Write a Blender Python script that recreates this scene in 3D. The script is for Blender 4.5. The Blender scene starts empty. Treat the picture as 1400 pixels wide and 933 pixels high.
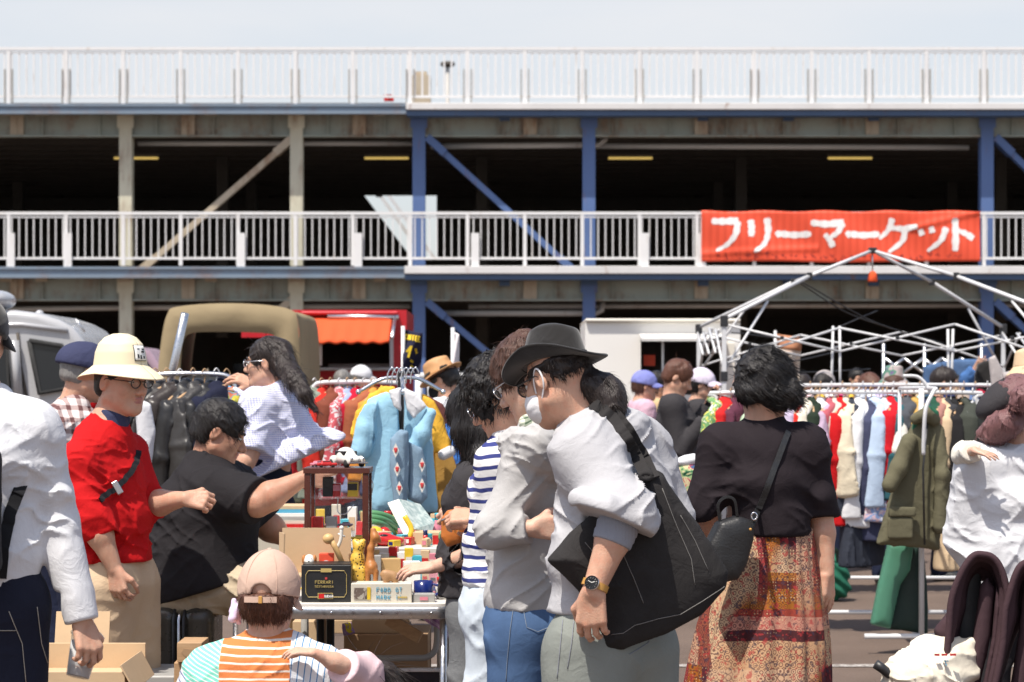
import bpy, bmesh, math, random
import numpy as np
from mathutils import Vector, Matrix
# ---------------------------------------------------------------- camera, sky, sun, exposure
SC = bpy.context.scene
C = SC.collection
CAMZ, HOR, FPX = 1.5, 530.0, 1400 * 85.0 / 36.0
cam = bpy.data.cameras.new('camera'); cam.lens = 85; cam.sensor_width = 36
cam.shift_y = (HOR - 466.5) / 1400.0
cam.clip_start = .1; cam.clip_end = 2000
cam.dof.use_dof = True; cam.dof.focus_distance = 8.0; cam.dof.aperture_fstop = 7.1
camo = bpy.data.objects.new('camera', cam); C.objects.link(camo)
camo.location = (0, 0, CAMZ); camo.rotation_euler = (math.radians(90), 0, 0)
SC.camera = camo
SUN_EL, SUN_AZ = 64.0, -146.0        # azimuth measured from +Y (view direction) towards +X
sd = Vector((math.sin(math.radians(SUN_AZ)) * math.cos(math.radians(SUN_EL)),
             math.cos(math.radians(SUN_AZ)) * math.cos(math.radians(SUN_EL)), math.sin(math.radians(SUN_EL))))
sun = bpy.data.lights.new('sun', 'SUN'); sun.energy = 4.1; sun.angle = math.radians(.55); sun.color = (1, .94, .85)
suno = bpy.data.objects.new('sun', sun); C.objects.link(suno)
suno.rotation_euler = (-sd).to_track_quat('-Z', 'Y').to_euler()
W = bpy.data.worlds.new('World'); SC.world = W; W.use_nodes = True
_n, _l = W.node_tree.nodes, W.node_tree.links; _n.clear()
_o = _n.new('ShaderNodeOutputWorld'); _b = _n.new('ShaderNodeBackground'); _s = _n.new('ShaderNodeTexSky')
_s.sky_type = 'NISHITA'; _s.sun_disc = False; _s.sun_elevation = math.radians(SUN_EL); _s.sun_rotation = math.radians(SUN_AZ)
_s.air_density = 1.0; _s.dust_density = 2.2; _s.ozone_density = 1.0
_t = _n.new('ShaderNodeTexCoord'); _m = _n.new('ShaderNodeMapping'); _m.inputs['Scale'].default_value = (1, 1, 4)
_no = _n.new('ShaderNodeTexNoise'); _no.inputs['Scale'].default_value = 2.6; _no.inputs['Detail'].default_value = 6
_r = _n.new('ShaderNodeMapRange'); _r.inputs['From Min'].default_value = .38; _r.inputs['From Max'].default_value = .7
_r.inputs['To Min'].default_value = .55; _r.inputs['To Max'].default_value = 1.0
_x = _n.new('ShaderNodeMix'); _x.data_type = 'RGBA'; _x.inputs['B'].default_value = (5.0, 5.02, 5.15, 1)
_l.new(_t.outputs['Generated'], _m.inputs['Vector']); _l.new(_m.outputs[0], _no.inputs['Vector'])
_z = _n.new('ShaderNodeSeparateXYZ'); _l.new(_t.outputs['Generated'], _z.inputs[0])
_h = _n.new('ShaderNodeMapRange'); _h.interpolation_type = 'SMOOTHSTEP'; _h.inputs['From Min'].default_value = .12; _h.inputs['From Max'].default_value = .45
_h.inputs['To Min'].default_value = 1; _h.inputs['To Max'].default_value = .12; _l.new(_z.outputs['Z'], _h.inputs['Value'])
_mu = _n.new('ShaderNodeMath'); _mu.operation = 'MULTIPLY'
_l.new(_no.outputs['Fac'], _r.inputs['Value']); _l.new(_r.outputs[0], _mu.inputs[0]); _l.new(_h.outputs[0], _mu.inputs[1]); _l.new(_mu.outputs[0], _x.inputs['Factor'])
_l.new(_s.outputs[0], _x.inputs['A']); _l.new(_x.outputs['Result'], _b.inputs['Color'])
_b.inputs['Strength'].default_value = .122
_l.new(_b.outputs[0], _o.inputs['Surface'])
SC.view_settings.view_transform = 'Standard'; SC.view_settings.look = 'None'
SC.view_settings.gamma = 1; SC.view_settings.use_curve_mapping = False
SC.view_settings.exposure = .5
SC.render.engine = 'CYCLES'
SC.cycles.max_bounces = 8; SC.cycles.transparent_max_bounces = 8
SC.cycles.use_denoising = True

# ---------------------------------------------------------------- small helpers
R = math.radians
def P(px, py, d):                       # a point given by its place in the photo and its distance in metres
    return np.array(((px - 700.0) / FPX * d, d, CAMZ + (HOR - py) / FPX * d))
def V3(*a): return np.array(a, float)
def unit(v):
    v = np.asarray(v, float); return v / (np.linalg.norm(v) + 1e-12)
ORG = {}
def tag(o, label=None, cat=None, group=None, kind=None):
    if label: o['label'] = label
    if cat: o['category'] = cat
    if group: o['group'] = group
    if kind: o['kind'] = kind
    return o
def thing(name, label, cat, loc, group=None):
    o = bpy.data.objects.new(name, None); C.objects.link(o); o.empty_display_size = .1
    o.location = tuple(loc); ORG[o.name] = np.array(loc, float)
    return tag(o, label, cat, group)
def link(name, me, mat, parent=None, smooth=True, loc=None):
    o = bpy.data.objects.new(name, me); C.objects.link(o)
    for m in (mat if isinstance(mat, (list, tuple)) else [mat]):
        if m is not None: me.materials.append(m)
    if parent is not None:
        o.parent = parent; ORG[o.name] = ORG[parent.name]
    else:
        o.location = tuple(loc if loc is not None else (0, 0, 0)); ORG[o.name] = np.array(o.location)
    return o
def mesh(name, v, f, mat, parent=None, smooth=True, loc=None, fm=None):
    v = np.asarray(v, float).reshape(-1, 3)
    if parent is not None: off = ORG[parent.name]
    else:
        if loc is None: loc = np.array((v[:, 0].mean(), v[:, 1].mean(), v[:, 2].min()))
        off = np.asarray(loc, float)
    v = v - off
    me = bpy.data.meshes.new(name)
    if isinstance(f, np.ndarray):
        n = len(f); k = f.shape[1]
        me.vertices.add(len(v)); me.vertices.foreach_set('co', v.astype(np.float32).ravel())
        me.loops.add(n * k); me.loops.foreach_set('vertex_index', f.astype(np.int32).ravel())
        me.polygons.add(n); me.polygons.foreach_set('loop_start', np.arange(0, n * k, k, dtype=np.int32))
        me.polygons.foreach_set('loop_total', np.full(n, k, np.int32))
        me.update(calc_edges=True); me.validate()
    else:
        me.from_pydata([tuple(a) for a in v], [], f); me.update()
    if smooth and len(me.polygons): me.polygons.foreach_set('use_smooth', np.ones(len(me.polygons), bool))
    o = link(name, me, mat, parent, smooth, loc)
    if fm is not None: me.polygons.foreach_set('material_index', np.asarray(fm, np.int32))
    return o
def copy_tree(o, parent=None):
    c = o.copy(); C.objects.link(c); ORG[c.name] = ORG[o.name]
    if parent is not None: c.parent = parent
    for ch in list(o.children): copy_tree(ch, c)
    return c
def frame(axis, ref=(0, 0, 1)):
    a = unit(axis); ref = np.asarray(ref, float)
    if abs(a @ unit(ref)) > .98: ref = np.array((1., 0, 0)) if abs(a[0]) < .9 else np.array((0, 1., 0))
    u = unit(np.cross(ref, a)); w = np.cross(a, u); return u, w, a

class MB:                                # collects shapes that make ONE mesh
    def __init__(s): s.v = []; s.f = []
    def add(s, v, f):
        n = len(s.v); s.v += [tuple(a) for a in v]; s.f += [tuple(i + n for i in q) for q in f]; return s
    def box(s, c, size, ax=None):
        c = np.asarray(c, float); h = np.asarray(size, float) / 2
        A = np.eye(3) if ax is None else np.asarray(ax)
        v = [c + A[0] * h[0] * i + A[1] * h[1] * j + A[2] * h[2] * k for k in (-1, 1) for j in (-1, 1) for i in (-1, 1)]
        return s.add(v, [(0, 2, 3, 1), (4, 5, 7, 6), (0, 1, 5, 4), (2, 6, 7, 3), (0, 4, 6, 2), (1, 3, 7, 5)])
    def bx(s, x0, x1, y0, y1, z0, z1): return s.box(((x0 + x1) / 2, (y0 + y1) / 2, (z0 + z1) / 2), (x1 - x0, y1 - y0, z1 - z0))
    def tube(s, pts, r, n=8, cap=True, flat=None):
        pts = [np.asarray(p, float) for p in pts]; m = len(pts)
        rr = [r] * m if np.isscalar(r) else list(r)
        v = []; u0 = None
        for i, p in enumerate(pts):
            t = unit(pts[min(i + 1, m - 1)] - pts[max(i - 1, 0)])
            if u0 is None: u, w, _ = frame(t)
            else:
                u = unit(u0 - t * (u0 @ t)); w = np.cross(t, u)
            u0 = u
            for k in range(n):
                a = 2 * math.pi * k / n
                v.append(p + (u * math.cos(a) + w * math.sin(a) * (flat or 1)) * rr[i])
        f = [(i * n + k, i * n + (k + 1) % n, (i + 1) * n + (k + 1) % n, (i + 1) * n + k) for i in range(m - 1) for k in range(n)]
        if cap: f += [tuple(range(n - 1, -1, -1)), tuple((m - 1) * n + k for k in range(n))]
        return s.add(v, f)
    def bar(s, a, b, w, h, ref=(0, 0, 1)):
        a, b = np.asarray(a, float), np.asarray(b, float); u, q, t = frame(b - a, ref)
        return s.box((a + b) / 2, (w, h, np.linalg.norm(b - a)), (u, q, t))
    def lathe(s, prof, c, ax=None, n=24, sx=1, sy=1):
        c = np.asarray(c, float); A = np.eye(3) if ax is None else np.asarray(ax); v = []
        for (r, z) in prof:
            for k in range(n):
                a = 2 * math.pi * k / n
                v.append(c + A[0] * r * math.cos(a) * sx + A[1] * r * math.sin(a) * sy + A[2] * z)
        m = len(prof)
        f = [(i * n + k, i * n + (k + 1) % n, (i + 1) * n + (k + 1) % n, (i + 1) * n + k) for i in range(m - 1) for k in range(n)]
        if prof[0][0] > 1e-4: f.append(tuple(range(n - 1, -1, -1)))
        if prof[-1][0] > 1e-4: f.append(tuple((m - 1) * n + k for k in range(n)))
        return s.add(v, f)
    def prism(s, poly, o, u, w, th):     # polygon in the plane (u, w) from o, thickness along u x w, centred
        o = np.asarray(o, float); u = np.asarray(u, float); w = np.asarray(w, float); nrm = unit(np.cross(u, w)); n = len(poly)
        v = [o + u * a + w * b - nrm * th / 2 for a, b in poly] + [o + u * a + w * b + nrm * th / 2 for a, b in poly]
        f = [tuple(range(n - 1, -1, -1)), tuple(range(n, 2 * n))] + [(i, (i + 1) % n, n + (i + 1) % n, n + i) for i in range(n)]
        return s.add(v, f)
    def ell(s, c, r, ax=None, n=14):
        A = np.eye(3) if ax is None else np.asarray(ax)
        r = (r, r, r) if np.isscalar(r) else r
        pr = [(math.sin(math.pi * i / n), -math.cos(math.pi * i / n)) for i in range(n + 1)]
        pr = [(max(a, 1e-3), b) for a, b in pr]
        return s.lathe([(a, b * r[2]) for a, b in pr], c, A, n * 2, r[0], r[1])
    def grid(s, fn, nu, nv, close=False):
        v = [fn(i / nu, j / nv) for j in range(nv + 1) for i in range(nu + 1)]
        f = [(j * (nu + 1) + i, j * (nu + 1) + i + 1, (j + 1) * (nu + 1) + i + 1, (j + 1) * (nu + 1) + i) for j in range(nv) for i in range(nu)]
        return s.add(v, f)
    def build(s, name, mat, parent=None, smooth=False, bevel=0, thick=0, loc=None, seg=2, sub=0):
        o = mesh(name, s.v, s.f, mat, parent, smooth, loc)
        if thick:
            m = o.modifiers.new('s', 'SOLIDIFY'); m.thickness = thick; m.offset = 0
        if bevel:
            m = o.modifiers.new('b', 'BEVEL'); m.width = bevel; m.segments = seg; m.limit_method = 'ANGLE'; m.angle_limit = R(40)
            for p in o.data.polygons: p.use_smooth = True
            if not smooth: m.harden_normals = True
        if sub:
            m = o.modifiers.new('u', 'SUBSURF'); m.levels = sub; m.render_levels = sub
        return o

_bvh = {}
def hit(o, px, py, off=0.0):             # the point of object o seen at a place of the photo, lifted off its surface
    from mathutils.bvhtree import BVHTree
    if o.name not in _bvh: _bvh[o.name] = BVHTree.FromPolygons([tuple(v.co) for v in o.data.vertices], [tuple(q.vertices) for q in o.data.polygons])
    g = ORG[o.name]; c = V3(0, 0, CAMZ); d = unit(P(px, py, 1.0) - c); r = _bvh[o.name].ray_cast(Vector(c - g), Vector(d))
    if r[0] is None: return None
    n = np.array(r[1]); n = n if n @ d < 0 else -n; return np.array(r[0]) + g + n * off
def hits(o, pts, off, k=6):
    q = [(a[0] + (b[0] - a[0]) * i / k, a[1] + (b[1] - a[1]) * i / k) for a, b in zip(pts[:-1], pts[1:]) for i in range(k)] + [pts[-1]]
    return [h for h in (hit(o, x, y, off) for x, y in q) if h is not None]
def arc(pts, n=8):                       # smooth curve through points (Catmull-Rom)
    pts = [np.asarray(p, float) for p in pts]; q = [2 * pts[0] - pts[1]] + pts + [2 * pts[-1] - pts[-2]]; out = []
    for i in range(1, len(q) - 2):
        for k in range(n):
            t = k / n; a, b, c, d = q[i - 1:i + 3]
            out.append(.5 * ((2 * b) + (c - a) * t + (2 * a - 5 * b + 4 * c - d) * t * t + (3 * b - a - 3 * c + d) * t ** 3))
    return out + [pts[-1]]

# ---------------------------------------------------------------- lattice noise and signed-distance modelling
_rs = np.random.RandomState(7); _NT = _rs.rand(32, 32, 32).astype(np.float32)
def noise(p, fr, seed=0):
    q = p * np.asarray(fr, np.float32) + (seed * 7.31 + 100.5)
    i = np.floor(q).astype(np.int64); t = (q - i).astype(np.float32); t = t * t * (3 - 2 * t)
    i &= 31; j = (i + 1) & 31
    x0, y0, z0 = i.T; x1, y1, z1 = j.T; a, b, c = t.T
    n = ((_NT[x0, y0, z0] * (1 - a) + _NT[x1, y0, z0] * a) * (1 - b) + (_NT[x0, y1, z0] * (1 - a) + _NT[x1, y1, z0] * a) * b) * (1 - c) \
      + ((_NT[x0, y0, z1] * (1 - a) + _NT[x1, y0, z1] * a) * (1 - b) + (_NT[x0, y1, z1] * (1 - a) + _NT[x1, y1, z1] * a) * b) * c
    return n * 2 - 1
def folds(amp=.007, fr=(9, 9, 9), seed=0, spots=()):   # wrinkles of cloth: soft swells and sharper diagonal creases, stronger at the given spots
    rt = [np.array(Matrix.Rotation(math.radians(t), 3, ax), dtype=np.float32) for t, ax in ((38, 'Y'), (-42, 'Y'))]
    f0 = np.asarray(fr, np.float32); hang_ = f0[2] < .5 * f0[0]
    if hang_: rt = [np.eye(3, dtype=np.float32)]
    cm = V3(1.5, 1.5, .8) if hang_ else V3(.9, .9, 2.6)
    def fn(p):
        w = p + .035 * np.stack([noise(p, 7, seed + k) for k in (1, 2, 3)], 1)
        n = noise(w, f0 * .8, seed) * .7
        for i, M in enumerate(rt):
            q = w @ M; c = 1 - np.abs(noise(q, f0 * cm, seed + 5 + i)); m = np.clip(noise(p, f0 * .5, seed + 9 + i) * 1.6 + .45, 0, 1)
            n = n + (c ** 5 * 1.15 - .28) * m
        c = 1 - np.abs(noise(p + .02 * noise(p, 9, seed + 13)[:, None], f0 * (V3(2, 2, 1.5) if hang_ else V3(1.5, 1.5, 3.4)), seed + 11)); n = n + (c ** 6 * .7 - .12) * np.clip(noise(p, f0 * .6, seed + 12) * 2, 0, 1)
        a = np.full(len(p), amp, np.float32)
        for (c, r, x) in spots: a += x * np.exp(-((p - np.asarray(c)) ** 2).sum(1) / (r * r))
        return -(a * n)
    return fn

class SDF:
    def __init__(s): s.ops = []
    def _op(s, f, c, r, k, m): s.ops.append((f, np.asarray(c, np.float32), float(r), k, m)); return s
    def cone(s, a, b, ra, rb=None, k=.02, m='+'):
        a = np.asarray(a, np.float32); b = np.asarray(b, np.float32); rb = ra if rb is None else rb
        ab = b - a; L2 = float(ab @ ab) + 1e-12
        def f(p):
            t = np.clip(((p - a) @ ab) / L2, 0, 1)
            return np.sqrt(((p - a - t[:, None] * ab) ** 2).sum(1)) - (ra + (rb - ra) * t)
        return s._op(f, (a + b) / 2, math.sqrt(L2) / 2 + max(ra, rb), k, m)
    def path(s, pts, rs, k=.015, m='+'):
        for i in range(len(pts) - 1): s.cone(pts[i], pts[i + 1], rs[i], rs[i + 1], k, m)
        return s
    def ell(s, c, r, ax=None, k=.02, m='+'):
        c = np.asarray(c, np.float32); r = np.asarray((r, r, r) if np.isscalar(r) else r, np.float32)
        A = np.eye(3, dtype=np.float32) if ax is None else np.asarray(ax, np.float32)
        def f(p):
            q = (p - c) @ A.T; k0 = np.sqrt(((q / r) ** 2).sum(1)); k1 = np.sqrt(((q / (r * r)) ** 2).sum(1)) + 1e-9
            return k0 * (k0 - 1) / k1
        return s._op(f, c, r.max(), k, m)
    def box(s, c, h, ax=None, rad=.01, k=.01, m='+'):
        c = np.asarray(c, np.float32); h = np.asarray(h, np.float32) - rad
        A = np.eye(3, dtype=np.float32) if ax is None else np.asarray(ax, np.float32)
        def f(p):
            q = np.abs((p - c) @ A.T) - h
            return np.sqrt((np.maximum(q, 0) ** 2).sum(1)) + np.minimum(q.max(1), 0) - rad
        return s._op(f, c, float(np.linalg.norm(h + rad)), k, m)
    def etube(s, a, b, ra, rb, right, k=.04, m='+', cap=None):  # elliptical section: (half width, half depth) from a to b
        a = np.asarray(a, np.float32); b = np.asarray(b, np.float32); ab = b - a; L = float(np.linalg.norm(ab)); ax = ab / L
        r_ = unit(np.asarray(right) - ax * (np.asarray(right) @ ax)).astype(np.float32); d_ = np.cross(ax, r_)
        ra = np.asarray(ra, np.float32); rb = np.asarray(rb, np.float32); cp = cap or float(min(ra.min(), rb.min()) * .8)
        def f(p):
            q = p - a; z = q @ ax; t = np.clip(z / L, 0, 1); e = np.where(z < 0, -z, np.where(z > L, z - L, 0))
            A = ra[0] + (rb[0] - ra[0]) * t; B = ra[1] + (rb[1] - ra[1]) * t
            return (np.sqrt(((q @ r_) / A) ** 2 + ((q @ d_) / B) ** 2 + (e / cp) ** 2) - 1) * np.minimum(A, B)
        return s._op(f, (a + b) / 2, L / 2 + float(max(ra.max(), rb.max())) + .01, k, m)
    def chain(s, nodes, right, k=.05):   # nodes: (point, half width, half depth)
        for i in range(len(nodes) - 1):
            s.etube(nodes[i][0], nodes[i + 1][0], nodes[i][1:], nodes[i + 1][1:], right, k)
        return s
    def plane(s, pt, n, k=.004, near=None, post=True):   # cut away everything on the side n points to (within radius `near` of pt)
        pt = np.asarray(pt, np.float32); n = unit(n).astype(np.float32)
        if near is None: return s._op(lambda p: (p - pt) @ n, pt, 1e3, k, '&p' if post else '&')
        return s._op(lambda p: np.maximum(-((p - pt) @ n), np.sqrt(((p - pt) ** 2).sum(1)) - near), pt, near, k, '-p')
    def ev(s, p, ops):
        d = np.full(len(p), .3, np.float32)
        for f, c, r, k, m in ops:
            e = f(p).astype(np.float32)
            if m == '+':
                h = np.maximum(k - np.abs(d - e), 0); d = np.minimum(d, e) - h * h / (4 * k)
            else:
                if m == '-': e = -e
                h = np.maximum(k - np.abs(d - e), 0); d = np.maximum(d, e) + h * h / (4 * k)
        return d
    def surf(s, h=.006, disp=None, pad=.03):
        lo = np.min([c - r for f, c, r, k, m in s.ops if m == '+'], 0) - pad
        hi = np.max([c + r for f, c, r, k, m in s.ops if m == '+'], 0) + pad
        for f, c, r, k, m in s.ops: pass
        B = 8; nb = np.ceil((hi - lo) / (h * B)).astype(int) + 1; n = nb * B
        bs = h * B; diag = bs * .87
        g = np.stack(np.meshgrid(*[np.arange(q) for q in nb], indexing='ij'), -1).reshape(-1, 3)
        cen = (lo + (g + .5) * bs - h * .5).astype(np.float32)
        cd = np.full(len(cen), .3, np.float32)
        dist = [np.sqrt(((cen - o[1]) ** 2).sum(1)) - o[2] for o in s.ops]
        for o, dd in zip(s.ops, dist):
            i = np.nonzero(dd < .1 + o[3])[0]
            if len(i) == 0: continue
            e = o[0](cen[i]).astype(np.float32); d = cd[i]; k = o[3]
            if o[4] == '+':
                hh = np.maximum(k - np.abs(d - e), 0); cd[i] = np.minimum(d, e) - hh * hh / (4 * k)
            else:
                if o[4][0] == '-': e = -e
                cd[i] = np.maximum(d, e)
        act = np.abs(cd) < diag * 1.35 + .02
        val = np.where(cd < 0, -.1, .1).astype(np.float32)
        Vv = np.repeat(np.repeat(np.repeat(val.reshape(nb), B, 0), B, 1), B, 2)
        ai = np.nonzero(act)[0]
        loc = np.stack(np.meshgrid(*[np.arange(B)] * 3, indexing='ij'), -1).reshape(-1, 3)
        CH = 4000
        for st in range(0, len(ai), CH):
            idx = ai[st:st + CH]
            pts = (lo + (g[idx][:, None] * B + loc[None]) * h).astype(np.float32)      # nblk,512,3
            d = np.full(pts.shape[:2], .3, np.float32)
            if disp is not None: pl_ = disp(pts.reshape(-1, 3)).reshape(d.shape); done = False
            for o, dd in sorted(zip(s.ops, dist), key=lambda q: 'p' in q[0][4]):
                if disp is not None and not done and 'p' in o[4]: d = d + pl_; done = True
                j = np.nonzero(dd[idx] < diag + o[3] + .03)[0]
                if len(j) == 0: continue
                e = o[0](pts[j].reshape(-1, 3)).astype(np.float32).reshape(len(j), -1); k = o[3]; D = d[j]
                if o[4] == '+':
                    hh = np.maximum(k - np.abs(D - e), 0); d[j] = np.minimum(D, e) - hh * hh / (4 * k)
                else:
                    if o[4][0] == '-': e = -e
                    hh = np.maximum(k - np.abs(D - e), 0); d[j] = np.maximum(D, e) + hh * hh / (4 * k)
            if disp is not None and not done: d = d + pl_
            gi = (g[idx][:, None] * B + loc[None]).reshape(-1, 3)
            Vv[gi[:, 0], gi[:, 1], gi[:, 2]] = d.ravel()
        Vv[0], Vv[-1] = .1, .1; Vv[:, 0], Vv[:, -1] = .1, .1; Vv[:, :, 0], Vv[:, :, -1] = .1, .1
        S = Vv < 0
        cnt = np.zeros(tuple(n - 1), np.uint8); sl = (slice(0, -1), slice(1, None))
        for a in (0, 1):
            for b in (0, 1):
                for c in (0, 1): cnt += S[sl[a], sl[b], sl[c]]
        cells = np.argwhere((cnt > 0) & (cnt < 8))
        if len(cells) == 0: return np.zeros((0, 3)), np.zeros((0, 4), int)
        idm = np.full(tuple(n - 1), -1, np.int32); idm[cells[:, 0], cells[:, 1], cells[:, 2]] = np.arange(len(cells))
        acc = np.zeros((len(cells), 3)); ct = np.zeros(len(cells))
        cor = [(a, b, c) for a in (0, 1) for b in (0, 1) for c in (0, 1)]
        for A in cor:
            for ax in range(3):
                if A[ax]: continue
                Bc = list(A); Bc[ax] = 1
                va = Vv[cells[:, 0] + A[0], cells[:, 1] + A[1], cells[:, 2] + A[2]]; vb = Vv[cells[:, 0] + Bc[0], cells[:, 1] + Bc[1], cells[:, 2] + Bc[2]]
                mk = (va < 0) != (vb < 0); t = np.where(mk, va / np.where(mk, va - vb, 1), 0)
                q = np.tile(np.array(A, float), (len(cells), 1)); q[:, ax] += t
                acc[mk] += q[mk]; ct[mk] += 1
        verts = lo + (cells + acc / ct[:, None]) * h
        faces = []
        for ax in range(3):
            s0 = [slice(None)] * 3; s1 = [slice(None)] * 3; s0[ax] = slice(0, -1); s1[ax] = slice(1, None)
            ed = np.argwhere(S[tuple(s0)] != S[tuple(s1)]); b, c = (ax + 1) % 3, (ax + 2) % 3
            inside = S[ed[:, 0], ed[:, 1], ed[:, 2]]
            def at(db, dc):
                e = ed.copy(); e[:, b] -= db; e[:, c] -= dc; return idm[e[:, 0], e[:, 1], e[:, 2]]
            q = np.stack([at(1, 1), at(0, 1), at(0, 0), at(1, 0)], 1); q[~inside] = q[~inside][:, ::-1]
            faces.append(q)
        f = np.concatenate(faces); f = f[(f >= 0).all(1)]
        return verts, f
    def build(s, name, mat, parent=None, h=.006, disp=None, loc=None, pick=None, big=True):
        v, f = s.surf(h, disp)
        fm = None
        if big and len(v):                      # drop crumbs: keep only pieces with many vertices
            lab = np.arange(len(v))
            for _ in range(200):
                m = lab[f].min(1); l2 = lab.copy()
                for k in range(4): np.minimum.at(l2, f[:, k], m)
                l2 = l2[l2]
                if (l2 == lab).all(): break
                lab = l2
            c = np.bincount(lab, minlength=len(v)); f = f[c[lab[f[:, 0]]] > max(30, .02 * len(v))]
            used = np.unique(f); mp = np.full(len(v), -1); mp[used] = np.arange(len(used)); v = v[used]; f = mp[f]
        if pick is not None:
            fm = pick(v[f].mean(1))
        return mesh(name, v, f, mat, parent, True, loc, fm)
# ---------------------------------------------------------------- procedural materials
class G:
    def __init__(s, name, rough=.6, metal=0, spec=.5):
        s.mat = bpy.data.materials.new(name); s.mat.use_nodes = True; s.t = s.mat.node_tree
        s.b = s.t.nodes['Principled BSDF']; s.b.inputs['Roughness'].default_value = rough
        s.b.inputs['Metallic'].default_value = metal; s.b.inputs['Specular IOR Level'].default_value = spec
    def n(s, t): return s.t.nodes.new(t)
    def set(s, sock, v):
        if isinstance(v, bpy.types.NodeSocket): s.t.links.new(v, sock)
        elif v is not None:
            if hasattr(sock.default_value, '__len__') and len(sock.default_value) == 4 and len(v) == 3: v = tuple(v) + (1,)
            sock.default_value = v
    def obj(s): return s.n('ShaderNodeTexCoord').outputs['Object']
    def map(s, v=None, sc=(1, 1, 1), rot=(0, 0, 0), loc=(0, 0, 0)):
        m = s.n('ShaderNodeMapping'); s.set(m.inputs['Vector'], v or s.obj()); m.inputs['Scale'].default_value = sc
        m.inputs['Rotation'].default_value = [R(a) for a in rot]; m.inputs['Location'].default_value = loc; return m.outputs[0]
    def sep(s, v): o = s.n('ShaderNodeSeparateXYZ'); s.set(o.inputs[0], v); return o.outputs
    def m(s, op, a, b=None, c=None, clamp=False):
        o = s.n('ShaderNodeMath'); o.operation = op; o.use_clamp = clamp
        for i, q in enumerate((a, b, c)):
            if q is not None: s.set(o.inputs[i], q)
        return o.outputs[0]
    def noise(s, sc, v=None, det=3, ro=.55, dist=0):
        o = s.n('ShaderNodeTexNoise'); s.set(o.inputs['Vector'], v or s.obj()); o.inputs['Scale'].default_value = sc
        o.inputs['Detail'].default_value = det; o.inputs['Roughness'].default_value = ro; o.inputs['Distortion'].default_value = dist
        return o.outputs['Fac']
    def vor(s, sc, v=None, feat='F1', out='Distance', rand=1):
        o = s.n('ShaderNodeTexVoronoi'); o.feature = feat; s.set(o.inputs['Vector'], v or s.obj()); o.inputs['Scale'].default_value = sc
        o.inputs['Randomness'].default_value = rand
        return o.outputs[out]
    def ramp(s, f, st, interp='LINEAR'):
        o = s.n('ShaderNodeValToRGB'); s.set(o.inputs[0], f); e = o.color_ramp.elements; o.color_ramp.interpolation = interp
        while len(e) < len(st): e.new(.5)
        for i, (p, c) in enumerate(st): e[i].position = p; e[i].color = (tuple(c) + (1,)) if len(c) == 3 else c
        return o.outputs[0]
    def mix(s, f, a, b, mode='MIX'):
        o = s.n('ShaderNodeMix'); o.data_type = 'RGBA'; o.blend_type = mode; s.set(o.inputs['Factor'], f); s.set(o.inputs['A'], a); s.set(o.inputs['B'], b)
        return o.outputs['Result']
    def rng(s, f, a, b, c=0, d=1):
        o = s.n('ShaderNodeMapRange'); s.set(o.inputs[0], f)
        for i, q in enumerate((a, b, c, d)): o.inputs[i + 1].default_value = q
        return o.outputs[0]
    def bump(s, h, st=.3, dist=.01):
        o = s.n('ShaderNodeBump'); s.set(o.inputs['Height'], h); o.inputs['Strength'].default_value = st; o.inputs['Distance'].default_value = dist
        s.t.links.new(o.outputs[0], s.b.inputs['Normal']); return s
    def col(s, c): s.set(s.b.inputs['Base Color'], c); return s
    def rough(s, c): s.set(s.b.inputs['Roughness'], c); return s

def dk(c, k): return tuple(x * k for x in c[:3])
def vary(g, c, var=.25, sc=5, det=4):
    return g.mix(g.noise(sc, det=det), dk(c, 1 - var), tuple(min(x * (1 + var), .95) for x in c[:3]))
def plain(name, c, rough=.5, metal=0, var=.12, sc=6, bump=0, bsc=60, spec=.5, coat=0):
    g = G(name, rough, metal, spec); g.col(vary(g, c, var, sc)); g.rough(g.rng(g.noise(sc * 3), .3, .7, max(rough - .08, .03), min(rough + .1, 1)))
    if bump: g.bump(g.noise(bsc), bump, .004)
    if coat: g.b.inputs['Coat Weight'].default_value = coat; g.b.inputs['Coat Roughness'].default_value = .1
    return g.mat
def cloth_base(name, rough=.85, fine=420, soft=14, st=.35, sheen=.0):
    g = G(name, rough, 0, .12); g.b.inputs['Sheen Weight'].default_value = sheen; g.b.inputs['Sheen Roughness'].default_value = .5
    rid = g.m('ABSOLUTE', g.m('SUBTRACT', g.noise(soft, det=3, dist=.7), .5))
    h = g.m('ADD', g.m('MULTIPLY', g.noise(fine, det=2), .10), g.m('MULTIPLY', rid, -1.5))
    g.bump(h, st, .012); return g
def fabric(name, c, var=.1, sc=9, **k):
    g = cloth_base(name, **k); g.col(g.mix(g.noise(260, det=2), vary(g, dk(c, .93), var, sc), vary(g, tuple(min(x * 1.07, .95) for x in c), var, sc))); return g.mat
def axis(g, ax, wob=.012, wsc=7):        # a coordinate along ax, wandering a little as cloth does
    x, y, z = g.sep(g.obj()); s = g.m('ADD', g.m('ADD', g.m('MULTIPLY', x, ax[0]), g.m('MULTIPLY', y, ax[1])), g.m('MULTIPLY', z, ax[2]))
    return g.m('ADD', s, g.m('MULTIPLY', g.noise(wsc, det=2), wob))
def band(g, s, per, duty, soft=.06):     # 1 inside stripes
    f = g.m('FRACT', g.m('DIVIDE', s, per)); t = g.m('ABSOLUTE', g.m('SUBTRACT', f, .5))
    return g.rng(t, duty / 2 - soft / 2, duty / 2 + soft / 2, 1, 0)
def striped(name, base, stripe, per, duty, ax=(0, 0, 1), wob=.02):
    g = cloth_base(name); g.col(g.mix(band(g, axis(g, ax, wob), per, duty), vary(g, base, .06), vary(g, stripe, .1))); return g.mat
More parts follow.
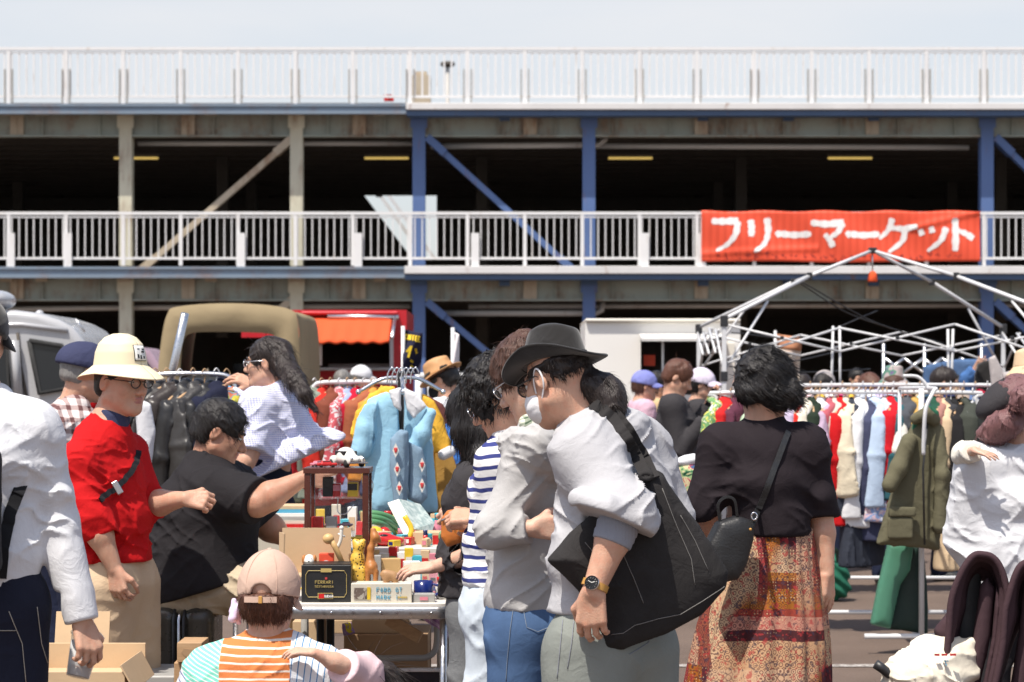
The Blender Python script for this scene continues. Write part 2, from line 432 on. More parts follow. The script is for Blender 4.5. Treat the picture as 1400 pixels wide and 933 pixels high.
def plaid(name, base, c1, c2, per, a1=(1, .6, 0), a2=(0, 0, 1), d1=.5, d2=.5):
    g = cloth_base(name); a = band(g, axis(g, a1, .02), per, d1); b = band(g, axis(g, a2, .02), per, d2)
    k = g.mix(g.m('MULTIPLY', a, .65), base, c1); k = g.mix(g.m('MULTIPLY', b, .65), k, c1)
    k = g.mix(g.m('MULTIPLY', g.m('MULTIPLY', a, b), .8), k, c2); g.col(k); return g.mat
def printed(name, cols, sc=22, seed=0):  # busy printed cloth
    g = cloth_base(name); v = g.map(None, (1, 1, 1), (0, 0, 0), (seed, seed * .7, seed * .3))
    f = g.noise(sc, v, 2, .5, 1.2); n = len(cols)
    g.col(g.ramp(f, [(.25 + .5 * i / n, c) for i, c in enumerate(cols)], 'CONSTANT')); return g.mat
def skin(name, c=(.56, .325, .225)):
    g = G(name, .5, 0, .35); a = g.noise(22, det=4)
    k = g.mix(a, dk(c, .9), tuple(min(x * 1.08, .9) for x in c)); k = g.mix(g.rng(g.noise(38, det=4), .45, .75, 0, .6), k, (c[0] * 1.0, c[1] * .74, c[2] * .68)); k = g.mix(g.rng(g.noise(13, g.map(None, (1, 1, .35)), 3, .5, 1.5), .56, .62, 0, .3), k, dk(c, .72)); k = g.mix(g.rng(g.vor(55), .06, .03, 0, .4), k, dk(c, .4))
    g.col(k); g.b.inputs['Subsurface Weight'].default_value = .12; g.b.inputs['Subsurface Radius'].default_value = (.012, .005, .003)
    g.b.inputs['Subsurface Scale'].default_value = 1.0
    g.bump(g.m('ADD', g.noise(190, det=3), g.m('MULTIPLY', g.noise(45, g.map(None, (1, 1, .4)), 3, .5, 1), 1.5)), .3, .004); return g.mat
def hairm(name, c, rough=.42):
    g = G(name, rough, 0, .4); n = g.noise(1, g.map(None, (260, 260, 26)), 2)
    g.col(g.mix(n, dk(c, .5), tuple(x * 1.3 for x in c))); g.bump(g.noise(1, g.map(None, (300, 300, 24)), 3), .6, .006); return g.mat
def glass(name, c=(.9, .95, .95), rough=.03, alpha=.07):
    g = G(name, rough); g.col(c); g.b.inputs['Alpha'].default_value = alpha; return g.mat
def emit(name, c, s):
    g = G(name); g.col(c); g.set(g.b.inputs['Emission Color'], c); g.b.inputs['Emission Strength'].default_value = s; return g.mat
def rusty(name, c, amt=.5, rough=.55, vert=True):     # old painted steel with rust runs
    g = G(name, rough); v = g.map(None, (5, 5, 1.1)) if vert else None
    a = g.noise(1.6, v, 6, .62); b = g.noise(1.3, None, 5, .6)
    rust = g.ramp(g.noise(14, det=4), [(.3, (.10, .045, .025)), (.55, (.25, .11, .05)), (.8, (.36, .2, .1))])
    base = g.mix(g.noise(.9, det=5), dk(c, .72), tuple(min(1, x * 1.18) for x in c))
    f = g.m('MULTIPLY', g.rng(a, .60 - amt * .12, .74, 0, 1), g.rng(b, .42, .62, .05, .95))
    g.col(g.mix(f, base, rust)); g.rough(g.rng(f, 0, 1, rough, .9)); g.bump(g.noise(30, det=4), .12, .01); return g.mat

MT = {}
MT['asphalt'] = (lambda g: (g.col(g.mix(g.rng(g.vor(160), .0, .35, .75, 0),
    g.mix(g.rng(g.noise(.8, det=6, ro=.65), .35, .68), g.mix(g.noise(90, det=3), (.075, .053, .041), (.145, .103, .080)), g.mix(g.noise(90, det=3), (.105, .075, .058), (.20, .145, .115))),
    g.mix(g.vor(160, out='Color'), (.07, .05, .04), (.36, .28, .23)))), g.bump(g.m('ADD', g.noise(180, det=2), g.vor(140)), .5, .006), g.mat)[-1])(G('asphalt', .85, 0, .3))
MT['road_paint'] = (lambda g: (g.col(g.mix(g.rng(g.noise(26, det=6, ro=.7), .42, .6), (.17, .14, .12), (.46, .43, .4))), g.bump(g.noise(120), .4, .004), g.mat)[-1])(G('road_paint', .8))
MT['white_metal'] = plain('white_painted_metal', (.62, .62, .625), .38, 0, .06)
MT['rail_white'] = (lambda g: (g.col(g.mix(g.rng(g.noise(3, g.map(None, (3, 3, .6)), 6, .7), .56, .74, 0, .55), vary(g, (.72, .715, .71), .07, 2), (.42, .33, .25))), g.mat)[-1])(G('railing_white_paint', .45))
MT['chrome'] = plain('chrome', (.72, .72, .73), .14, 1, .04)
MT['alu'] = plain('aluminium', (.62, .62, .63), .32, 1, .08, 20)
MT['black_metal'] = plain('black_metal', (.018, .018, .02), .35, .2)
MT['black_plastic'] = plain('black_plastic', (.022, .022, .024), .42)
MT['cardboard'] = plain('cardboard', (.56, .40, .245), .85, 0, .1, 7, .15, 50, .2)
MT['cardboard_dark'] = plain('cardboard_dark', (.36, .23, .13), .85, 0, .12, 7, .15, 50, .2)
MT['paper'] = plain('white_paper', (.8, .78, .74), .6, 0, .05)
MT['wood'] = (lambda g: (g.col(g.mix(g.noise(1, g.map(None, (6, 60, 60)), 4, .6, .8), (.30, .17, .08), (.58, .38, .21))), g.bump(g.noise(1, g.map(None, (8, 120, 120))), .15, .003), g.mat)[-1])(G('wood', .6))
MT['dark_wood'] = plain('dark_red_lacquered_wood', (.085, .022, .014), .22, 0, .3, 12)
MT['rubber'] = plain('rubber', (.02, .02, .02), .8)
MT['glass'] = glass('clear_glass')
MT['dark_glass'] = plain('dark_glass', (.015, .017, .02), .06)
MT['skin'] = skin('skin'); MT['skin_tan'] = skin('tanned_skin', (.47, .25, .165)); MT['skin_pale'] = skin('pale_skin', (.62, .39, .29))
MT['lip'] = plain('lips', (.42, .17, .14), .45)
MT['eyewhite'] = plain('eye_white', (.7, .68, .64), .2); MT['iris'] = plain('iris', (.02, .012, .008), .1)
MT['hair_black'] = hairm('black_hair', (.014, .011, .010)); MT['hair_brown'] = hairm('brown_hair', (.085, .038, .024))
MT['hair_dark'] = hairm('dark_brown_hair', (.026, .017, .014)); MT['hair_grey'] = hairm('grey_hair', (.22, .21, .2)); MT['hair_mauve'] = hairm('mauve_hair', (.20, .095, .095))
MT['hair_red'] = hairm('reddish_brown_hair', (.115, .045, .026))
# ================================================================ the setting
def FX(px): return (px - 700) / FPX * FD
def FZ(py): return CAMZ + (HOR - py) / FPX * FD
FD = 48.0
MT['steel_green'] = rusty('grey_green_girder_steel', (.36, .40, .35), 2.4)
MT['steel_beige'] = rusty('pale_green_column_steel', (.60, .57, .44), 1.3)
MT['steel_brace'] = rusty('pale_rusty_brace_steel', (.50, .42, .31), 1.6)
MT['steel_blue'] = rusty('blue_painted_steel', (.09, .155, .34), .3)
MT['steel_dblue'] = rusty('dark_blue_steel', (.06, .11, .21), .1)
MT['edge_blue'] = rusty('grey_blue_edge_channel', (.19, .245, .31), 1.2, .5, False)
MT['fascia'] = rusty('white_fascia', (.66, .65, .64), -.1, .5)
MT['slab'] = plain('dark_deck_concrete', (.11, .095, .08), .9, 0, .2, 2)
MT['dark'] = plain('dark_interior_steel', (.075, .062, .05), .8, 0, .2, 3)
MT['pipe'] = rusty('grey_pipe', (.45, .43, .40), .3)
MT['lamp'] = emit('yellow_lamp_tube', (.72, .50, .14), .5)

mesh('ground', [(-150, -20, 0), (150, -20, 0), (150, 700, 0), (-150, 700, 0)], [(0, 1, 2, 3)], MT['asphalt'], None, False, (0, 0, 0))['kind'] = 'structure'
def ground_y(py): return CAMZ * FPX / (py - HOR)
def mark(pts, name='painted_line'):
    o = mesh(name, [(x, y, .004) for x, y in pts], [tuple(range(len(pts)))], MT['road_paint'], None, False); o['kind'] = 'structure'
yl = ground_y(911); mark([(-12, yl - .06), (14, yl - .06), (14, yl + .06), (-12, yl + .06)])
yl = ground_y(884); mark([(-9, yl - .05), (-1.9, yl - .05), (-1.9, yl + .05), (-9, yl + .05)])
for x in (-6.2, -3.7, 5.6, 8.1): mark([(x, 12.9), (x + .1, 12.9), (x + .1, 18), (x, 18)])

gar = thing('parking_garage', 'two storey open steel parking deck with white railings across the whole background', 'parking garage', (0, FD, 0))
def gp(name, mb, mat, par=None, bevel=0, smooth=False): return mb.build(name, MT[mat], par or gar, smooth, bevel)
GX0, GX1, DEP = -24.0, 26.0, 18.0
def deck(ytop, ybot, gtop, gbot, split):
    # slab, edge channel left, white fascia right, girder with stiffeners
    z1, z0 = FZ(ytop), FZ(ybot); xs = FX(split); Z1, Z0 = z1, z0
    gp('deck_slab', MB().bx(GX0, GX1, FD - .32, FD + DEP, z0 + .02, z1 - .01), 'slab')
    kk = (FD - .8) / FD; z1, z0, xs = CAMZ + (z1 - CAMZ) * kk, CAMZ + (z0 - CAMZ) * kk, xs * kk
    e = MB().bx(GX0, xs, FD - .72, FD - .33, z0, z1).bx(GX0, xs, FD - .76, FD - .721, z1 - .03, z1 + .02).bx(GX0, xs, FD - .77, FD - .721, z0 - .03, z0 + .03)
    gp('edge_channel', e, 'edge_blue')
    gp('fascia', MB().bx(xs, GX1, FD - .82, FD - .33, z0 + .05, z1 + .03), 'fascia', None, .012)
    gp('edge_channel', MB().bx(xs + .01, GX1, FD - .74, FD - .33, z0 - .06, z0 + .045), 'steel_dblue')
    gt, gb = FZ(gtop), FZ(gbot); g = MB()
    g.bx(GX0, GX1, FD - .012, FD + .012, gb + .02, gt)
    g.bx(GX0, GX1, FD - .13, FD + .13, gb - .012, gb + .02)
    x = GX0
    while x < GX1:
        g.bx(x, x + .018, FD - .115, FD - .013, gb + .021, gt); x += 1.13
    gp('girder', g, 'steel_green')
    x = GX0 + .5
    while x < GX1: gp('stiffener_plate', MB().bx(x, x + .26, FD - .10, FD - .0125, gb + .03, gt - .01).bx(x + .1, x + .13, FD - .128, FD - .1005, gb + .021, gt), 'steel_brace'); x += 3.39
    return Z1
z_up = deck(143, 153.5, 154, 187, 555); z_mid = deck(366, 378, 379, 411, 553)
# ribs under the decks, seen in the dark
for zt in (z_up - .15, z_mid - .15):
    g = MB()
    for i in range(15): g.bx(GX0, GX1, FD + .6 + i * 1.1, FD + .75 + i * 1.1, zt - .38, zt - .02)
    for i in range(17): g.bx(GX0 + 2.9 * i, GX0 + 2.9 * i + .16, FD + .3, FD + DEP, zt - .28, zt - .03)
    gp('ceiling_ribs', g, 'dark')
def hcol(x, z0, z1, mat, w=.25):
    m = MB().bx(x - w / 2, x + w / 2, FD - .14, FD - .115, z0, z1).bx(x - w / 2, x + w / 2, FD + .115, FD + .14, z0, z1).bx(x - .01, x + .01, FD - .114, FD + .114, z0, z1)
    m.bx(x - w / 2 - .05, x + w / 2 + .05, FD - .17, FD + .17, z1 - .035, z1 - .002)
    m.bx(x - w / 2 - .04, x + w / 2 + .04, FD - .16, FD - .141, z1 - .32, z1 - .04)
    gp('column', m, mat)
for px, mt in ((-62, 'steel_beige'), (173, 'steel_beige'), (406, 'steel_beige'), (573, 'steel_blue'), (805, 'steel_blue'), (1348, 'steel_blue'), (1580, 'steel_blue')):
    x = FX(px)
    hcol(x, FZ(366) + .03, FZ(154), mt); hcol(x, 0, FZ(379), mt)
def brace(a, b, mat, w=.17):
    A = V3(FX(a[0]), FD + .02, FZ(a[1])); B = V3(FX(b[0]), FD + .02, FZ(b[1])); m = MB().bar(A, B, .12, w, (0, 1, 0))
    u = unit(B - A)
    m.bar(A - u * .25, A + u * .22, .15, w * 1.7, (0, 1, 0)); m.bar(B - u * .2, B + u * .25, .15, w * 1.5, (0, 1, 0))
    gp('brace', m, mat)
brace((388, 200), (203, 361), 'steel_brace'); brace((597, 200), (775, 362), 'steel_blue', .2)
brace((597, 424), (760, 560), 'steel_blue', .22); brace((388, 420), (250, 540), 'steel_brace')
brace((1372, 424), (1520, 560), 'steel_blue', .22); brace((1372, 200), (1540, 362), 'steel_blue', .2)
for px in (690, 960, 1076, 1192, 1466):
    for y0, y1 in ((156, 167), (382, 392)): gp('bracket_plate', MB().bx(FX(px - 7), FX(px + 7), FD - .3, FD - .15, FZ(y1), FZ(y0)), 'steel_dblue')
for px in (573, 805, 1348):
    for y0, y1 in ((156, 164), (382, 390)): gp('bracket_plate', MB().bx(FX(px - 11), FX(px + 11), FD - .33, FD - .181, FZ(y1), FZ(y0)), 'steel_dblue')
for px in (12, 173, 290, 406, 60, 520):
    for y0, y1 in ((154.5, 160), (379.5, 386)): gp('rust_plate', MB().bx(FX(px - 8), FX(px + 8), FD - .25, FD - .18, FZ(y1), FZ(y0)), 'steel_brace')
def pipe(pts, r): gp('pipe', MB().tube([(FX(x), FD + y, FZ(z)) for x, y, z in pts], r, 10), 'pipe', None, 0, True)
pipe([(185, .35, 194), (580, .35, 194)], .05); pipe([(588, .35, 198), (818, .35, 196), (826, .35, 190), (830, .35, 186)], .06); pipe([(815, .42, 197), (1330, .42, 199)], .055)
pipe([(-100, .35, 424), (180, .35, 420), (560, .35, 418)], .055); pipe([(596, .3, 428), (815, .3, 428), (823, .3, 424), (825, .3, 412)], .06); pipe([(640, .5, 418), (1500, .5, 416)], .05)
for px in (173, 524, 866, 1174, 1480):
    L = MB().bx(FX(px - 31), FX(px + 31), FD + 1.2, FD + 1.27, FZ(210), FZ(207)); o = gp('ceiling_lamp', L, 'lamp', None, .015)
    gp('lamp_housing', MB().bx(FX(px - 32), FX(px + 32), FD + 1.17, FD + 1.31, FZ(205.5), FZ(203.5)), 'dark', o)
# inside: back walls with an opening and a white ramp side behind it
bw = MB(); yb = FD + DEP; s2 = yb / FPX
def bwx(px): return (px - 700) * s2
def bwz(py): return CAMZ + (HOR - py) * s2
x0, x1 = bwx(486), bwx(597); za, zb = bwz(251), bwz(352)
bw.bx(GX0, x0, yb, yb + .2, 0, z_up - .1).bx(x1, GX1, yb, yb + .2, 0, z_up - .1).bx(x0, x1, yb, yb + .2, za, z_up - .1).bx(x0, x1, yb, yb + .2, 0, zb)
bw.bx(GX0 - .2, GX0, FD, yb, 0, z_up - .1).bx(GX1, GX1 + .2, FD, yb, 0, z_up - .1)
bw.prism([(x0 - .01, za), (x0 - .01, zb), (bwx(562), zb)], (0, yb + .1, 0), (1, 0, 0), (0, 0, 1), .19)
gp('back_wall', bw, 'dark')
r = MB()
for k, (a, b_) in enumerate(((478, 560), (504, 586), (516, 600))):
    p0 = V3(bwx(a), yb + .6 + k * .8, bwz(245)); p1 = V3(bwx(b_ + 10), yb + .6 + k * .8, bwz(375)); r.bar(p0, p1, .1, (.36, .3, .06)[k], (0, 1, 0))
gp('ramp_side', r, 'fascia')
for i in range(9):
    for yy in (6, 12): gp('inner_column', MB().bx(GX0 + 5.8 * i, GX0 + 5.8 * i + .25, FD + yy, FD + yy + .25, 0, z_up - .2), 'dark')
gp('upper_structure', MB().bx(FX(560) * 1.08, FX(588) * 1.08, FD + 4, FD + 4.5, z_up, CAMZ + (530 - 103) / FPX * (FD + 4)).bx(FX(565) * 1.08, FX(583) * 1.08, FD + 4.1, FD + 4.4, z_up, CAMZ + (530 - 97) / FPX * (FD + 4)), 'steel_brace')
# railings: every post a part, the bars of one railing one mesh
def railing(ytop, ybase, posts, skip=(), short=False):
    y = FD - .66; kk = y / FD; zt, zb = CAMZ + (FZ(ytop) - CAMZ) * kk, CAMZ + (FZ(ybase) - CAMZ) * kk
    r = gp('railing', MB().bx(GX0, GX1, y - .035, y + .035, zt - .03, zt + .03).bx(GX0, GX1, y - .02, y + .02, zb + .10, zb + .145).bx(GX0, GX1, y - .02, y + .02, zt - .085, zt - .055), 'rail_white')
    ba = MB(); x = GX0
    while x < GX1:
        ba.bx(x - (.017 if short else .011), x + (.017 if short else .011), y - .011, y + .011, zb + .146, zt - .086); x += .1435
    gp('railing_bars', ba, 'rail_white', r)
    for px in posts:
        x = FX(px) * kk; gp('post', MB().bx(x - .035, x + .035, y - .03, y + .03, zb - .02, zt - .031), 'rail_white', r)
        if short: gp('post_bracket', MB().bx(x - .085, x - .06, y - .04, y + .02, zb - .02, zb + .66).bx(x + .06, x + .085, y - .04, y + .02, zb - .02, zb + .66), 'bracket', r)
    return r
MT['bracket'] = plain('grey_bracket', (.33, .31, .28), .6, 0, .2)
railing(67, 141, [12 + 78.4 * i for i in range(-6, 26)], short=True)
railing(292, 362, [12 + 78.4 * i for i in range(-6, 26)])
for px in (15, 93, 330, 490, 650, 882, 960): gp('post_cover', MB().bx(FX(px - 6) * .985, FX(px + 5) * .985, FD - .73, FD - .70, FZ(366) - .02, FZ(322)), 'rail_white')
MT['red_paint'] = plain('red_paint', (.55, .02, .02), .4)
gp('red_marker', MB().bx(FX(527), FX(540), FD - .55, FD - .45, z_up + .005, FZ(134)), 'red_paint')
# a lamp pole far behind the deck, seen above it
lp = thing('lamp_post', 'slim lamp post with twin heads rising behind the upper white railing', 'lamp post', (-2.0, 75, 0))
q = lambda px, py: V3((px - 700) / FPX * 75, 75, CAMZ + (HOR - py) / FPX * 75)
MB().tube([q(612, 530 + 66), q(612, 88)], .06, 8).build('pole', MT['pipe'], lp, True)
MB().ell(q(609, 88), (.16, .16, .1)).ell(q(615, 88), (.16, .16, .1)).build('lamp_head', MT['dark'], lp, True)
# the red banner on the railing
bn = thing('banner', 'red banner with white katakana lettering tied to the middle railing', 'banner', (FX(1150), FD - .8, FZ(358)))
kb = (FD - .77) / FD; BX0, BX1, BZ0, BZ1 = FX(959) * kb, FX(1340) * kb, CAMZ + (FZ(358) - CAMZ) * kb, CAMZ + (FZ(289) - CAMZ) * kb; BWd, BHt = BX1 - BX0, BZ1 - BZ0
def bsurf(u, v):                         # the hanging cloth: bulges over the bars, with pulls from the corners
    x = BX0 + BWd * u; z = BZ0 + BHt * v + .012 * math.sin(u * 9) * (1 - v) + (.014 * math.cos(u * 28) if v > .95 else 0)
    y = FD - .77 + .006 * math.sin(x / .1435 * 2 * math.pi) * (1 - abs(v - .5)) + .02 * math.sin(u * 17 + v * 5) \
        - .03 * math.exp(-((v - .15 - u * .28) / .045) ** 2) * (u < .42) - .03 * math.exp(-((v - 1 + (1 - u) * 1.4) / .05) ** 2) * (u > .75)
    return (x, y, z)
MT['banner_red'] = (lambda g: (g.col(vary(g, (.74, .078, .03), .1, 3)), g.b.inputs.__getitem__('Roughness').__setattr__('default_value', .6), g.mat)[-1])(G('banner_red', .6))
MT['banner_white'] = fabric('banner_white', (.80, .78, .76))
MB().grid(lambda u, v: bsurf(u, v), 260, 20).build('banner_cloth', MT['banner_red'], bn, True, 0, .004)
# lettering drawn as thin ribbons that follow the cloth; each character in a 0..1 box (x, y up) with stroke widths
GL = {'fu': [([(.10, .86), (.50, .85), (.90, .88)], .075, .09), ([(.88, .86), (.82, .5), (.58, .2), (.24, .02)], .09, .04)],
      'ri': [([(.24, .9), (.27, .65), (.25, .42)], .085, .08), ([(.72, .95), (.75, .55), (.64, .22), (.34, -.03)], .09, .045)],
      'dash': [([(.02, .45), (.12, .5), (.5, .47), (.98, .5)], .08, .075)],
      'ma': [([(.06, .82), (.5, .78), (.92, .84)], .075, .09), ([(.9, .82), (.75, .55), (.55, .4)], .08, .05), ([(.42, .5), (.56, .32), (.64, .14)], .06, .085)],
      'ke': [([(.36, .94), (.26, .62), (.04, .36)], .08, .045), ([(.30, .68), (.6, .65), (.96, .7)], .06, .075), ([(.66, .66), (.6, .3), (.26, -.02)], .085, .045)],
      'tsu': [([(.08, .62), (.16, .45)], .06, .08), ([(.42, .7), (.47, .52)], .06, .08), ([(.9, .68), (.72, .3), (.32, .0)], .085, .045)],
      'to': [([(.34, .95), (.35, .5), (.34, .0)], .08, .085), ([(.38, .6), (.62, .5), (.82, .36)], .05, .09)]}
def glyph(key, u0, u1, v0, v1):
    m = MB()
    for k, (pts, r0, r1) in enumerate(GL[key]):
        pp = arc([np.array((a, b)) for a, b in pts], 9); L = len(pp); asp = (u1 - u0) * BWd / ((v1 - v0) * BHt)
        left, right = [], []
        for i, p in enumerate(pp):
            t = (pp[min(i + 1, L - 1)] - pp[max(i - 1, 0)]) * np.array((asp, 1)); t = t / np.linalg.norm(t); nn = np.array((-t[1] / asp, t[0]))
            e = min(i, L - 1 - i); r = (r0 + (r1 - r0) * i / (L - 1)) * 1.16 * (1, .97, .9, .62)[max(0, 3 - e)] * (1 + .12 * math.sin(i * 1.1))
            left.append(p + nn * r); right.append(p - nn * r)
        v = []
        for a, b_ in zip(left, right):
            for q_ in (a, (a * 2 + b_) / 3, (a + b_ * 2) / 3, b_):
                x, y, z = bsurf(u0 + (u1 - u0) * q_[0], v0 + (v1 - v0) * q_[1]); v.append((x, y - .007 - .002 * k, z))
        m.add(v, [(i * 4 + j, i * 4 + j + 1, i * 4 + 5 + j, i * 4 + 4 + j) for i in range(L - 1) for j in range(3)])
    return m
for key, a, b_ in (('fu', 968, 1014), ('ri', 1015, 1062), ('dash', 1060, 1110), ('ma', 1105, 1158), ('dash', 1156, 1204), ('ke', 1200, 1256), ('tsu', 1254, 1298), ('to', 1288, 1340)):
    f = lambda p: (p - 959) / 381.0
    glyph(key, f(a), f(b_), .2, .9).build('letter', MT['banner_white'], bn, True)
MT['banner_small'] = plain('dark_red_print', (.22, .02, .02), .7)
# the faint line of small characters along the banner's hem
sm = MB()
for i in range(26):
    u = .05 + i * .0345
    for k in range(3):
        rr = random.Random(i * 7 + k); a0, b0 = rr.random() * .016, rr.random() * .08; a1, b1 = a0 + rr.uniform(-.008, .012), b0 + rr.uniform(-.05, .05)
        A, B_ = bsurf(u + a0, .07 + b0), bsurf(u + a1, .07 + b1); sm.bar((A[0], A[1] - .006, A[2]), (B_[0] + .001, B_[1] - .006, B_[2] + .001), .016, .003, (0, 1, 0))
sm.build('small_print', MT['banner_small'], bn)
# ================================================================ figures: rig, body, clothes, hair
def hframe(az, pitch=0, roll=0):         # az 0 looks away from the camera, 90 to the right, -90 to the left, 180 at the camera
    a, p, q = R(az), R(pitch), R(roll)
    f = V3(math.sin(a) * math.cos(p), math.cos(a) * math.cos(p), -math.sin(p)); r = V3(math.cos(a), -math.sin(a), 0); u = np.cross(r, f)
    r2 = r * math.cos(q) - u * math.sin(q); return np.stack([r2, f, np.cross(r2, f)])      # rows: right, forward, up
def rig(px, d, H=1.7, az=0, lean=0, side=0, z0=0, **ov):
    k = H / 1.7; A = hframe(az); r, f, u = A; b = V3((px - 700) / FPX * d, d, z0); J = dict(r=r, f=f, k=k, d=d, az=az, base=b)
    def at(x, y, z):
        L = max(0, z - .95) ; return b + r * (x * k + side * L) + f * (y * k + lean * L) + u * (z * k) - u * (lean * lean * L * .35)
    for n, q in dict(pelvis=(0, 0, .93), waist=(0, .01, 1.07), chest=(0, .01, 1.27), neck=(0, -.02, 1.435), head=(0, .025, 1.585)).items(): J[n] = at(*q)
    for s, n in ((-1, 'L'), (1, 'R')):
        for m, q in dict(sh=(.175, -.01, 1.385), el=(.235, -.03, 1.09), wr=(.245, .05, .845), hip=(.09, 0, .90), kn=(.1, .02, .49), an=(.1, -.02, .07)).items(): J[m + n] = at(s * q[0], q[1], q[2])
    for n, q in ov.items(): J[n] = P(q[0], q[1], d + (q[2] if len(q) > 2 else 0)) if len(q) < 4 else np.array(q[:3])
    return J
def head_ops(S, c, A, s=1.0, face=True, neck=None, jaw=1.0):
    r, f, u = A; L = lambda x, y, z: c + (r * x + f * y + u * z) * s
    S.ell(L(0, -.012, .03), V3(.075, .095, .088) * s, A, .02)
    S.ell(L(0, .028, -.03), V3(.061 * jaw, .064, .085) * s, A, .03)
    for q in (-1, 1):
        S.cone(L(q * .05 * jaw, .0, -.06), L(q * .016, .066, -.094), .022 * s, .022 * s, .03 * s)
        if face:
            S.ell(L(q * .036, .058, -.022), .027 * s, None, .02)
            S.ell(L(q * .034, .098, .008), V3(.019, .017, .012) * s, A, .014 * s, '-')
    if face:
        S.cone(L(-.036, .079, .024), L(.036, .079, .024), .013 * s, .013 * s, .012 * s)
        S.cone(L(0, .086, .012), L(0, .113, -.027), .007 * s, .0125 * s, .012 * s)
        for q in (-1, 1): S.ell(L(q * .012, .1, -.033), .0095 * s, None, .008 * s)
        S.ell(L(0, .091, -.054), V3(.024, .012, .0075) * s, A, .006 * s); S.ell(L(0, .089, -.067), V3(.020, .012, .0085) * s, A, .006 * s)
        S.ell(L(0, .077, -.094), .02 * s, None, .02 * s)
    for q in (-1, 1):
        B = np.stack([r, unit(f * .94 + u * -.3), unit(u * .94 + f * .3)])
        S.ell(L(q * .079, -.012, -.004), V3(.0105, .0185, .033) * s, B, .006 * s); S.ell(L(q * .091, -.008, -.0), V3(.008, .01, .02) * s, B, .005 * s, '-')
    if neck is not None: S.cone(L(0, -.022, -.05), neck, .054 * s, .062 * s, .03)
def hand_ops(S, wr, d, nrm, thumb, curl=.4, s=1.0, spread=.1, tc=.35, fl=None):
    d = unit(d); nrm = unit(nrm - d * (nrm @ d)); t = unit(thumb - d * (thumb @ d) - nrm * (thumb @ nrm))
    lens = (.068, .077, .071, .055); ang0 = (.7, 1.0, .75)
    for i in range(4):
        o = (.031 - .0205 * i) * s
        kn = wr + d * (.086 - .006 * abs(i - 1)) * s + t * o
        S.cone(wr + d * .012 * s + t * o * .62, kn, .0145 * s, .0115 * s, .012 * s)
        cl = curl if fl is None else fl[i]; a = 0; p = kn; D0 = unit(d + t * (1.5 - i) * spread)
        for j, w in enumerate((.46, .30, .24)):
            a += cl * ang0[j]; D = D0 * math.cos(a) + nrm * math.sin(a); q = p + D * lens[i] * w * s
            S.cone(p, q, (.0095 - .0011 * j) * s, (.0086 - .0011 * j) * s, .0035 * s); p = q
    b = wr + d * .025 * s + t * .022 * s + nrm * .006 * s
    k1 = b + (unit(d * .75 + t * .75 + nrm * .35)) * .044 * s; k2 = k1 + unit(d * .9 + t * (.35 - tc * .7) + nrm * (.25 + tc)) * .033 * s; k3 = k2 + unit(d * .95 - t * tc * .8 + nrm * (.2 + tc)) * .026 * s
    S.cone(b, k1, .0165 * s, .0125 * s, .014 * s); S.cone(k1, k2, .0112 * s, .0098 * s, .004); S.cone(k2, k3, .0098 * s, .0075 * s, .004)
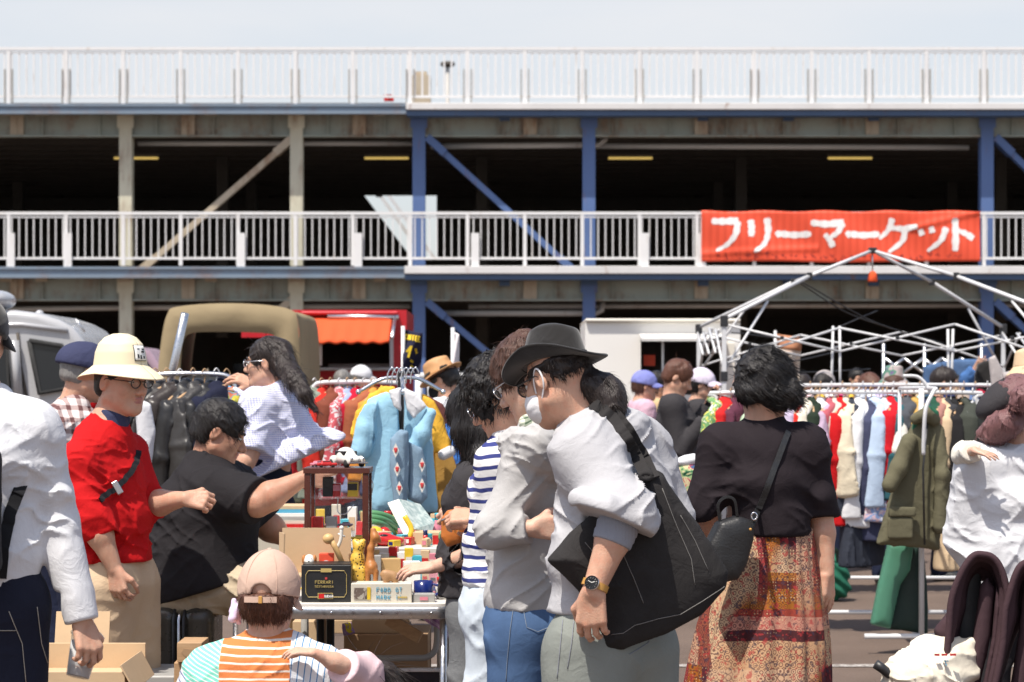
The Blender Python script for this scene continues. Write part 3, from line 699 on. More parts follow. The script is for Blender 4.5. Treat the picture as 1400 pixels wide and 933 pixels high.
def person(label, J, hA, skin='skin', hs=1.0, h=.006, hands=None, face=True, cat='person', group=None, arms=(.048, .04, .029), legs=True, eyes=True, jaw=1.0, fat=1.0, eyesq=1.0):
    root = thing('person', label, cat, (J['base'][0], J['base'][1], J['base'][2]), group); S = SDF(); k = J['k']; r = J['r']
    head_ops(S, J['head'], hA, hs, face, J['neck'], jaw)
    S.chain([(J['pelvis'], .14 * k * fat, .095 * k * fat), (J['waist'], .125 * k * fat, .09 * k * fat), (J['chest'], .135 * k * fat, .095 * k * fat), (J['neck'] * .75 + J['chest'] * .25, .1 * k, .06 * k), (J['neck'], .055 * k, .055 * k)], r, .05)
    for s in 'LR':
        S.cone(J['neck'] * .7 + J['chest'] * .3, J['sh' + s], .05 * k, .05 * k, .05); S.cone(J['sh' + s], J['el' + s], arms[0] * k, arms[1] * k, .02)
        w = J['wr' + s]; e = J['el' + s]; m = e + (w - e) * .3
        S.cone(e, m, arms[1] * k, arms[1] * 1.03 * k, .015); S.cone(m, w, arms[1] * 1.03 * k, arms[2] * .86 * k, .02)
        dr = unit(w - e)
        hd = (hands or {}).get(s, {})
        dd = hd.get('d', dr); nn = hd.get('n', (r if s == 'L' else -r)); tt = hd.get('t', J['f'])
        hand_ops(S, w, np.asarray(dd, float), np.asarray(nn, float), np.asarray(tt, float), hd.get('curl', .35), hd.get('s', .97 * k), hd.get('spread', .1), hd.get('tc', .35), hd.get('fl'))
        if legs:
            S.cone(J['hip' + s], J['kn' + s], .075 * k, .05 * k, .04); S.cone(J['kn' + s], J['an' + s], .048 * k, .034 * k, .02)
            S.cone(J['an' + s] + V3(0, 0, -.02), J['an' + s] + J['f'] * .12 * k + V3(0, 0, -.035), .035 * k, .028 * k, .02)
    lipc = [J['head'] + (hA[1] * .098 + hA[2] * z) * hs for z in (-.0545, -.067)]
    def pick(c):
        o = np.zeros(len(c), int)
        if face:
            for q in lipc:
                w = (c - q) @ hA.T / hs; o[((w / V3(.023, .014, .0068)) ** 2).sum(1) < 1] = 1
        return o
    S.build('body', [MT[skin], MT['lip']], root, h, None, None, pick)
    if face and eyes:
        for q in (-1, 1):
            c = J['head'] + (hA[0] * q * .033 + hA[1] * .0785 + hA[2] * .008) * hs
            e = MB().ell(c, V3(.0135, .0135, .0125 * eyesq) * hs, hA, 8).build('eye', MT['eyewhite'], root, True)
            MB().ell(c + (hA[1] * .0095 - hA[2] * .001) * hs, V3(.0062, .0052, .0062 * eyesq) * hs, hA, 6).build('iris', MT['iris'], e, True)
            MB().tube(arc([J['head'] + (hA[0] * q * a + hA[1] * b + hA[2] * z) * hs for a, b, z in ((.014, .095, .026), (.034, .093, .032), (.054, .078, .026))], 4), [.002 * hs] + [.0042 * hs] * 6 + [.0045 * hs, .0015 * hs], 6).build('eyebrow', MT['hair_dark'], root, True)
    shoes(root, J) if legs else None
    return root
def shoes(root, J, mat='black_plastic'):
    for s in 'LR':
        a = J['an' + s]; f = J['f']; k = J['k']; S = SDF()
        S.ell(a + f * .06 * k + V3(0, 0, -.03), V3(.048, .135, .05) * k, hframe(J['az']), .02); S.cone(a, a + V3(0, 0, -.02), .046 * k, .05 * k, .03); S.plane((0, 0, J['base'][2] + .002), (0, 0, -1))
        S.build('shoe', MT[mat], root, .012)
def top(root, J, mat, name='shirt', hem=.88, sl=1.0, w=(1, 1, 1), dep=(1, 1, 1), srad=(.075, .062, .05), h=.007, fo=.007, fr=(9, 9, 9), seed=0, spots=(), neck=1.0, cuff=.0, extra=None, hemtilt=0, torso=None, shk=.06, collar=True, parts=None, up=None, fspots=True, hemnear=None):
    # sl: 0 no sleeve .. 1 elbow .. 2 wrist;  w / dep scale the hips, waist, chest
    S = SDF(); k = J['k']; r = J['r']; n = J['neck']; c = J['chest']
    if torso is not None and hem is not None:
        torso = [(torso[0][0] - V3(0, 0, .13), torso[0][1], torso[0][2])] + torso
    if torso is None:
        torso = [(J['pelvis'] - V3(0, 0, .16 * k), .18 * w[0] * k, .13 * dep[0] * k), (J['waist'], .172 * w[1] * k, .128 * dep[1] * k), (c, .178 * w[2] * k, .132 * dep[2] * k), (c * .3 + n * .7, .135 * w[2] * k, .092 * dep[2] * k), (n - V3(0, 0, .01), .062 * k * neck, .062 * k * neck)]
    S.chain(torso, r, .06)
    sp = list(spots)
    for s in 'LR':
        a, e, wr = J['sh' + s], J['el' + s], J['wr' + s]
        S.cone(n * .72 + c * .28, a, .062 * k, srad[0] * k, shk)
        L = sl[s] if isinstance(sl, dict) else sl
        if L <= 0: continue
        if L <= 1: S.cone(a, a + (e - a) * L, srad[0] * k, (srad[0] + (srad[1] - srad[0]) * L) * k, .045)
        else:
            q = e + (wr - e) * (L - 1); S.cone(a, e, srad[0] * k, srad[1] * k, .045); S.cone(e, q, srad[1] * k, (srad[1] + (srad[2] - srad[1]) * (L - 1)) * k, .02)
            if fspots: sp.append((e, .10, fo * .8))
            if cuff: S.cone(q, q - unit(wr - e) * .035, srad[2] * 1.06 * k, srad[2] * 1.06 * k, .004)
        q = a + (e - a) * L if L <= 1 else q
        S.plane(q, (e - a) if L <= 1 else (wr - e), .006, (srad[1] if L <= 1.3 else srad[2]) * k * 1.45)
    if extra: extra(S)
    if hem is not None:
        hp = V3(J['pelvis'][0], J['pelvis'][1], hem) if np.isscalar(hem) else np.asarray(hem); S.plane(hp, up if up is not None else (hemtilt, 0, -1), .012, hemnear)
    return S.build(name, mat if isinstance(mat, list) else MT[mat], root, h, folds(fo, fr, seed, sp))
def pants(root, J, mat, h=.01, fo=.006, seed=3, rad=(.115, .085, .075), name='trousers', fr=(7, 7, 4), top_=.06, wd=(1, 1)):
    S = SDF(); k = J['k']
    S.etube(J['pelvis'] + V3(0, 0, top_), J['pelvis'] - V3(0, 0, .05), (.155 * k * wd[0], .115 * k * wd[1]), (.17 * k * wd[0], .125 * k * wd[1]), J['r'], .05)
    for s in 'LR': S.cone(J['hip' + s], J['kn' + s], rad[0] * k, rad[1] * k, .06); S.cone(J['kn' + s], J['an' + s] + V3(0, 0, .02), rad[1] * k, rad[2] * k, .02)
    return S.build(name, MT[mat], root, h, folds(fo, fr, seed))
def vnorm(v, f):
    n = np.cross(v[f[:, 1]] - v[f[:, 0]], v[f[:, 3]] - v[f[:, 0]]); o = np.zeros_like(v)
    for k in range(4): np.add.at(o, f[:, k], n)
    return o / (np.linalg.norm(o, axis=1, keepdims=True) + 1e-9)
def strands(v, nr, n, length, width, flow, lift=.3, grav=.5, curl=.3, wind=(0, 0, 0), seed=0, seg=5):
    rs = np.random.RandomState(seed); i = rs.randint(0, len(v), n); p = v[i] - nr[i] * .003; N = nr[i]
    d = flow(p, N); d = d - N * (d * N).sum(1, keepdims=True) + rs.randn(n, 3) * .18; d /= np.linalg.norm(d, axis=1, keepdims=True) + 1e-9
    d = d + N * lift * rs.rand(n, 1); L = length * rs.uniform(.5, 1.15, (n, 1)); ph = rs.rand(n, 1) * 6.28; pts = [p]; dirs = [d]
    wd = np.asarray(wind, float)
    for s in range(seg):
        side = np.cross(d, N); d = d + (V3(0, 0, -1) * grav + wd * (.4 + rs.rand(n, 1)) + side * curl * np.sin(ph + s * 2.1)) / seg; d /= np.linalg.norm(d, axis=1, keepdims=True) + 1e-9
        p = p + d * L / seg; pts.append(p); dirs.append(d)
    V = []
    for s, (p, d) in enumerate(zip(pts, dirs)):
        side = np.cross(d, N); side /= np.linalg.norm(side, axis=1, keepdims=True) + 1e-9; w = width * (1, .95, .85, .7, .5, .12, .05)[s] * rs.uniform(.8, 1.2, (n, 1))
        V += [p - side * w, p + N * w * .6, p + side * w]
    V = np.stack(V, 1)                    # n, 3*(seg+1), 3
    m = 3 * (seg + 1); F = []
    for s in range(seg):
        for a, b in ((0, 1), (1, 2), (2, 0)): F.append([s * 3 + a, s * 3 + b, s * 3 + 3 + b, s * 3 + 3 + a])
    F = np.array(F); return V.reshape(-1, 3), (np.arange(n)[:, None, None] * m + F[None]).reshape(-1, 4)
def hair(root, S, mat, h=.006, fo=.006, fr=(30, 30, 12), n=900, length=.06, width=.0016, flow=None, seed=0, name='hair', **k):
    v, f = S.surf(h, folds(fo, fr, seed)); nr = vnorm(v, f)
    if flow is None: flow = lambda p, N: np.tile(V3(0, 0, -1), (len(p), 1))
    if n:
        sv, sf = strands(v, nr, n, length, width, flow, seed=seed, **k); f = np.concatenate([f, sf + len(v)]); v = np.concatenate([v, sv])
    return mesh(name, v, f, MT[mat], root, True)
def hair_cap(c, A, s=1.0, th=.014, low=-.04, front=.055, back=-.06, vol=1.0, hat=None, ear=0):   # short hair: shell over the skull with the face left free
    r, f, u = A; S = SDF(); L = lambda x, y, z: c + (r * x + f * y + u * z) * s
    S.ell(L(0, -.014, .034), V3(.075 + th, .095 + th, .088 + th * vol) * s, A, .02)
    S.ell(L(0, -.05, -.03), V3(.062 + th * .6, .05 + th, .06) * s, A, .03)
    S.ell(L(0, .105, -.035), V3(.075, .075, .085 + (.06 - front)) * s, A, .015, '-')           # face
    for q in (-1, 1): S.ell(L(q * .085, .012, -.045), V3(.03, .05 + ear, .048 + ear) * s, A, .012, '-')      # round the ears
    if hat is not None: S.plane(L(0, 0, hat), u, .01, None, False)
    S.plane(L(0, 0, back), -u * .9 - f * .25, .02, None, False)
    return S
def glasses(root, c, A, s=1.0, mat='black_plastic', rx=.024, rz=.018, name='glasses', tint=False):
    r, f, u = A; L = lambda x, y, z: c + (r * x + f * y + u * z) * s; m = MB()
    for q in (-1, 1):
        m.tube([L(q * .034 + rx * math.cos(a), .104 - .02 * abs(q * .034 + rx * math.cos(a)) * 6 * .1, .004 + rz * math.sin(a)) for a in [2 * math.pi * i / 18 for i in range(19)]], .0023 * s, 6)
        m.tube([L(q * (.034 + rx), .1, .01), L(q * .074, .085, .012), L(q * .084, .0, .012), L(q * .08, -.02, -.002)], .0022 * s, 6)
    m.tube([L(-.011, .106, .009), L(0, .109, .011), L(.011, .106, .009)], .002 * s, 6)
    o = m.build(name, MT[mat], root, True)
    for q in (-1, 1): MB().lathe([(.0, 0), (rx * .95 * s, 0)], L(q * .034, .103, .004), np.stack([r, u * rz / rx, f]), 16).build('lens', MT['lens_dark'] if tint else MT['glass'], o, True)
    return o
MT['lens_dark'] = glass('tinted_lens', (.05, .045, .045), .03, .65)
def cap_ops(c, A, s=1.0, ht=.115, r0=.096, squash=1.13):
    S = SDF(); r, f, u = A; S.ell(c + (-f * .012 + u * .024) * s, V3(r0 * .95, r0 * squash * .98, ht) * s, A, .01); S.plane(c + u * .004 * s, -u - f * .1, .006); return S
def brim(c, A, s, a0, a1, r_in, r_out, z=.03, droop=.02, sx=1, th=.003, off=-.012):   # visor over an arc of angles round the head
    r, f, u = A
    def fn(t, q):
        a = R(a0 + (a1 - a0) * t); e = math.sin(math.pi * t) ** .5 if a1 - a0 < 350 else 1; rad = r_in + (r_out - r_in) * q * e
        x, y = math.sin(a) * rad * .87 * sx, math.cos(a) * rad + off
        return c + (r * x + f * y + u * (z - droop * q * q - 3.5 * x * x * q * (a1 - a0 < 350))) * s
    return MB().grid(fn, 40, 8)
def tube_cloth(root, name, pts, w, mat, flat=.35, n=10, h=None): return MB().tube(arc(pts, 8), w, n, True, flat).build(name, MT[mat], root, True)
def strap(root, name, pts, w, t, mat, nrm, n=8, sub=True):    # flat band along pts; nrm: outward direction(s)
    pts = arc(pts, n); L = len(pts); v = []; f = []
    for i, p in enumerate(pts):
        tg = unit(pts[min(i + 1, L - 1)] - pts[max(i - 1, 0)]); nn = nrm(p) if callable(nrm) else np.asarray(nrm, float)
        nn = unit(nn - tg * (nn @ tg)); sd_ = np.cross(tg, nn)
        v += [p - sd_ * w / 2 + nn * t / 2, p + sd_ * w / 2 + nn * t / 2, p + sd_ * w / 2 - nn * t / 2, p - sd_ * w / 2 - nn * t / 2]
    for i in range(L - 1):
        for k in range(4): f.append((i * 4 + k, i * 4 + (k + 1) % 4, i * 4 + 4 + (k + 1) % 4, i * 4 + 4 + k))
    f += [(3, 2, 1, 0), tuple(L * 4 - 4 + k for k in range(4))]
    return mesh(name, v, f, MT[mat], root, False)
def poly_op(S, poly, o, u, w, tmin, tmax, wid=.06, k=.01, m='+', rad=.006):   # pillow-like slab with a polygon outline
    o = np.asarray(o, np.float32); u = unit(u).astype(np.float32); w = unit(w).astype(np.float32); nn = np.cross(u, w)
    pl = np.asarray(poly, np.float32); n = len(pl); c2 = pl.mean(0); rr = float(np.sqrt(((pl - c2) ** 2).sum(1)).max())
    def f(p):
        q = p - o; x = q @ u; y = q @ w; z = np.abs(q @ nn); d = np.full(len(p), 1e9, np.float32); s = np.ones(len(p), np.float32); j = n - 1
        for i in range(n):
            ex, ey = pl[j] - pl[i]; wx = x - pl[i][0]; wy = y - pl[i][1]; t = np.clip((wx * ex + wy * ey) / (ex * ex + ey * ey + 1e-9), 0, 1)
            d = np.minimum(d, (wx - ex * t) ** 2 + (wy - ey * t) ** 2)
            a = y >= pl[i][1]; b = y < pl[j][1]; c = ex * wy > ey * wx
            s = np.where((a & b & c) | (~a & ~b & ~c), -s, s); j = i
        d = s * np.sqrt(d); h = np.clip(-d / wid, 0, 1); th = tmin + (tmax - tmin) * np.sqrt(h * (2 - h)) - rad
        a = d + rad; b = z - th
        return np.minimum(np.maximum(a, b), 0) + np.sqrt(np.maximum(a, 0) ** 2 + np.maximum(b, 0) ** 2) - rad
    return S._op(f, o + u * c2[0] + w * c2[1], rr + tmax, k, m)
def pxpoly(pts, cx, cy, d): return [((x - cx) / FPX * d, (cy - y) / FPX * d) for x, y in pts]
def slab(name, label, cat, pts, d, mat, tmin, tmax, wid=.06, yaw=0, h=.008, fo=.004, fr=(6, 6, 6), seed=0, parent=None, spots=(), group=None, extra=None):
    cx = sum(p[0] for p in pts) / len(pts); cy = sum(p[1] for p in pts) / len(pts); S = SDF()
    poly_op(S, pxpoly(pts, cx, cy, d), P(cx, cy, d), (math.cos(R(yaw)), math.sin(R(yaw)), 0), (0, 0, 1), tmin, tmax, wid)
    if extra: extra(S)
    o = S.build(name, MT[mat], parent, h, folds(fo, fr, seed, spots), None)
    if parent is None: tag(o, label, cat, group)
    return o
# ================================================================ the crowd in front
MT['white_cotton'] = fabric('white_cotton', (.66, .66, .68), .04); MT['indigo'] = fabric('dark_indigo_denim', (.016, .018, .032), .2)
MT['red_sweat'] = fabric('red_sweatshirt', (.50, .010, .012), .12); MT['beige_chino'] = fabric('beige_chino', (.60, .45, .30), .06)
MT['navy'] = fabric('navy_cloth', (.045, .05, .10), .12); MT['navy_dark'] = fabric('dark_navy_cloth', (.016, .02, .042), .12)
MT['black_tee'] = fabric('black_tee', (.022, .020, .022), .2); MT['khaki'] = fabric('khaki', (.50, .41, .29), .08)
MT['grey_sweat'] = fabric('light_grey_sweat', (.44, .435, .45), .07, fine=300); MT['grey_hood'] = fabric('warm_grey_hoodie', (.43, .42, .415), .09, fine=300)
MT['grey_rib'] = fabric('grey_rib', (.27, .28, .32), .08); MT['pants_grey'] = fabric('grey_green_cotton', (.22, .235, .215), .12)
MT['denim_mid2'] = plain('denim_thread', (.26, .30, .36), .8); MT['denim'] = fabric('blue_denim', (.07, .125, .24), .45, 6, st=.2); MT['denim_light'] = fabric('bleached_denim', (.56, .62, .68), .15, 6, st=.2); MT['grey_trouser'] = fabric('grey_trouser', (.17, .175, .18), .1)
MT['black_jersey'] = fabric('black_jersey', (.021, .016, .019), .15, st=.25); MT['black_felt'] = fabric('black_felt', (.018, .0165, .016), .15, fine=200, soft=9, st=.15, sheen=.3)
MT['black_canvas'] = fabric('washed_black_canvas', (.030, .028, .028), .45, 7, fine=500, st=.5)
MT['black_nylon'] = plain('black_nylon', (.014, .014, .016), .65, 0, .2, 12, .3, 40, .15); MT['dark_jacket'] = fabric('charcoal_jacket', (.045, .042, .045), .15)
MT['leather'] = plain('black_leather', (.015, .015, .016), .48, 0, .2, 9, .35, 120); MT['leather_tan'] = plain('tan_leather', (.50, .26, .06), .5); MT['leather_orange'] = plain('orange_leather', (.52, .16, .03), .42, 0, .15, 10, .2, 80)
MT['pith'] = (lambda g: (g.col(vary(g, (.76, .66, .45), .05, 6)), g.bump(g.noise(500, det=2), .3, .002), g.mat)[-1])(G('pale_straw_hat', .55))
MT['pink_cap'] = fabric('pinkish_beige_cap', (.56, .39, .31), .05, st=.2); MT['white_mask'] = fabric('white_mask', (.78, .77, .78), .03)
MT['gingham'] = plaid('blue_gingham', (.80, .80, .86), (.52, .54, .76), (.34, .36, .62), .011, (.8, .75, 0), (0, 0, 1))
MT['plaid_shirt'] = plaid('brown_plaid', (.70, .64, .62), (.22, .10, .09), (.10, .04, .04), .05, (.9, .45, 0), (.1, 0, 1), .4, .4)
MT['breton'] = striped('navy_striped_jersey', (.80, .79, .78), (.045, .055, .20), .038, .36, (-.15, -.1, 1))
MT['scarf'] = plaid('pale_check_scarf', (.66, .66, .56), (.16, .22, .14), (.06, .1, .06), .018, (.9, .4, 0), (0, .3, 1), .35, .35)
MT['thread'] = plain('pale_stitching', (.42, .38, .32), .8)
def torso_px(d, *n): return [(P(a, b, d + c), w, e) for a, b, c, w, e in n]

# --- man in a white shirt, seen from behind at the left edge
J = rig(-34, 6.9, 1.78, 8, head=(-36, 462), neck=(-24, 548), chest=(-30, 625), waist=(-32, 745), pelvis=(-34, 810), shL=(-110, 585), elL=(-135, 720), wrL=(-135, 840),
        shR=(42, 588), elR=(80, 716, .03), wrR=(112, 850, 0), hipR=(8, 830), hipL=(-75, 830))
A = hframe(14, 12)
p1 = person('man in white shirt, black cap and dark jeans holding a drink cup, seen from behind', J, A, h=.0045, eyes=False,
            hands={'R': dict(d=(.30, -.25, -.85), n=(-.62, .72, -.3), t=(.9, .4, 0), curl=.85, tc=.8, s=1.02, spread=.08)})
sh1 = top(p1, J, 'white_cotton', 'shirt', CAMZ - (810 - HOR) / FPX * 6.9, 2.0, (1.0, .96, 1.0), (1, 1, 1), (.076, .062, .046), .006, .0055, (9, 9, 7), 3,
    [(P(100, 720, 6.85), .16, .009), (P(20, 760, 6.8), .15, .004)], hemnear=.25, extra=lambda S: S.plane(J['pelvis'] - V3(0, 0, .2), (0, 0, -1), .004, .25))
S = SDF(); n = J['neck']; S.cone(n + V3(-.04, .0, .0), n + V3(.04, .0, .0), .052, .052, .04)
S.build('collar', MT['white_cotton'], p1, .006, folds(.003, (12,) * 3, 2))
jn = pants(p1, J, 'indigo', .007, .007, 5, (.118, .092, .08), 'jeans', (9, 9, 5), .09)
def stitch(root, name, pts, mat='thread', r=.0016): return MB().tube(arc([np.asarray(p) for p in pts], 8), r, 5).build(name, MT[mat], root, True)
for pts in ([(12, 836), (30, 880), (35, 933)], [(50, 830), (56, 880), (72, 933)], [(-10, 862), (22, 862)]):
    MB().tube(hits(jn, pts, .0025), .0012, 4).build('stitching', MT['thread'], p1, True)
S = cap_ops(J['head'], A, 1.03, .108, .1); S.build('cap', MT['black_felt'], p1, .006, folds(.002, (8,) * 3, 1))
m = brim(J['head'], A, 1.03, -62, 62, .095, .165, .03, .025); m.build('cap_visor', MT['black_felt'], p1, True, 0, .004)
hair(p1, hair_cap(J['head'], A, 1.0, .008, back=-.055, hat=.03), 'hair_black', .006, .003, n=500, length=.02, width=.0012, seed=2, lift=.1)
cup = thing('drink_cup', 'clear iced coffee cup with straw in the hand of the man in white', 'cup', P(116, 918, 6.94))
ca = unit(P(126, 852, 6.96) - P(110, 918, 6.92)); u, w, a = frame(ca); AX = np.stack([u, w, a]); cb = P(106, 926, 6.925)
MT['cup_clear'] = glass('clear_cup', (.9, .92, .92), .08, .35); MT['coffee'] = plain('coffee_with_ice', (.16, .075, .04), .2, 0, .5, 60); MT['milk'] = plain('milky_drink', (.74, .72, .70), .5, 0, .06)
MB().lathe([(.033, 0), (.034, .003), (.046, .118), (.048, .121)], cb, AX, 28).build('cup_wall', MT['cup_clear'], cup, True)
MB().lathe([(.0315, .002), (.0345, .028)], cb, AX, 24).build('coffee', MT['coffee'], cup, True)
MB().lathe([(.0345, .0285), (.043, .10)], cb, AX, 24).build('label', MT['milk'], cup, True)
MB().lathe([(.049, .119), (.05, .125), (.045, .131), (.038, .137), (.002, .139)], cb, AX, 28).build('lid', MT['cup_clear'], cup, True)
MB().tube([cb + ca * .03, cb + ca * .16 + V3(.012, 0, .03)], .0035, 8).build('straw', MT['cup_clear'], cup, True)
bp = thing('backpack', 'black backpack side hanging at the back of the man in white shirt', 'backpack', P(-30, 800, 6.7))
S = SDF(); S.box(P(-52, 700, 6.66), (.105, .07, .19), None, .05); S.build('bag_body', MT['black_nylon'], bp, .008, folds(.005, (7,) * 3, 3))
strap(bp, 'strap', hits(sh1, [(0, 790), (4, 745), (12, 705), (24, 670)], .008) + [P(36, 645, 6.86)], .034, .006, 'black_nylon', (.2, -.9, .1))

# --- man in red sweatshirt with a pith helmet
J = rig(142, 9.5, 1.70, 118, head=(166, 522), neck=(148, 577), chest=(142, 655), waist=(146, 725), pelvis=(148, 780), shR=(108, 634, -.17), elR=(128, 712, -.22), wrR=(157, 778, -.22),
        shL=(174, 620, .17), elL=(205, 690, .12), wrL=(253, 682, .0), hipR=(140, 800, -.08), hipL=(172, 800, .08), knR=(140, 960, -.06), knL=(185, 950, .1))
A = hframe(124, 6)
p2 = person('stout man in red sweatshirt, beige trousers, glasses and pale pith helmet', J, A, 'skin', 1.06, .0048, hands={
    'R': dict(d=(.2, -.1, -1), n=(.5, .8, 0), t=(.9, -.3, 0), curl=.75, tc=.4, spread=.05, s=1.02), 'L': dict(d=(1, -.15, -.08), n=(.1, .9, -.5), t=(.2, .3, 1), curl=1.15, tc=.7, s=1.0)}, arms=(.055, .049, .033), jaw=1.22, fat=1.2, eyesq=.6)
tn = torso_px(9.5, (146, 772, 0, .185, .155), (142, 715, 0, .19, .165), (134, 655, 0, .182, .155), (142, 604, 0, .12, .095), (150, 576, 0, .07, .066))
def ribs(S):
    c = P(148, 762, 9.5); S.etube(c + V3(0, 0, .03), c - V3(0, 0, .025), (.182, .152), (.175, .146), J['r'], .012)
    e, w_ = J['elR'], J['wrR']
    for t, r in ((.0, .06), (.12, .061), (.23, .057)): S.cone(e + (w_ - e) * t + V3(-.012, 0, 0), e + (w_ - e) * t + V3(.02, 0, -.012), r, r * .94, .012)
sw2 = top(p2, J, 'red_sweat', 'sweatshirt', CAMZ - (767 - HOR) / FPX * 9.5, {'R': 1.32, 'L': 1.25}, srad=(.076, .058, .048), h=.006, fo=.0078, fr=(8, 8, 10), seed=4, torso=tn, extra=ribs,
    spots=[(P(120, 690, 9.25), .12, .012), (P(180, 740, 9.35), .14, .006), (P(175, 650, 9.4), .09, .005)])
S = SDF(); S.etube(P(150, 581, 9.5), P(153, 570, 9.5), (.078, .076), (.07, .072), J['r'], .01); S.build('collar', MT['navy'], p2, .005, folds(.002, (12,) * 3, 2))
pants(p2, J, 'beige_chino', .007, .006, 9, (.138, .105, .085), 'trousers', (8, 8, 5), .0, (1.12, 1.2))
hair(p2, hair_cap(J['head'], A, 1.05, .008, back=-.085, hat=.04), 'hair_black', .005, .002, n=300, length=.02, width=.001, seed=3)
glasses(p2, J['head'], A, 1.06)
hat = thing('pith_helmet', 'pale straw pith helmet with a printed badge worn by the man in red', 'hat', J['head'])
hc = J['head'] + V3(-.004, 0, .06); HA = hframe(124, 0)
def pith(t, q):                          # crown and brim as one shell of revolution, brim longer front and back
    a = 2 * math.pi * t; ca_, sa = math.cos(a), math.sin(a)
    pr = [(0.001, .128), (.03, .126), (.062, .112), (.085, .088), (.098, .055), (.103, .02), (.105, .004), (.122, -.006), (.145, -.018), (.160, -.030)]
    i = min(int(q * 9), 8); f_ = q * 9 - i; r_ = pr[i][0] + (pr[i + 1][0] - pr[i][0]) * f_; z = pr[i][1] + (pr[i + 1][1] - pr[i][1]) * f_
    e = max(0, (r_ - .105) / .055)
    return hc + HA[0] * sa * r_ * .90 + HA[1] * (ca_ * r_ * 1.06 + ca_ * e * .018) + HA[2] * (z - .012 * e * (1 + abs(ca_)) + .012 * e * e * sa * sa)
MB().grid(pith, 72, 45).build('hat_shell', MT['pith'], hat, True, 0, .004)
def on_hat(t, q, out=.004):
    p = pith(t, q); return p + unit(p - hc) * out
MT['badge_white'] = plain('badge_white', (.75, .74, .7), .6); MT['ink'] = plain('black_ink', (.015, .015, .015), .6)
MB().grid(lambda a, b: on_hat(-.055 + .11 * a, .36 + .2 * b, .004), 6, 6).build('badge_border', MT['ink'], hat, True, 0, .002)
bo = MB().grid(lambda a, b: on_hat(-.05 + .10 * a, .37 + .18 * b, .0056), 6, 6).build('badge', MT['badge_white'], hat, True, 0, .001)
ik = MB()
for (a0, b0, a1, b1) in ((-.035, .41, -.012, .43), (-.03, .46, .0, .44), (.01, .42, .03, .41), (-.03, .50, -.016, .53), (.0, .49, .012, .535), (.022, .48, .034, .525)): ik.grid(lambda a, b: on_hat(a0 + (a1 - a0) * a, b0 + (b1 - b0) * b, .0072), 3, 3)
ik.build('badge_print', MT['ink'], hat, False, 0, .001)
for t, q in ((-.30, .53), (-.235, .45), (-.2, .54)): MB().ell(on_hat(t, q, .001), .0035, None, 6).build('vent_hole', MT['ink'], hat, True)
sb = thing('sling_bag', 'black sling bag strapped across the back of the man in red', 'bag', P(95, 715, 9.3))
S = SDF(); S.box(P(97, 712, 9.34), (.03, .1, .075), hframe(30), .025); S.build('pouch', MT['black_nylon'], sb, .008, folds(.003, (8,) * 3, 1))
strap(sb, 'strap', hits(sw2, [(136, 684), (146, 676), (158, 667), (168, 658), (178, 646), (185, 632), (188, 618)], .006), .022, .006, 'black_nylon', (.25, -1, .1))
MB().box(hit(sw2, 158, 667, .01), (.055, .026, .014), frame((.3, -1, 0), (.85, .2, .5))).build('buckle', MT['alu'], sb, False, .004)

# --- man in navy cap and brown plaid shirt behind him
J = rig(92, 10.7, 1.72, 62, head=(116, 510), neck=(98, 560), shR=(70, 590, -.18), elR=(62, 680, -.2), shL=(120, 590, .15))
A = hframe(62, 8)
p3 = person('man in navy blue cap and brown plaid shirt behind the pith helmet', J, A, 'skin', 1.02, .006)
top(p3, J, 'plaid_shirt', 'shirt', .86, 1.95, (1.08, 1.1, 1.1), (1.1, 1.1, 1.05), (.085, .075, .055), .009, .009, (9, 9, 8), 6)
S = SDF(); n = J['neck']; S.cone(n + J['r'] * .05, n - J['r'] * .06, .07, .066, .03); S.build('collar', MT['plaid_shirt'], p3, .008)
pants(p3, J, 'navy_dark'); hair(p3, hair_cap(J['head'], A, 1.0, .008, back=-.07, hat=.035), 'hair_grey', .006, .003, n=300, length=.02, width=.0012, seed=2)
cp = thing('cap', 'navy blue baseball cap on the man in plaid shirt', 'cap', J['head']); S = cap_ops(J['head'] + V3(0, 0, .012), A, 1.03, .1, .106, 1.16); S.build('crown', MT['navy'], cp, .006, folds(.004, (11,) * 3, 4))
brim(J['head'], A, 1.03, -58, 58, .095, .165, .04, .02).build('visor', MT['navy'], cp, True, 0, .004)

# --- seated man in a black tee reaching for the cabinet
J = rig(262, 10.2, 1.75, 84, pelvis=(258, 800), waist=(268, 745), chest=(283, 682), neck=(282, 634), head=(300, 592), shR=(296, 672, -.17), elR=(352, 688, -.28), wrR=(413, 655, -.26), shL=(318, 665, .17), elL=(360, 715, .2), wrL=(395, 740, .25),
        hipR=(268, 808, -.12), hipL=(268, 808, .12), knR=(372, 800, -.17), knL=(372, 800, .2), anR=(385, 960, -.17), anL=(385, 960, .2))
A = hframe(84, 22)
p4 = person('heavy man in black tee sitting on a suitcase, reaching for the display cabinet', J, A, 'skin_tan', 1.08, .005, {'R': dict(d=(1, .05, .05), n=(.0, 1, .0), t=(.2, 0, 1), curl=.5, tc=.3)}, arms=(.06, .056, .036), jaw=1.15, fat=1.35, eyesq=.5)
tn = torso_px(10.2, (274, 797, 0, .275, .235), (274, 750, 0, .255, .232), (278, 705, 0, .235, .222), (284, 662, 0, .18, .15), (282, 634, 0, .085, .085))
top(p4, J, 'black_tee', 'tee', CAMZ - (812 - HOR) / FPX * 10.2, .98, srad=(.098, .096, .07), h=.0065, fo=.0085, fr=(6, 6, 9), seed=8, torso=tn, spots=[(P(290, 760, 10.05), .2, .006), (P(330, 790, 10.1), .12, .005)], hemtilt=.3)
S = SDF()
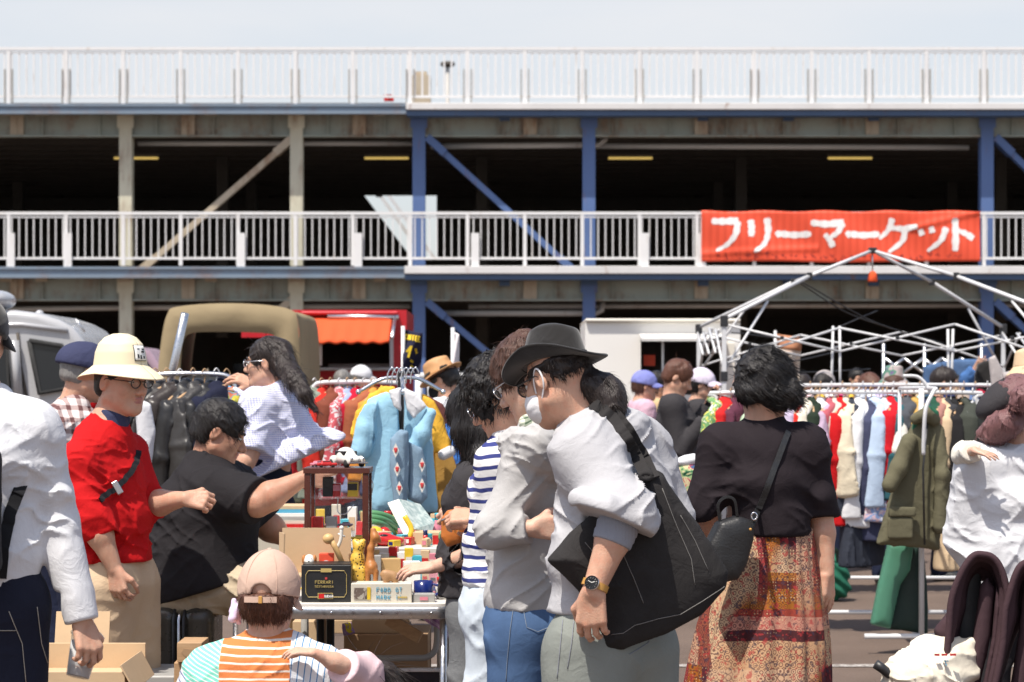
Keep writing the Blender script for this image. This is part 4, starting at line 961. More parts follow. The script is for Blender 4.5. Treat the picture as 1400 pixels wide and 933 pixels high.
for s, y in (('R', -1), ('L', 1)):
    S.cone(J['hip' + s] - V3(.06, 0, 0), J['kn' + s], .125, .092, .05); S.cone(J['kn' + s], J['an' + s], .09, .07, .02)
S.build('trousers', MT['khaki'], p4, .0075, folds(.012, (5, 9, 9), 12, [(P(330, 800, 10.0), .3, .008)]))
S = hair_cap(J['head'], A, 1.08, .013, back=-.075, vol=1.2, ear=.012, front=.02)
hair(p4, S, 'hair_black', .0055, .005, (26, 26, 20), 2800, .045, .0011, flow=lambda p, N: np.tile(A[1] * .9 - A[2] * .3, (len(p), 1)), seed=5, lift=.12, grav=.9)

# --- long haired man in flapping gingham shirt
J = rig(378, 12.0, 1.74, -72, head=(366, 497), neck=(378, 542), chest=(376, 600), waist=(366, 650), pelvis=(362, 700), shL=(352, 556, -.17), elL=(342, 620, -.25), wrL=(322, 655, -.3), shR=(385, 553, .18), elR=(345, 590, .3), wrR=(348, 528, .25),
        hipL=(355, 710, -.08), hipR=(375, 710, .08))
A = hframe(-78, 3)
p5 = person('long haired man in pale blue gingham shirt blown out by the wind', J, A, 'skin', 1.02, .0055, {'R': dict(d=(-.85, -.1, .42), n=(.1, .5, -.85), t=(-.3, -.9, .2), curl=.5, spread=.2, s=1.05)}, arms=(.05, .044, .031))
tn = torso_px(12, (372, 660, 0, .20, .16), (376, 625, 0, .195, .155), (380, 580, 0, .20, .15), (380, 556, 0, .155, .105), (378, 540, 0, .075, .075))
def tail(S):
    S.path([P(395, 610, 12), P(425, 608, 11.95), P(452, 600, 11.9), P(468, 596, 11.9)], [.11, .075, .04, .012], .06)
    S.path([P(375, 640, 11.9), P(400, 622, 11.85), P(440, 608, 11.85), P(465, 600, 11.88)], [.1, .07, .035, .012], .06)
    S.path([P(350, 620, 11.85), P(345, 645, 11.85)], [.09, .1], .06)
top(p5, J, 'gingham', 'shirt', P(340, 660, 12), {'L': .98, 'R': .9}, srad=(.086, .08, .06), h=.0065, fo=.0085, fr=(8, 8, 10), seed=15, torso=tn, extra=tail, up=(.45, 0, -1), spots=[(P(400, 620, 11.85), .2, .008)])
S = SDF(); n = J['neck']; S.path([n + V3(.05, -.04, .04), n + V3(-.05, -.08, .01), n + V3(-.12, -.07, -.02), n + V3(-.2, -.05, .035)], [.04, .035, .025, .012], .02)
S.cone(n + V3(.06, .05, .03), n + V3(.04, -.05, .04), .045, .045, .02); S.build('collar', MT['gingham'], p5, .006, folds(.003, (9,) * 3, 1))
pants(p5, J, 'navy_dark', .012, top_=.3)
S = hair_cap(J['head'], A, 1.0, .013, back=-.09, front=.05)
S.path([J['head'] + A[2] * .06 - A[1] * .08, P(390, 500, 11.9), P(403, 520, 11.78), P(417, 540, 11.70), P(432, 562, 11.68)], [.05, .05, .046, .034, .012], .03)
hair(p5, S, 'hair_dark', .0055, .006, (30, 30, 16), 1300, .075, .0018, flow=lambda p, N: np.tile(V3(.6, 0, -.8), (len(p), 1)), seed=6, lift=.1, grav=.7, curl=.5, wind=(.4, 0, 0))
glasses(p5, J['head'], A, 1.02, 'chrome')

# --- long haired woman in charcoal jacket, reaching over the table
J = rig(660, 8.75, 1.62, -74, head=(655, 572), neck=(672, 622), chest=(664, 690), waist=(656, 760), pelvis=(660, 820), shL=(652, 668, -.15), elL=(668, 752, -.18), wrL=(592, 776, -.12), shR=(672, 662, .15), elR=(655, 735, .12), wrR=(634, 694, .06),
        hipL=(655, 835, -.08), hipR=(662, 835, .08))
A = hframe(-80, 38)
p9 = person('long black haired woman in charcoal jacket leaning in and reaching over the table', J, A, 'skin_pale', .97, .0048, {
    'L': dict(d=(-1, .05, -.06), n=(.1, .35, -.9), t=(-.2, .9, .3), curl=.45, spread=.1, tc=.4), 'R': dict(d=(-.75, -.1, -.5), n=(.2, .9, -.2), t=(-.3, 0, .9), curl=1.0, tc=.6)}, arms=(.045, .038, .027), eyes=False)
tn = torso_px(8.75, (655, 812, 0, .17, .125), (653, 760, 0, .17, .125), (660, 690, 0, .18, .13), (668, 650, 0, .14, .1), (672, 628, 0, .07, .07))
def gath(S):
    e, w_ = J['elL'], J['wrL']; d_ = unit(w_ - e); q = e + d_ * .02; S.cone(e, e + d_ * .07, .07, .064, .03); S.cone(e + d_ * .105, e + d_ * .115, .055, .055, .006)
    S.cone(e + d_ * .085, e + d_ * .09, .046, .046, .008)
top(p9, J, 'dark_jacket', 'jacket', CAMZ - (815 - HOR) / FPX * 8.75, {'L': 1.38, 'R': 1.6}, srad=(.08, .07, .05), h=.006, fo=.008, fr=(10, 10, 10), seed=21, torso=tn, extra=gath, spots=[(J['elL'], .12, .012)])
pants(p9, J, 'grey_trouser', .009)
S = hair_cap(J['head'], A, .97, .022, back=-.1, front=.03)
S.path([P(664, 540, 8.7), P(668, 590, 8.66), P(662, 630, 8.62), P(656, 655, 8.62)], [.05, .06, .045, .01], .04); S.path([P(640, 545, 8.68), P(632, 590, 8.68), P(636, 625, 8.66)], [.04, .032, .01], .04)
hair(p9, S, 'hair_black', .0055, .006, (30, 30, 9), 3500, .08, .0012, seed=9, lift=.06, grav=1.2, curl=.25, flow=lambda p, N: np.tile(V3(-.1, 0, -1), (len(p), 1)))

# --- curly haired man in a navy striped top
J = rig(690, 8.25, 1.70, -72, head=(683, 546), neck=(707, 600), chest=(700, 665), waist=(690, 745), pelvis=(686, 815), shL=(686, 635, -.16), elL=(668, 722, -.2), wrL=(653, 716, -.0), shR=(715, 630, .15), elR=(690, 715, .18), wrR=(660, 712, .15),
        hipL=(680, 830, -.08), hipR=(690, 830, .08))
J['wrL'] = P(650, 708, 8.22); J['elL'] = P(690, 722, 8.1)
A = hframe(-72, 30)
p10 = person('curly black haired man in navy striped white top bending over the stall', J, A, 'skin', 1.0, .005, {'L': dict(d=(-.9, .3, .05), n=(-.1, .5, -.6), t=(-.3, .3, .9), curl=.9, tc=.6)}, eyes=False)
tn = torso_px(8.25, (686, 792, 0, .165, .12), (690, 745, 0, .165, .125), (698, 675, 0, .18, .13), (704, 628, 0, .15, .1), (707, 603, 0, .072, .07))
top(p10, J, 'breton', 'striped_top', CAMZ - (800 - HOR) / FPX * 8.25, 1.85, srad=(.076, .064, .05), h=.006, fo=.0068, fr=(8, 8, 9), seed=31, torso=tn, cuff=.1)
pants(p10, J, 'denim_light', .008, .006, 4)
S = hair_cap(J['head'], A, 1.0, .034, back=-.06, front=.02, vol=1.15)
S.ell(J['head'] - A[1] * .05 + A[2] * .04, (.1, .1, .1), None, .04)
hair(p10, S, 'hair_black', .0055, .013, (38, 38, 38), 3500, .035, .0014, seed=10, lift=.45, grav=.5, curl=2.6)
glasses(p10, J['head'], A, 1.0, 'chrome')

# --- brown haired man in grey hoodie with check scarf
J = rig(730, 7.75, 1.70, -66, head=(722, 518), neck=(744, 585), chest=(740, 660), waist=(730, 750), pelvis=(722, 845), shL=(718, 640, -.16), elL=(676, 728, -.2), wrL=(728, 722, -.24), shR=(756, 632, .17), elR=(720, 735, .2), wrR=(692, 716, -.06),
        hipL=(715, 860, -.08), hipR=(735, 860, .08))
A = hframe(-64, 30)
p11 = person('brown haired man in grey hoodie and check scarf standing with folded arms', J, A, 'skin_pale', 1.03, .0045, {'R': dict(d=(.55, -.5, -.2), n=(.3, .9, 0), t=(0, 0, 1), curl=.35), 'L': dict(d=(.9, .1, 0), n=(0, .9, 0), t=(0, 0, 1), curl=.5)})
tn = torso_px(7.75, (724, 815, 0, .17, .125), (729, 760, 0, .165, .122), (738, 675, 0, .165, .125), (744, 620, 0, .14, .105), (746, 592, 0, .085, .085))
def hood(S):
    S.path([P(700, 604, 7.62), P(735, 612, 7.52), P(768, 628, 7.56)], [.045, .06, .05], .035); S.path([P(745, 595, 7.9), P(770, 605, 7.75), P(772, 640, 7.6)], [.05, .06, .05], .04)
    c = P(723, 826, 7.75); S.etube(c + V3(0, 0, .05), c, (.166, .122), (.16, .118), J['r'], .008)
top(p11, J, 'grey_hood', 'hoodie', CAMZ - (832 - HOR) / FPX * 7.75, 1.9, srad=(.072, .06, .046), h=.0055, fo=.0085, fr=(7, 7, 9), seed=41, torso=tn, extra=hood, spots=[(P(700, 720, 7.6), .14, .005), (P(730, 700, 7.6), .12, .004)], fspots=False)
S = SDF(); S.path([P(722, 578, 7.66), P(742, 574, 7.62), P(758, 572, 7.7), P(752, 566, 7.85)], [.03, .036, .036, .03], .02); S.path([P(736, 584, 7.62), P(762, 578, 7.68)], [.026, .028], .02)
S.build('scarf', MT['scarf'], p11, .005, folds(.006, (16, 16, 16), 6))
jn = pants(p11, J, 'denim', .0065, .009, 7, (.115, .09, .075), 'jeans', (8, 8, 6))
for pts in ([(702, 832), (698, 860), (694, 900), (692, 932)], [(716, 836), (720, 858), (735, 864), (750, 858)]): MB().tube(hits(jn, pts, .0025), .001, 4).build('stitching', MT['denim_mid2'], p11, True)
S = hair_cap(J['head'], A, 1.03, .02, back=-.085, front=.035, vol=1.2)
hair(p11, S, 'hair_brown', .0055, .008, (30, 30, 16), 4000, .04, .0011, seed=11, lift=.06, grav=.6, curl=.3, flow=lambda p, N: np.tile(A[1] * .25 - A[2] * .9, (len(p), 1)))
glasses(p11, J['head'], A, 1.0, 'chrome')

# --- man in black hat, mask and light grey sweatshirt with a watch
J = rig(830, 7.15, 1.72, -48, head=(762, 520), neck=(803, 576), chest=(838, 660), waist=(838, 770), pelvis=(836, 870), shL=(802, 622, -.16), elL=(850, 706, -.26), wrL=(811, 808, -.30), shR=(872, 615, .18), elR=(905, 715, .2), wrR=(890, 810, .22),
        hipL=(805, 890, -.08), hipR=(868, 890, .08), anL=(800, 1210, -.05), knL=(800, 1050, -.08), knR=(870, 1050, .1), anR=(870, 1200, .12))
A = hframe(-44, 20, 0)
p12 = person('man in black felt hat, white mask and light grey sweatshirt with a wristwatch', J, A, 'skin', 1.05, .004, {'L': dict(d=(-.06, .05, -1), n=(.35, .9, 0), t=(-.95, .3, 0), curl=.62, tc=.5, spread=.05, s=1.12)}, arms=(.05, .047, .036))
tn = torso_px(7.15, (822, 840, 0, .17, .13), (825, 770, 0, .178, .135), (842, 675, 0, .175, .15), (830, 610, 0, .165, .125), (805, 580, 0, .082, .082))
def roll(S):
    e, w_ = J['elL'], J['wrL']; d_ = unit(w_ - e)
    S.ell(e + V3(-.02, -.0, .035), (.108, .085, .07), None, .03); S.cone(P(880, 678, 6.95), P(870, 690, 6.86), .03, .045, .03)
    for i, (a, b, y0, y1, r) in enumerate(((792, 868, 682, 694, .034), (800, 868, 700, 708, .031), (806, 862, 714, 722, .028))):
        S.path([P(a, y0, 6.86), P((a + b) / 2, (y0 + y1) / 2 + 7, 6.80 + .0 * i), P(b, y1 - 4, 6.84)], [r, r * 1.12, r], .008)
sw12 = top(p12, J, 'grey_sweat', 'sweatshirt', CAMZ - (836 - HOR) / FPX * 7.15, {'L': 1.1, 'R': 1.3}, srad=(.096, .098, .075), h=.0052, fo=.0085, fr=(7, 7, 9), seed=51, torso=tn, extra=roll, spots=[(P(845, 690, 6.88), .12, .006), (P(780, 660, 7.0), .12, .003)], shk=.07, fspots=False)
S = SDF(); e, w_ = J['elL'], J['wrL']; d_ = unit(w_ - e); S.cone(e + d_ * .035, e + d_ * .085, .061, .057, .01); S.plane(e + d_ * .085, d_, .004)
S.build('cuff', MT['grey_rib'], p12, .004, lambda p: .0012 * np.sin(p[:, 0] * 900))
jn = pants(p12, J, 'pants_grey', .0065, .008, 17, (.135, .12, .11), 'trousers', (6, 6, 3), .08)
for pts in ([(785, 850), (782, 880), (776, 915)], [(770, 848), (766, 890), (762, 928)], [(860, 895), (885, 880), (898, 850)]): MB().tube(hits(jn, pts, .0025), .0012, 4).build('stitching', MT['grey_rib'], p12, True)
S = hair_cap(J['head'], A, 1.05, .008, back=-.03, front=.04, hat=.04, ear=.028); S.ell(P(826, 540, 7.12), (.062, .06, .066), None, .03); S.ell(P(806, 528, 7.12), (.05, .05, .04), None, .03); S.ell(P(836, 556, 7.1), (.045, .05, .05), None, .03)
hair(p12, S, 'hair_dark', .005, .007, (26, 26, 20), 3500, .035, .0012, seed=12, lift=.15, grav=.6, curl=.8, flow=lambda p, N: np.tile(V3(.5, -.2, -.7), (len(p), 1)))
glasses(p12, J['head'], A, 1.05, 'black_plastic', tint=True)
# face mask: covers nose, mouth and chin with ear loops
S = SDF(); L = lambda x, y, z: J['head'] + (A[0] * x + A[1] * y + A[2] * z) * 1.05
S.ell(L(0, .052, -.052), V3(.069, .072, .062) * 1.05, A, .02); S.cone(L(0, .1, -.02), L(0, .1, -.05), .018, .022, .02); S.plane(L(0, .02, 0), -A[1], .01)
mk_ = S.build('face_mask', MT['white_mask'], p12, .005, folds(.0015, (30, 30, 60), 2))
for q in (-1, 1):
    B = [L(q * .066, .03, -.03), L(q * .078, .015, .005), L(q * .089, -.012, .028), L(q * .092, -.03, .012), L(q * .088, -.028, -.02), L(q * .07, .01, -.055)]
    strap(p12, 'mask_loop', B, .005, .002, 'white_mask', A[0] * q)
# the hat
hat = thing('felt_hat', 'black wide brimmed felt hat with pinched crown', 'hat', J['head']); HA = hframe(-46, 13, 9); hc = J['head'] + A[2] * .052 - A[1] * .006
S = SDF(); r_, f_, u_ = HA
S.etube(hc - u_ * .01, hc + u_ * .09, (.092, .113), (.064, .090), r_, .02, '+', .03)
S.ell(hc + u_ * .145 + f_ * .0, (.024, .10, .045), HA, .03, '-')
for q in (-1, 1): S.ell(hc + u_ * .12 + f_ * .1 + r_ * q * .075, (.03, .045, .05), HA, .03, '-')
S.plane(hc + u_ * .112 - f_ * .07, unit(u_ * .93 - f_ * .36), .035)
S.plane(hc - u_ * .005, -u_, .004)
S.build('crown', MT['black_felt'], hat, .005, folds(.0025, (8,) * 3, 3))
def hb(t, q):
    a = 2 * math.pi * t; rad = .088 + .060 * q; ca_, sa = math.cos(a), math.sin(a)
    return hc + r_ * sa * rad * .95 + f_ * (ca_ * (rad + .02)) + u_ * (-.004 + q * q * (.022 * sa * sa - .03 * max(0, ca_) - .004 * max(0, -ca_)) + .006 * q * math.sin(3 * a + 1))
MB().grid(hb, 80, 12).build('hat_brim', MT['black_felt'], hat, True, 0, .005)
m = MB(); m.tube([hb(i / 80, 1) for i in range(81)], .004, 6, False); m.build('brim_edge', MT['black_felt'], hat, True)
S = SDF(); S.etube(hc + u_ * .0, hc + u_ * .022, (.0945, .1155), (.0895, .1105), r_, .01, '+', .004); S.build('hat_band', MT['black_nylon'], hat, .005)
# wristwatch
wt = thing('wristwatch', 'steel wristwatch with black dial on tan strap worn by the man in the black hat', 'watch', J['wrL'])
e, w_ = J['elL'], J['wrL']; d_ = unit(w_ - e); wc = e + (w_ - e) * .93; fn = unit(V3(-.35, -.93, .1) - d_ * (V3(-.35, -.93, .1) @ d_)); sd2 = np.cross(d_, fn)
WA = np.stack([sd2, d_, fn]); wc2 = wc + fn * .034 - sd2 * .0
MB().lathe([(.0, -.006), (.0195, -.006), (.0215, -.003), (.0215, .004), (.0195, .0065), (.0165, .0067)], wc2, WA, 32).build('case', MT['chrome'], wt, True)
MB().lathe([(.0, .0), (.0168, .0)], wc2 + fn * .006, WA, 32).build('dial', MT['ink'], wt, False)
MB().lathe([(.0168, .0), (.0203, .0)], wc2 + fn * .0069, WA, 32).build('bezel', MT['black_metal'], wt, False)
m = MB()
for i in range(12):
    a = math.pi * i / 6; v_ = sd2 * math.sin(a) + d_ * -math.cos(a); m.bar(wc2 + fn * .0066 + v_ * .0125, wc2 + fn * .0066 + v_ * .0158, .0022, .0006, fn)
m.bar(wc2 + fn * .0068, wc2 + fn * .0068 + (sd2 * -.7 + d_ * -.5) * .011, .0018, .0006, fn); m.bar(wc2 + fn * .0069, wc2 + fn * .0069 + (sd2 * .9 + d_ * -.2) * .013, .0013, .0006, fn)
m.build('dial_markers', MT['badge_white'], wt, False)
ring = [wc + (fn * math.cos(a) * .0355 + sd2 * math.sin(a) * .0375) for a in [2 * math.pi * i / 24 for i in range(25)]]
strap(wt, 'strap', ring, .019, .003, 'leather_tan', lambda p: p - wc, 2)
# black tote bag on his shoulder
tb = thing('tote_bag', 'large washed black canvas tote bag hanging from the shoulder of the man in the hat', 'bag', P(880, 890, 7.0))
pts = [(748, 764), (778, 728), (812, 700), (850, 668), (885, 640), (905, 650), (940, 700), (975, 745), (998, 783), (994, 806), (960, 842), (910, 868), (850, 889), (826, 886), (806, 845), (790, 808)]
S = SDF(); cx, cy = 875, 775; BD = 6.985
poly_op(S, pxpoly(pts, cx, cy, BD), P(cx, cy, BD), (math.cos(R(8)), math.sin(R(8)), 0), (0, 0, 1), .008, .062, .12)
S.build('bag_body', MT['black_canvas'], tb, .0055, folds(.005, (5, 5, 4), 61, [(P(840, 840, 6.95), .10, .008), (P(890, 690, 6.95), .1, .006)]))
tbo = tb.children[0]
MT['stitch'] = plain('faded_stitching', (.20, .19, .18), .8)
for pts in ([(836, 868), (852, 866), (868, 855), (900, 846), (930, 840), (960, 822), (990, 802)], [(905, 668), (925, 720), (945, 765), (950, 800)], [(930, 705), (950, 740), (968, 780)], [(846, 745), (866, 790), (880, 825)], [(800, 742), (822, 768)]): MB().tube(hits(tbo, pts, .002), .0011, 4).build('seam', MT['stitch'], tb, True)
strap(tb, 'strap', [P(884, 655, 6.9)] + hits(sw12, [(868, 626), (852, 600), (836, 576), (822, 562), (812, 556)], .010), .034, .005, 'black_canvas', (-.2, -1, .3))
strap(tb, 'strap', [P(894, 654, 6.93)] + hits(sw12, [(880, 630), (866, 606), (850, 580), (834, 563), (822, 555)], .008), .034, .005, 'black_canvas', (-.1, -1, .3))
m = MB(); m.tube([P(883 + 8 * math.cos(a), 651 + 4 * math.sin(a), 6.89) for a in [i * .5 for i in range(14)]], .008, 6); m.build('knot', MT['black_canvas'], tb, True)

# --- woman in black top and patterned skirt, seen from behind
J = rig(1050, 8.3, 1.66, 10, head=(1046, 532), neck=(1044, 585), chest=(1043, 655), waist=(1047, 715), pelvis=(1052, 760), shL=(988, 612), elL=(962, 692, -.02), wrL=(985, 770, .12), shR=(1100, 612), elR=(1123, 705, .03), wrR=(1131, 784, 0))
A = hframe(22, 8)
p14 = person('short black haired woman in black top and patterned skirt seen from behind', J, A, 'skin', 1.0, .0045, {'R': dict(d=(.05, -.0, -1), n=(-.8, .55, 0), t=(-.4, .9, 0), curl=.3, tc=.2, spread=.06, fl=(.25, .3, .4, .5))}, eyes=False, legs=True)
tn = torso_px(8.3, (1060, 742, 0, .118, .115), (1056, 712, 0, .125, .12), (1044, 660, 0, .140, .13), (1044, 614, 0, .128, .10), (1045, 586, 0, .078, .078))
def puff(S):
    for s, px, py in (('L', 966, 680), ('R', 1120, 682)): S.ell(P(px, py, 8.3), (.054, .07, .06), None, .03); S.cone(P(px + (4 if s == 'L' else -1), py + 24, 8.3), P(px + (8 if s == 'L' else 0), py + 32, 8.3), .052, .05, .012)
    S.etube(P(1060, 722, 8.3), P(1061, 738, 8.3), (.116, .112), (.112, .108), J['r'], .008); S.etube(P(1045, 590, 8.3), P(1046, 573, 8.3), (.072, .072), (.066, .066), J['r'], .01)
bt = top(p14, J, 'black_jersey', 'black_top', CAMZ - (732 - HOR) / FPX * 8.3, 1.05, srad=(.078, .066, .052), shk=.025, h=.0055, fo=.0055, fr=(6, 6, 8), seed=71, torso=tn, extra=puff, spots=[(P(975, 690, 8.2), .1, .007), (P(1115, 690, 8.2), .1, .007), (P(1010, 660, 8.15), .08, .004)], fspots=False)
S = hair_cap(J['head'], A, 1.0, .021, back=-.08, front=.02, vol=1.15); S.path([P(1060, 540, 8.25), P(1078, 538, 8.25), P(1088, 540, 8.3)], [.055, .04, .015], .03)
hair(p14, S, 'hair_black', .005, .009, (28, 28, 18), 4500, .045, .0012, seed=14, lift=.22, grav=.45, curl=.5, wind=(.9, 0, .1), flow=lambda p, N: np.tile(V3(.7, 0, -.6), (len(p), 1)))
def skirt_mat():
    g = cloth_base('patterned_skirt', .8, st=.2); v = g.obj(); x, y, z = g.sep(v)
    rowz = g.m('ADD', g.m('MULTIPLY', z, 1), g.m('MULTIPLY', g.noise(4, det=1), .04))
    vert = g.m('ADD', x, g.m('MULTIPLY', g.noise(3, det=1), .10))
    bandc = g.ramp(g.m('FRACT', g.m('MULTIPLY', rowz, 1.75)), [(0, (.60, .40, .25)), (.16, (.09, .03, .035)), (.22, (.58, .30, .24)), (.30, (.36, .07, .05)), (.34, (.40, .16, .03)), (.47, (.16, .04, .025)), (.52, (.46, .2, .05)), (.57, (.66, .5, .34)), (.80, (.30, .09, .08)), (.86, (.64, .46, .32))], 'CONSTANT')
    patch = g.ramp(g.m('FRACT', g.m('ADD', g.m('MULTIPLY', vert, 2.6), g.m('MULTIPLY', g.m('FLOOR', g.m('MULTIPLY', rowz, 1.75)), .37))), [(0, (.66, .50, .34)), (.36, (.34, .07, .07)), (.44, (.40, .15, .03)), (.56, (.10, .03, .04)), (.72, (.60, .40, .29)), (.9, (.3, .1, .07))], 'CONSTANT')
    base = g.mix(g.rng(g.noise(3.2, g.map(None, (1, 1, .7)), 1), .47, .53), bandc, patch)
    d1 = g.vor(46, None, 'F1', 'Distance', .15); rings = g.m('SINE', g.m('MULTIPLY', d1, 22)); area = g.rng(g.noise(6, det=1), .42, .52)
    k = g.mix(g.m('MULTIPLY', g.m('MULTIPLY', g.rng(rings, .3, .6), area), .75), base, (.08, .025, .04)); d2 = g.vor(95, None, 'F1', 'Distance', .2)
    k = g.mix(g.m('MULTIPLY', g.rng(d2, .30, .2, 0, .7), g.rng(g.noise(5, g.map(None, (1, 1, 3)), 1), .45, .55)), k, (.74, .58, .38)); n = g.noise(55, det=3)
    k = g.mix(g.rng(n, .56, .62, 0, .7), k, (.42, .05, .06)); k = g.mix(g.rng(n, .42, .36, 0, .7), k, (.06, .05, .09)); g.col(g.mix(1.0, k, (.80, .71, .64), 'MULTIPLY')); return g.mat
MT['skirt'] = skirt_mat()
def skirt(t, q):
    a = 2 * math.pi * t; y0 = 722; zt = CAMZ - (y0 - HOR) / FPX * 8.3; z = zt * (1 - q) + .09 * q
    cx = 1054 - 36 * q ** 1.1; hw = (.138 + .17 * q ** .85); hd = .115 + .14 * q
    w_ = 1 + (.03 + .20 * q) * (abs(math.sin(4 * a + 1.2 + 1.1 * q)) - .5) * (.6 + .4 * math.sin(2 * a)) + .06 * q * math.sin(11 * a + 3 * q) + .02 * math.sin(23 * a)
    return (cx - 700) / FPX * 8.3 + math.cos(a) * hw * w_ + .02 * math.sin(6 * q + a) * q, 8.3 + math.sin(a) * hd * w_, z
MB().grid(skirt, 160, 70).build('skirt', MT['skirt'], p14, True, 0, .003)
hb2 = thing('leather_handbag', 'black leather bucket handbag on the hip of the woman in the skirt', 'bag', P(1000, 790, 8.1))
pts = [(964, 742), (980, 714), (1006, 706), (1031, 714), (1028, 740), (1019, 772), (1006, 792), (986, 796), (968, 786), (960, 766)]
S = SDF(); poly_op(S, pxpoly(pts, 1000, 750, 8.08), P(1000, 750, 8.08), (.96, .26, 0), (0, 0, 1), .025, .05, .06); S.build('bag_body', MT['leather'], hb2, .006, folds(.003, (6,) * 3, 3))
strap(hb2, 'strap', [P(1031, 712, 8.03)] + hits(bt, [(1037, 698), (1044, 680), (1055, 650), (1065, 622), (1074, 598), (1077, 592)], .007), .02, .005, 'leather', (.1, -1, .1))
for y in (0, .05): strap(hb2, 'handle', [P(984, 712, 8.06 + y), P(982, 690, 8.05 + y), P(992, 680, 8.05 + y), P(1004, 684, 8.05 + y), P(1008, 706, 8.06 + y)], .009, .007, 'leather', (0, -1, 0))
MB().tube([P(1031 + 4 * math.cos(a), 706 + 5 * math.sin(a), 8.01) for a in [i * .55 for i in range(13)]], .003, 6).build('buckle_ring', MT['chrome'], hb2, True)
MB().ell(P(1026, 724, 8.0), .005, None, 6).build('stud', MT['leather_tan'], hb2, True)

# --- woman in white sweatshirt at the right edge carrying a child
J = rig(1388, 9.6, 1.62, 8, head=(1388, 560), neck=(1398, 612), chest=(1388, 690), waist=(1382, 760), pelvis=(1382, 800), shL=(1340, 640, -.02), elL=(1326, 735, .05), wrL=(1352, 780, .28), shR=(1450, 640), elR=(1462, 735), wrR=(1430, 760, .25))
A = hframe(-28, 8)
p24 = person('woman in loose white sweatshirt with mauve hair and dark grey beret', J, A, 'skin_pale', .98, .0055, eyes=False)
top(p24, J, 'white_cotton', 'sweatshirt', CAMZ - (800 - HOR) / FPX * 9.6, 1.9, (1.14, 1.12, 1.08), (1.1, 1.1, 1.1), (.1, .105, .085), .0065, .009, (6, 6, 6), 81, hemtilt=.0)
pants(p24, J, 'black_tee')
S = hair_cap(J['head'], A, .98, .02, back=-.09, front=.03); S.ell(P(1403, 546, 9.42), (.06, .05, .055), None, .03); S.ell(P(1358, 592, 9.55), (.06, .06, .055), None, .04); S.ell(P(1376, 580, 9.5), (.07, .06, .06), None, .04)
hair(p24, S, 'hair_mauve', .006, .010, (22, 22, 22), 1400, .035, .0014, seed=24, lift=.2, grav=.5, curl=1.0)
S = SDF(); S.ell(J['head'] + V3(-.04, .02, .045), (.115, .13, .065), frame((-.7, 0, 1)), .02); S.ell(J['head'] + V3(-.005, .02, .045), (.094, .11, .075), None, .03)
tag(S.build('beret', MT['dark_jacket'], p24, .008, folds(.004, (7,) * 3, 4)))
MT['cream'] = fabric('cream_knit', (.74, .70, .62), .05)
J = rig(1345, 9.95, 1.0, 165, z0=.62, head=(1378, 606, .12), neck=(1366, 632, .08), chest=(1358, 660, 0), waist=(1360, 700, 0), pelvis=(1362, 730, 0), shR=(1332, 640, -.1), elR=(1318, 622, -.4), wrR=(1332, 616, -.56), shL=(1380, 640, 0), elL=(1400, 620, -.1), wrL=(1410, 640, -.2),
        hipL=(1380, 735), hipR=(1350, 735), knL=(1395, 750, -.2), knR=(1340, 750, -.2), anL=(1400, 800, -.25), anR=(1340, 800, -.25))
J['k'] = .62
p25 = person('small child in cream frilled sleeves carried in front of the woman in white', J, hframe(165, 10), 'skin_pale', .78, .005, {'R': dict(d=(.9, -.35, -.25), n=(0, .3, -1), t=(.3, .8, .2), curl=.2, spread=.25, s=.62)}, face=False)
top(p25, J, 'cream', 'frilled_top', None, 1.75, srad=(.085, .07, .07), h=.007, fo=.006, fr=(18,) * 3, seed=2, extra=lambda S: S.cone(P(1325, 619, 9.46), P(1329, 617, 9.43), .038, .036, .01))
hair(p25, hair_cap(J['head'], hframe(165, 10), .8, .012), 'hair_dark', .008, .004, n=300, length=.04)

# --- crouching woman in pink cap and striped knit
J = rig(366, 7.45, 1.64, 4, z0=-.6, head=(368, 812), neck=(368, 884), chest=(362, 960), waist=(358, 1040), pelvis=(355, 1100), shL=(288, 925), elL=(262, 1010, .1), wrL=(300, 1050, .3), shR=(440, 922), elR=(470, 1005, .1), wrR=(430, 1050, .3),
        hipL=(330, 1110, .0), hipR=(390, 1110, .0), knL=(320, 1060, .42), knR=(410, 1060, .42), anL=(325, 1180, .15), anR=(405, 1180, .15))
J['base'][2] = 0
for s in 'LR': J['an' + s][2] = .07; J['hip' + s][2] = .32; J['kn' + s][2] = .5
J['pelvis'][2] = .34; J['waist'][2] = .46; J['chest'][2] = .62
A = hframe(8, 4)
p26 = person('crouching woman in pinkish beige cap and multicolour striped knit seen from behind', J, A, 'skin_pale', 1.0, .0045, eyes=False)
def knit():
    g = cloth_base('striped_knit', .9, 380, 20, .3); x, y, z = g.sep(g.obj()); xx = g.m('ADD', x, g.m('MULTIPLY', g.noise(5, det=1), .012)); zz = g.m('ADD', z, g.m('MULTIPLY', g.noise(7, det=2), .016))
    org = g.mix(band(g, zz, .0235, .26), (.66, .21, .07), (.78, .70, .62)); s1 = g.m('ADD', zz, g.m('MULTIPLY', xx, .5)); mint = g.mix(band(g, s1, .0125, .3), (.22, .62, .50), (.74, .78, .74))
    s2 = g.m('ADD', xx, g.m('MULTIPLY', zz, -.12)); blue = g.mix(band(g, s2, .0205, .16), (.74, .76, .79), (.06, .22, .46)); s3 = g.m('ADD', zz, g.m('MULTIPLY', xx, .9)); dash = g.mix(band(g, s3, .03, .15), (.72, .74, .78), (.06, .10, .30))
    k = g.mix(g.rng(xx, -.132, -.130), mint, org); k = g.mix(g.rng(xx, .084, .086), k, blue); k = g.mix(g.rng(g.m('ADD', xx, g.m('MULTIPLY', zz, .55)), .105, .103), k, dash); g.col(k); return g.mat
MT['knit'] = knit()
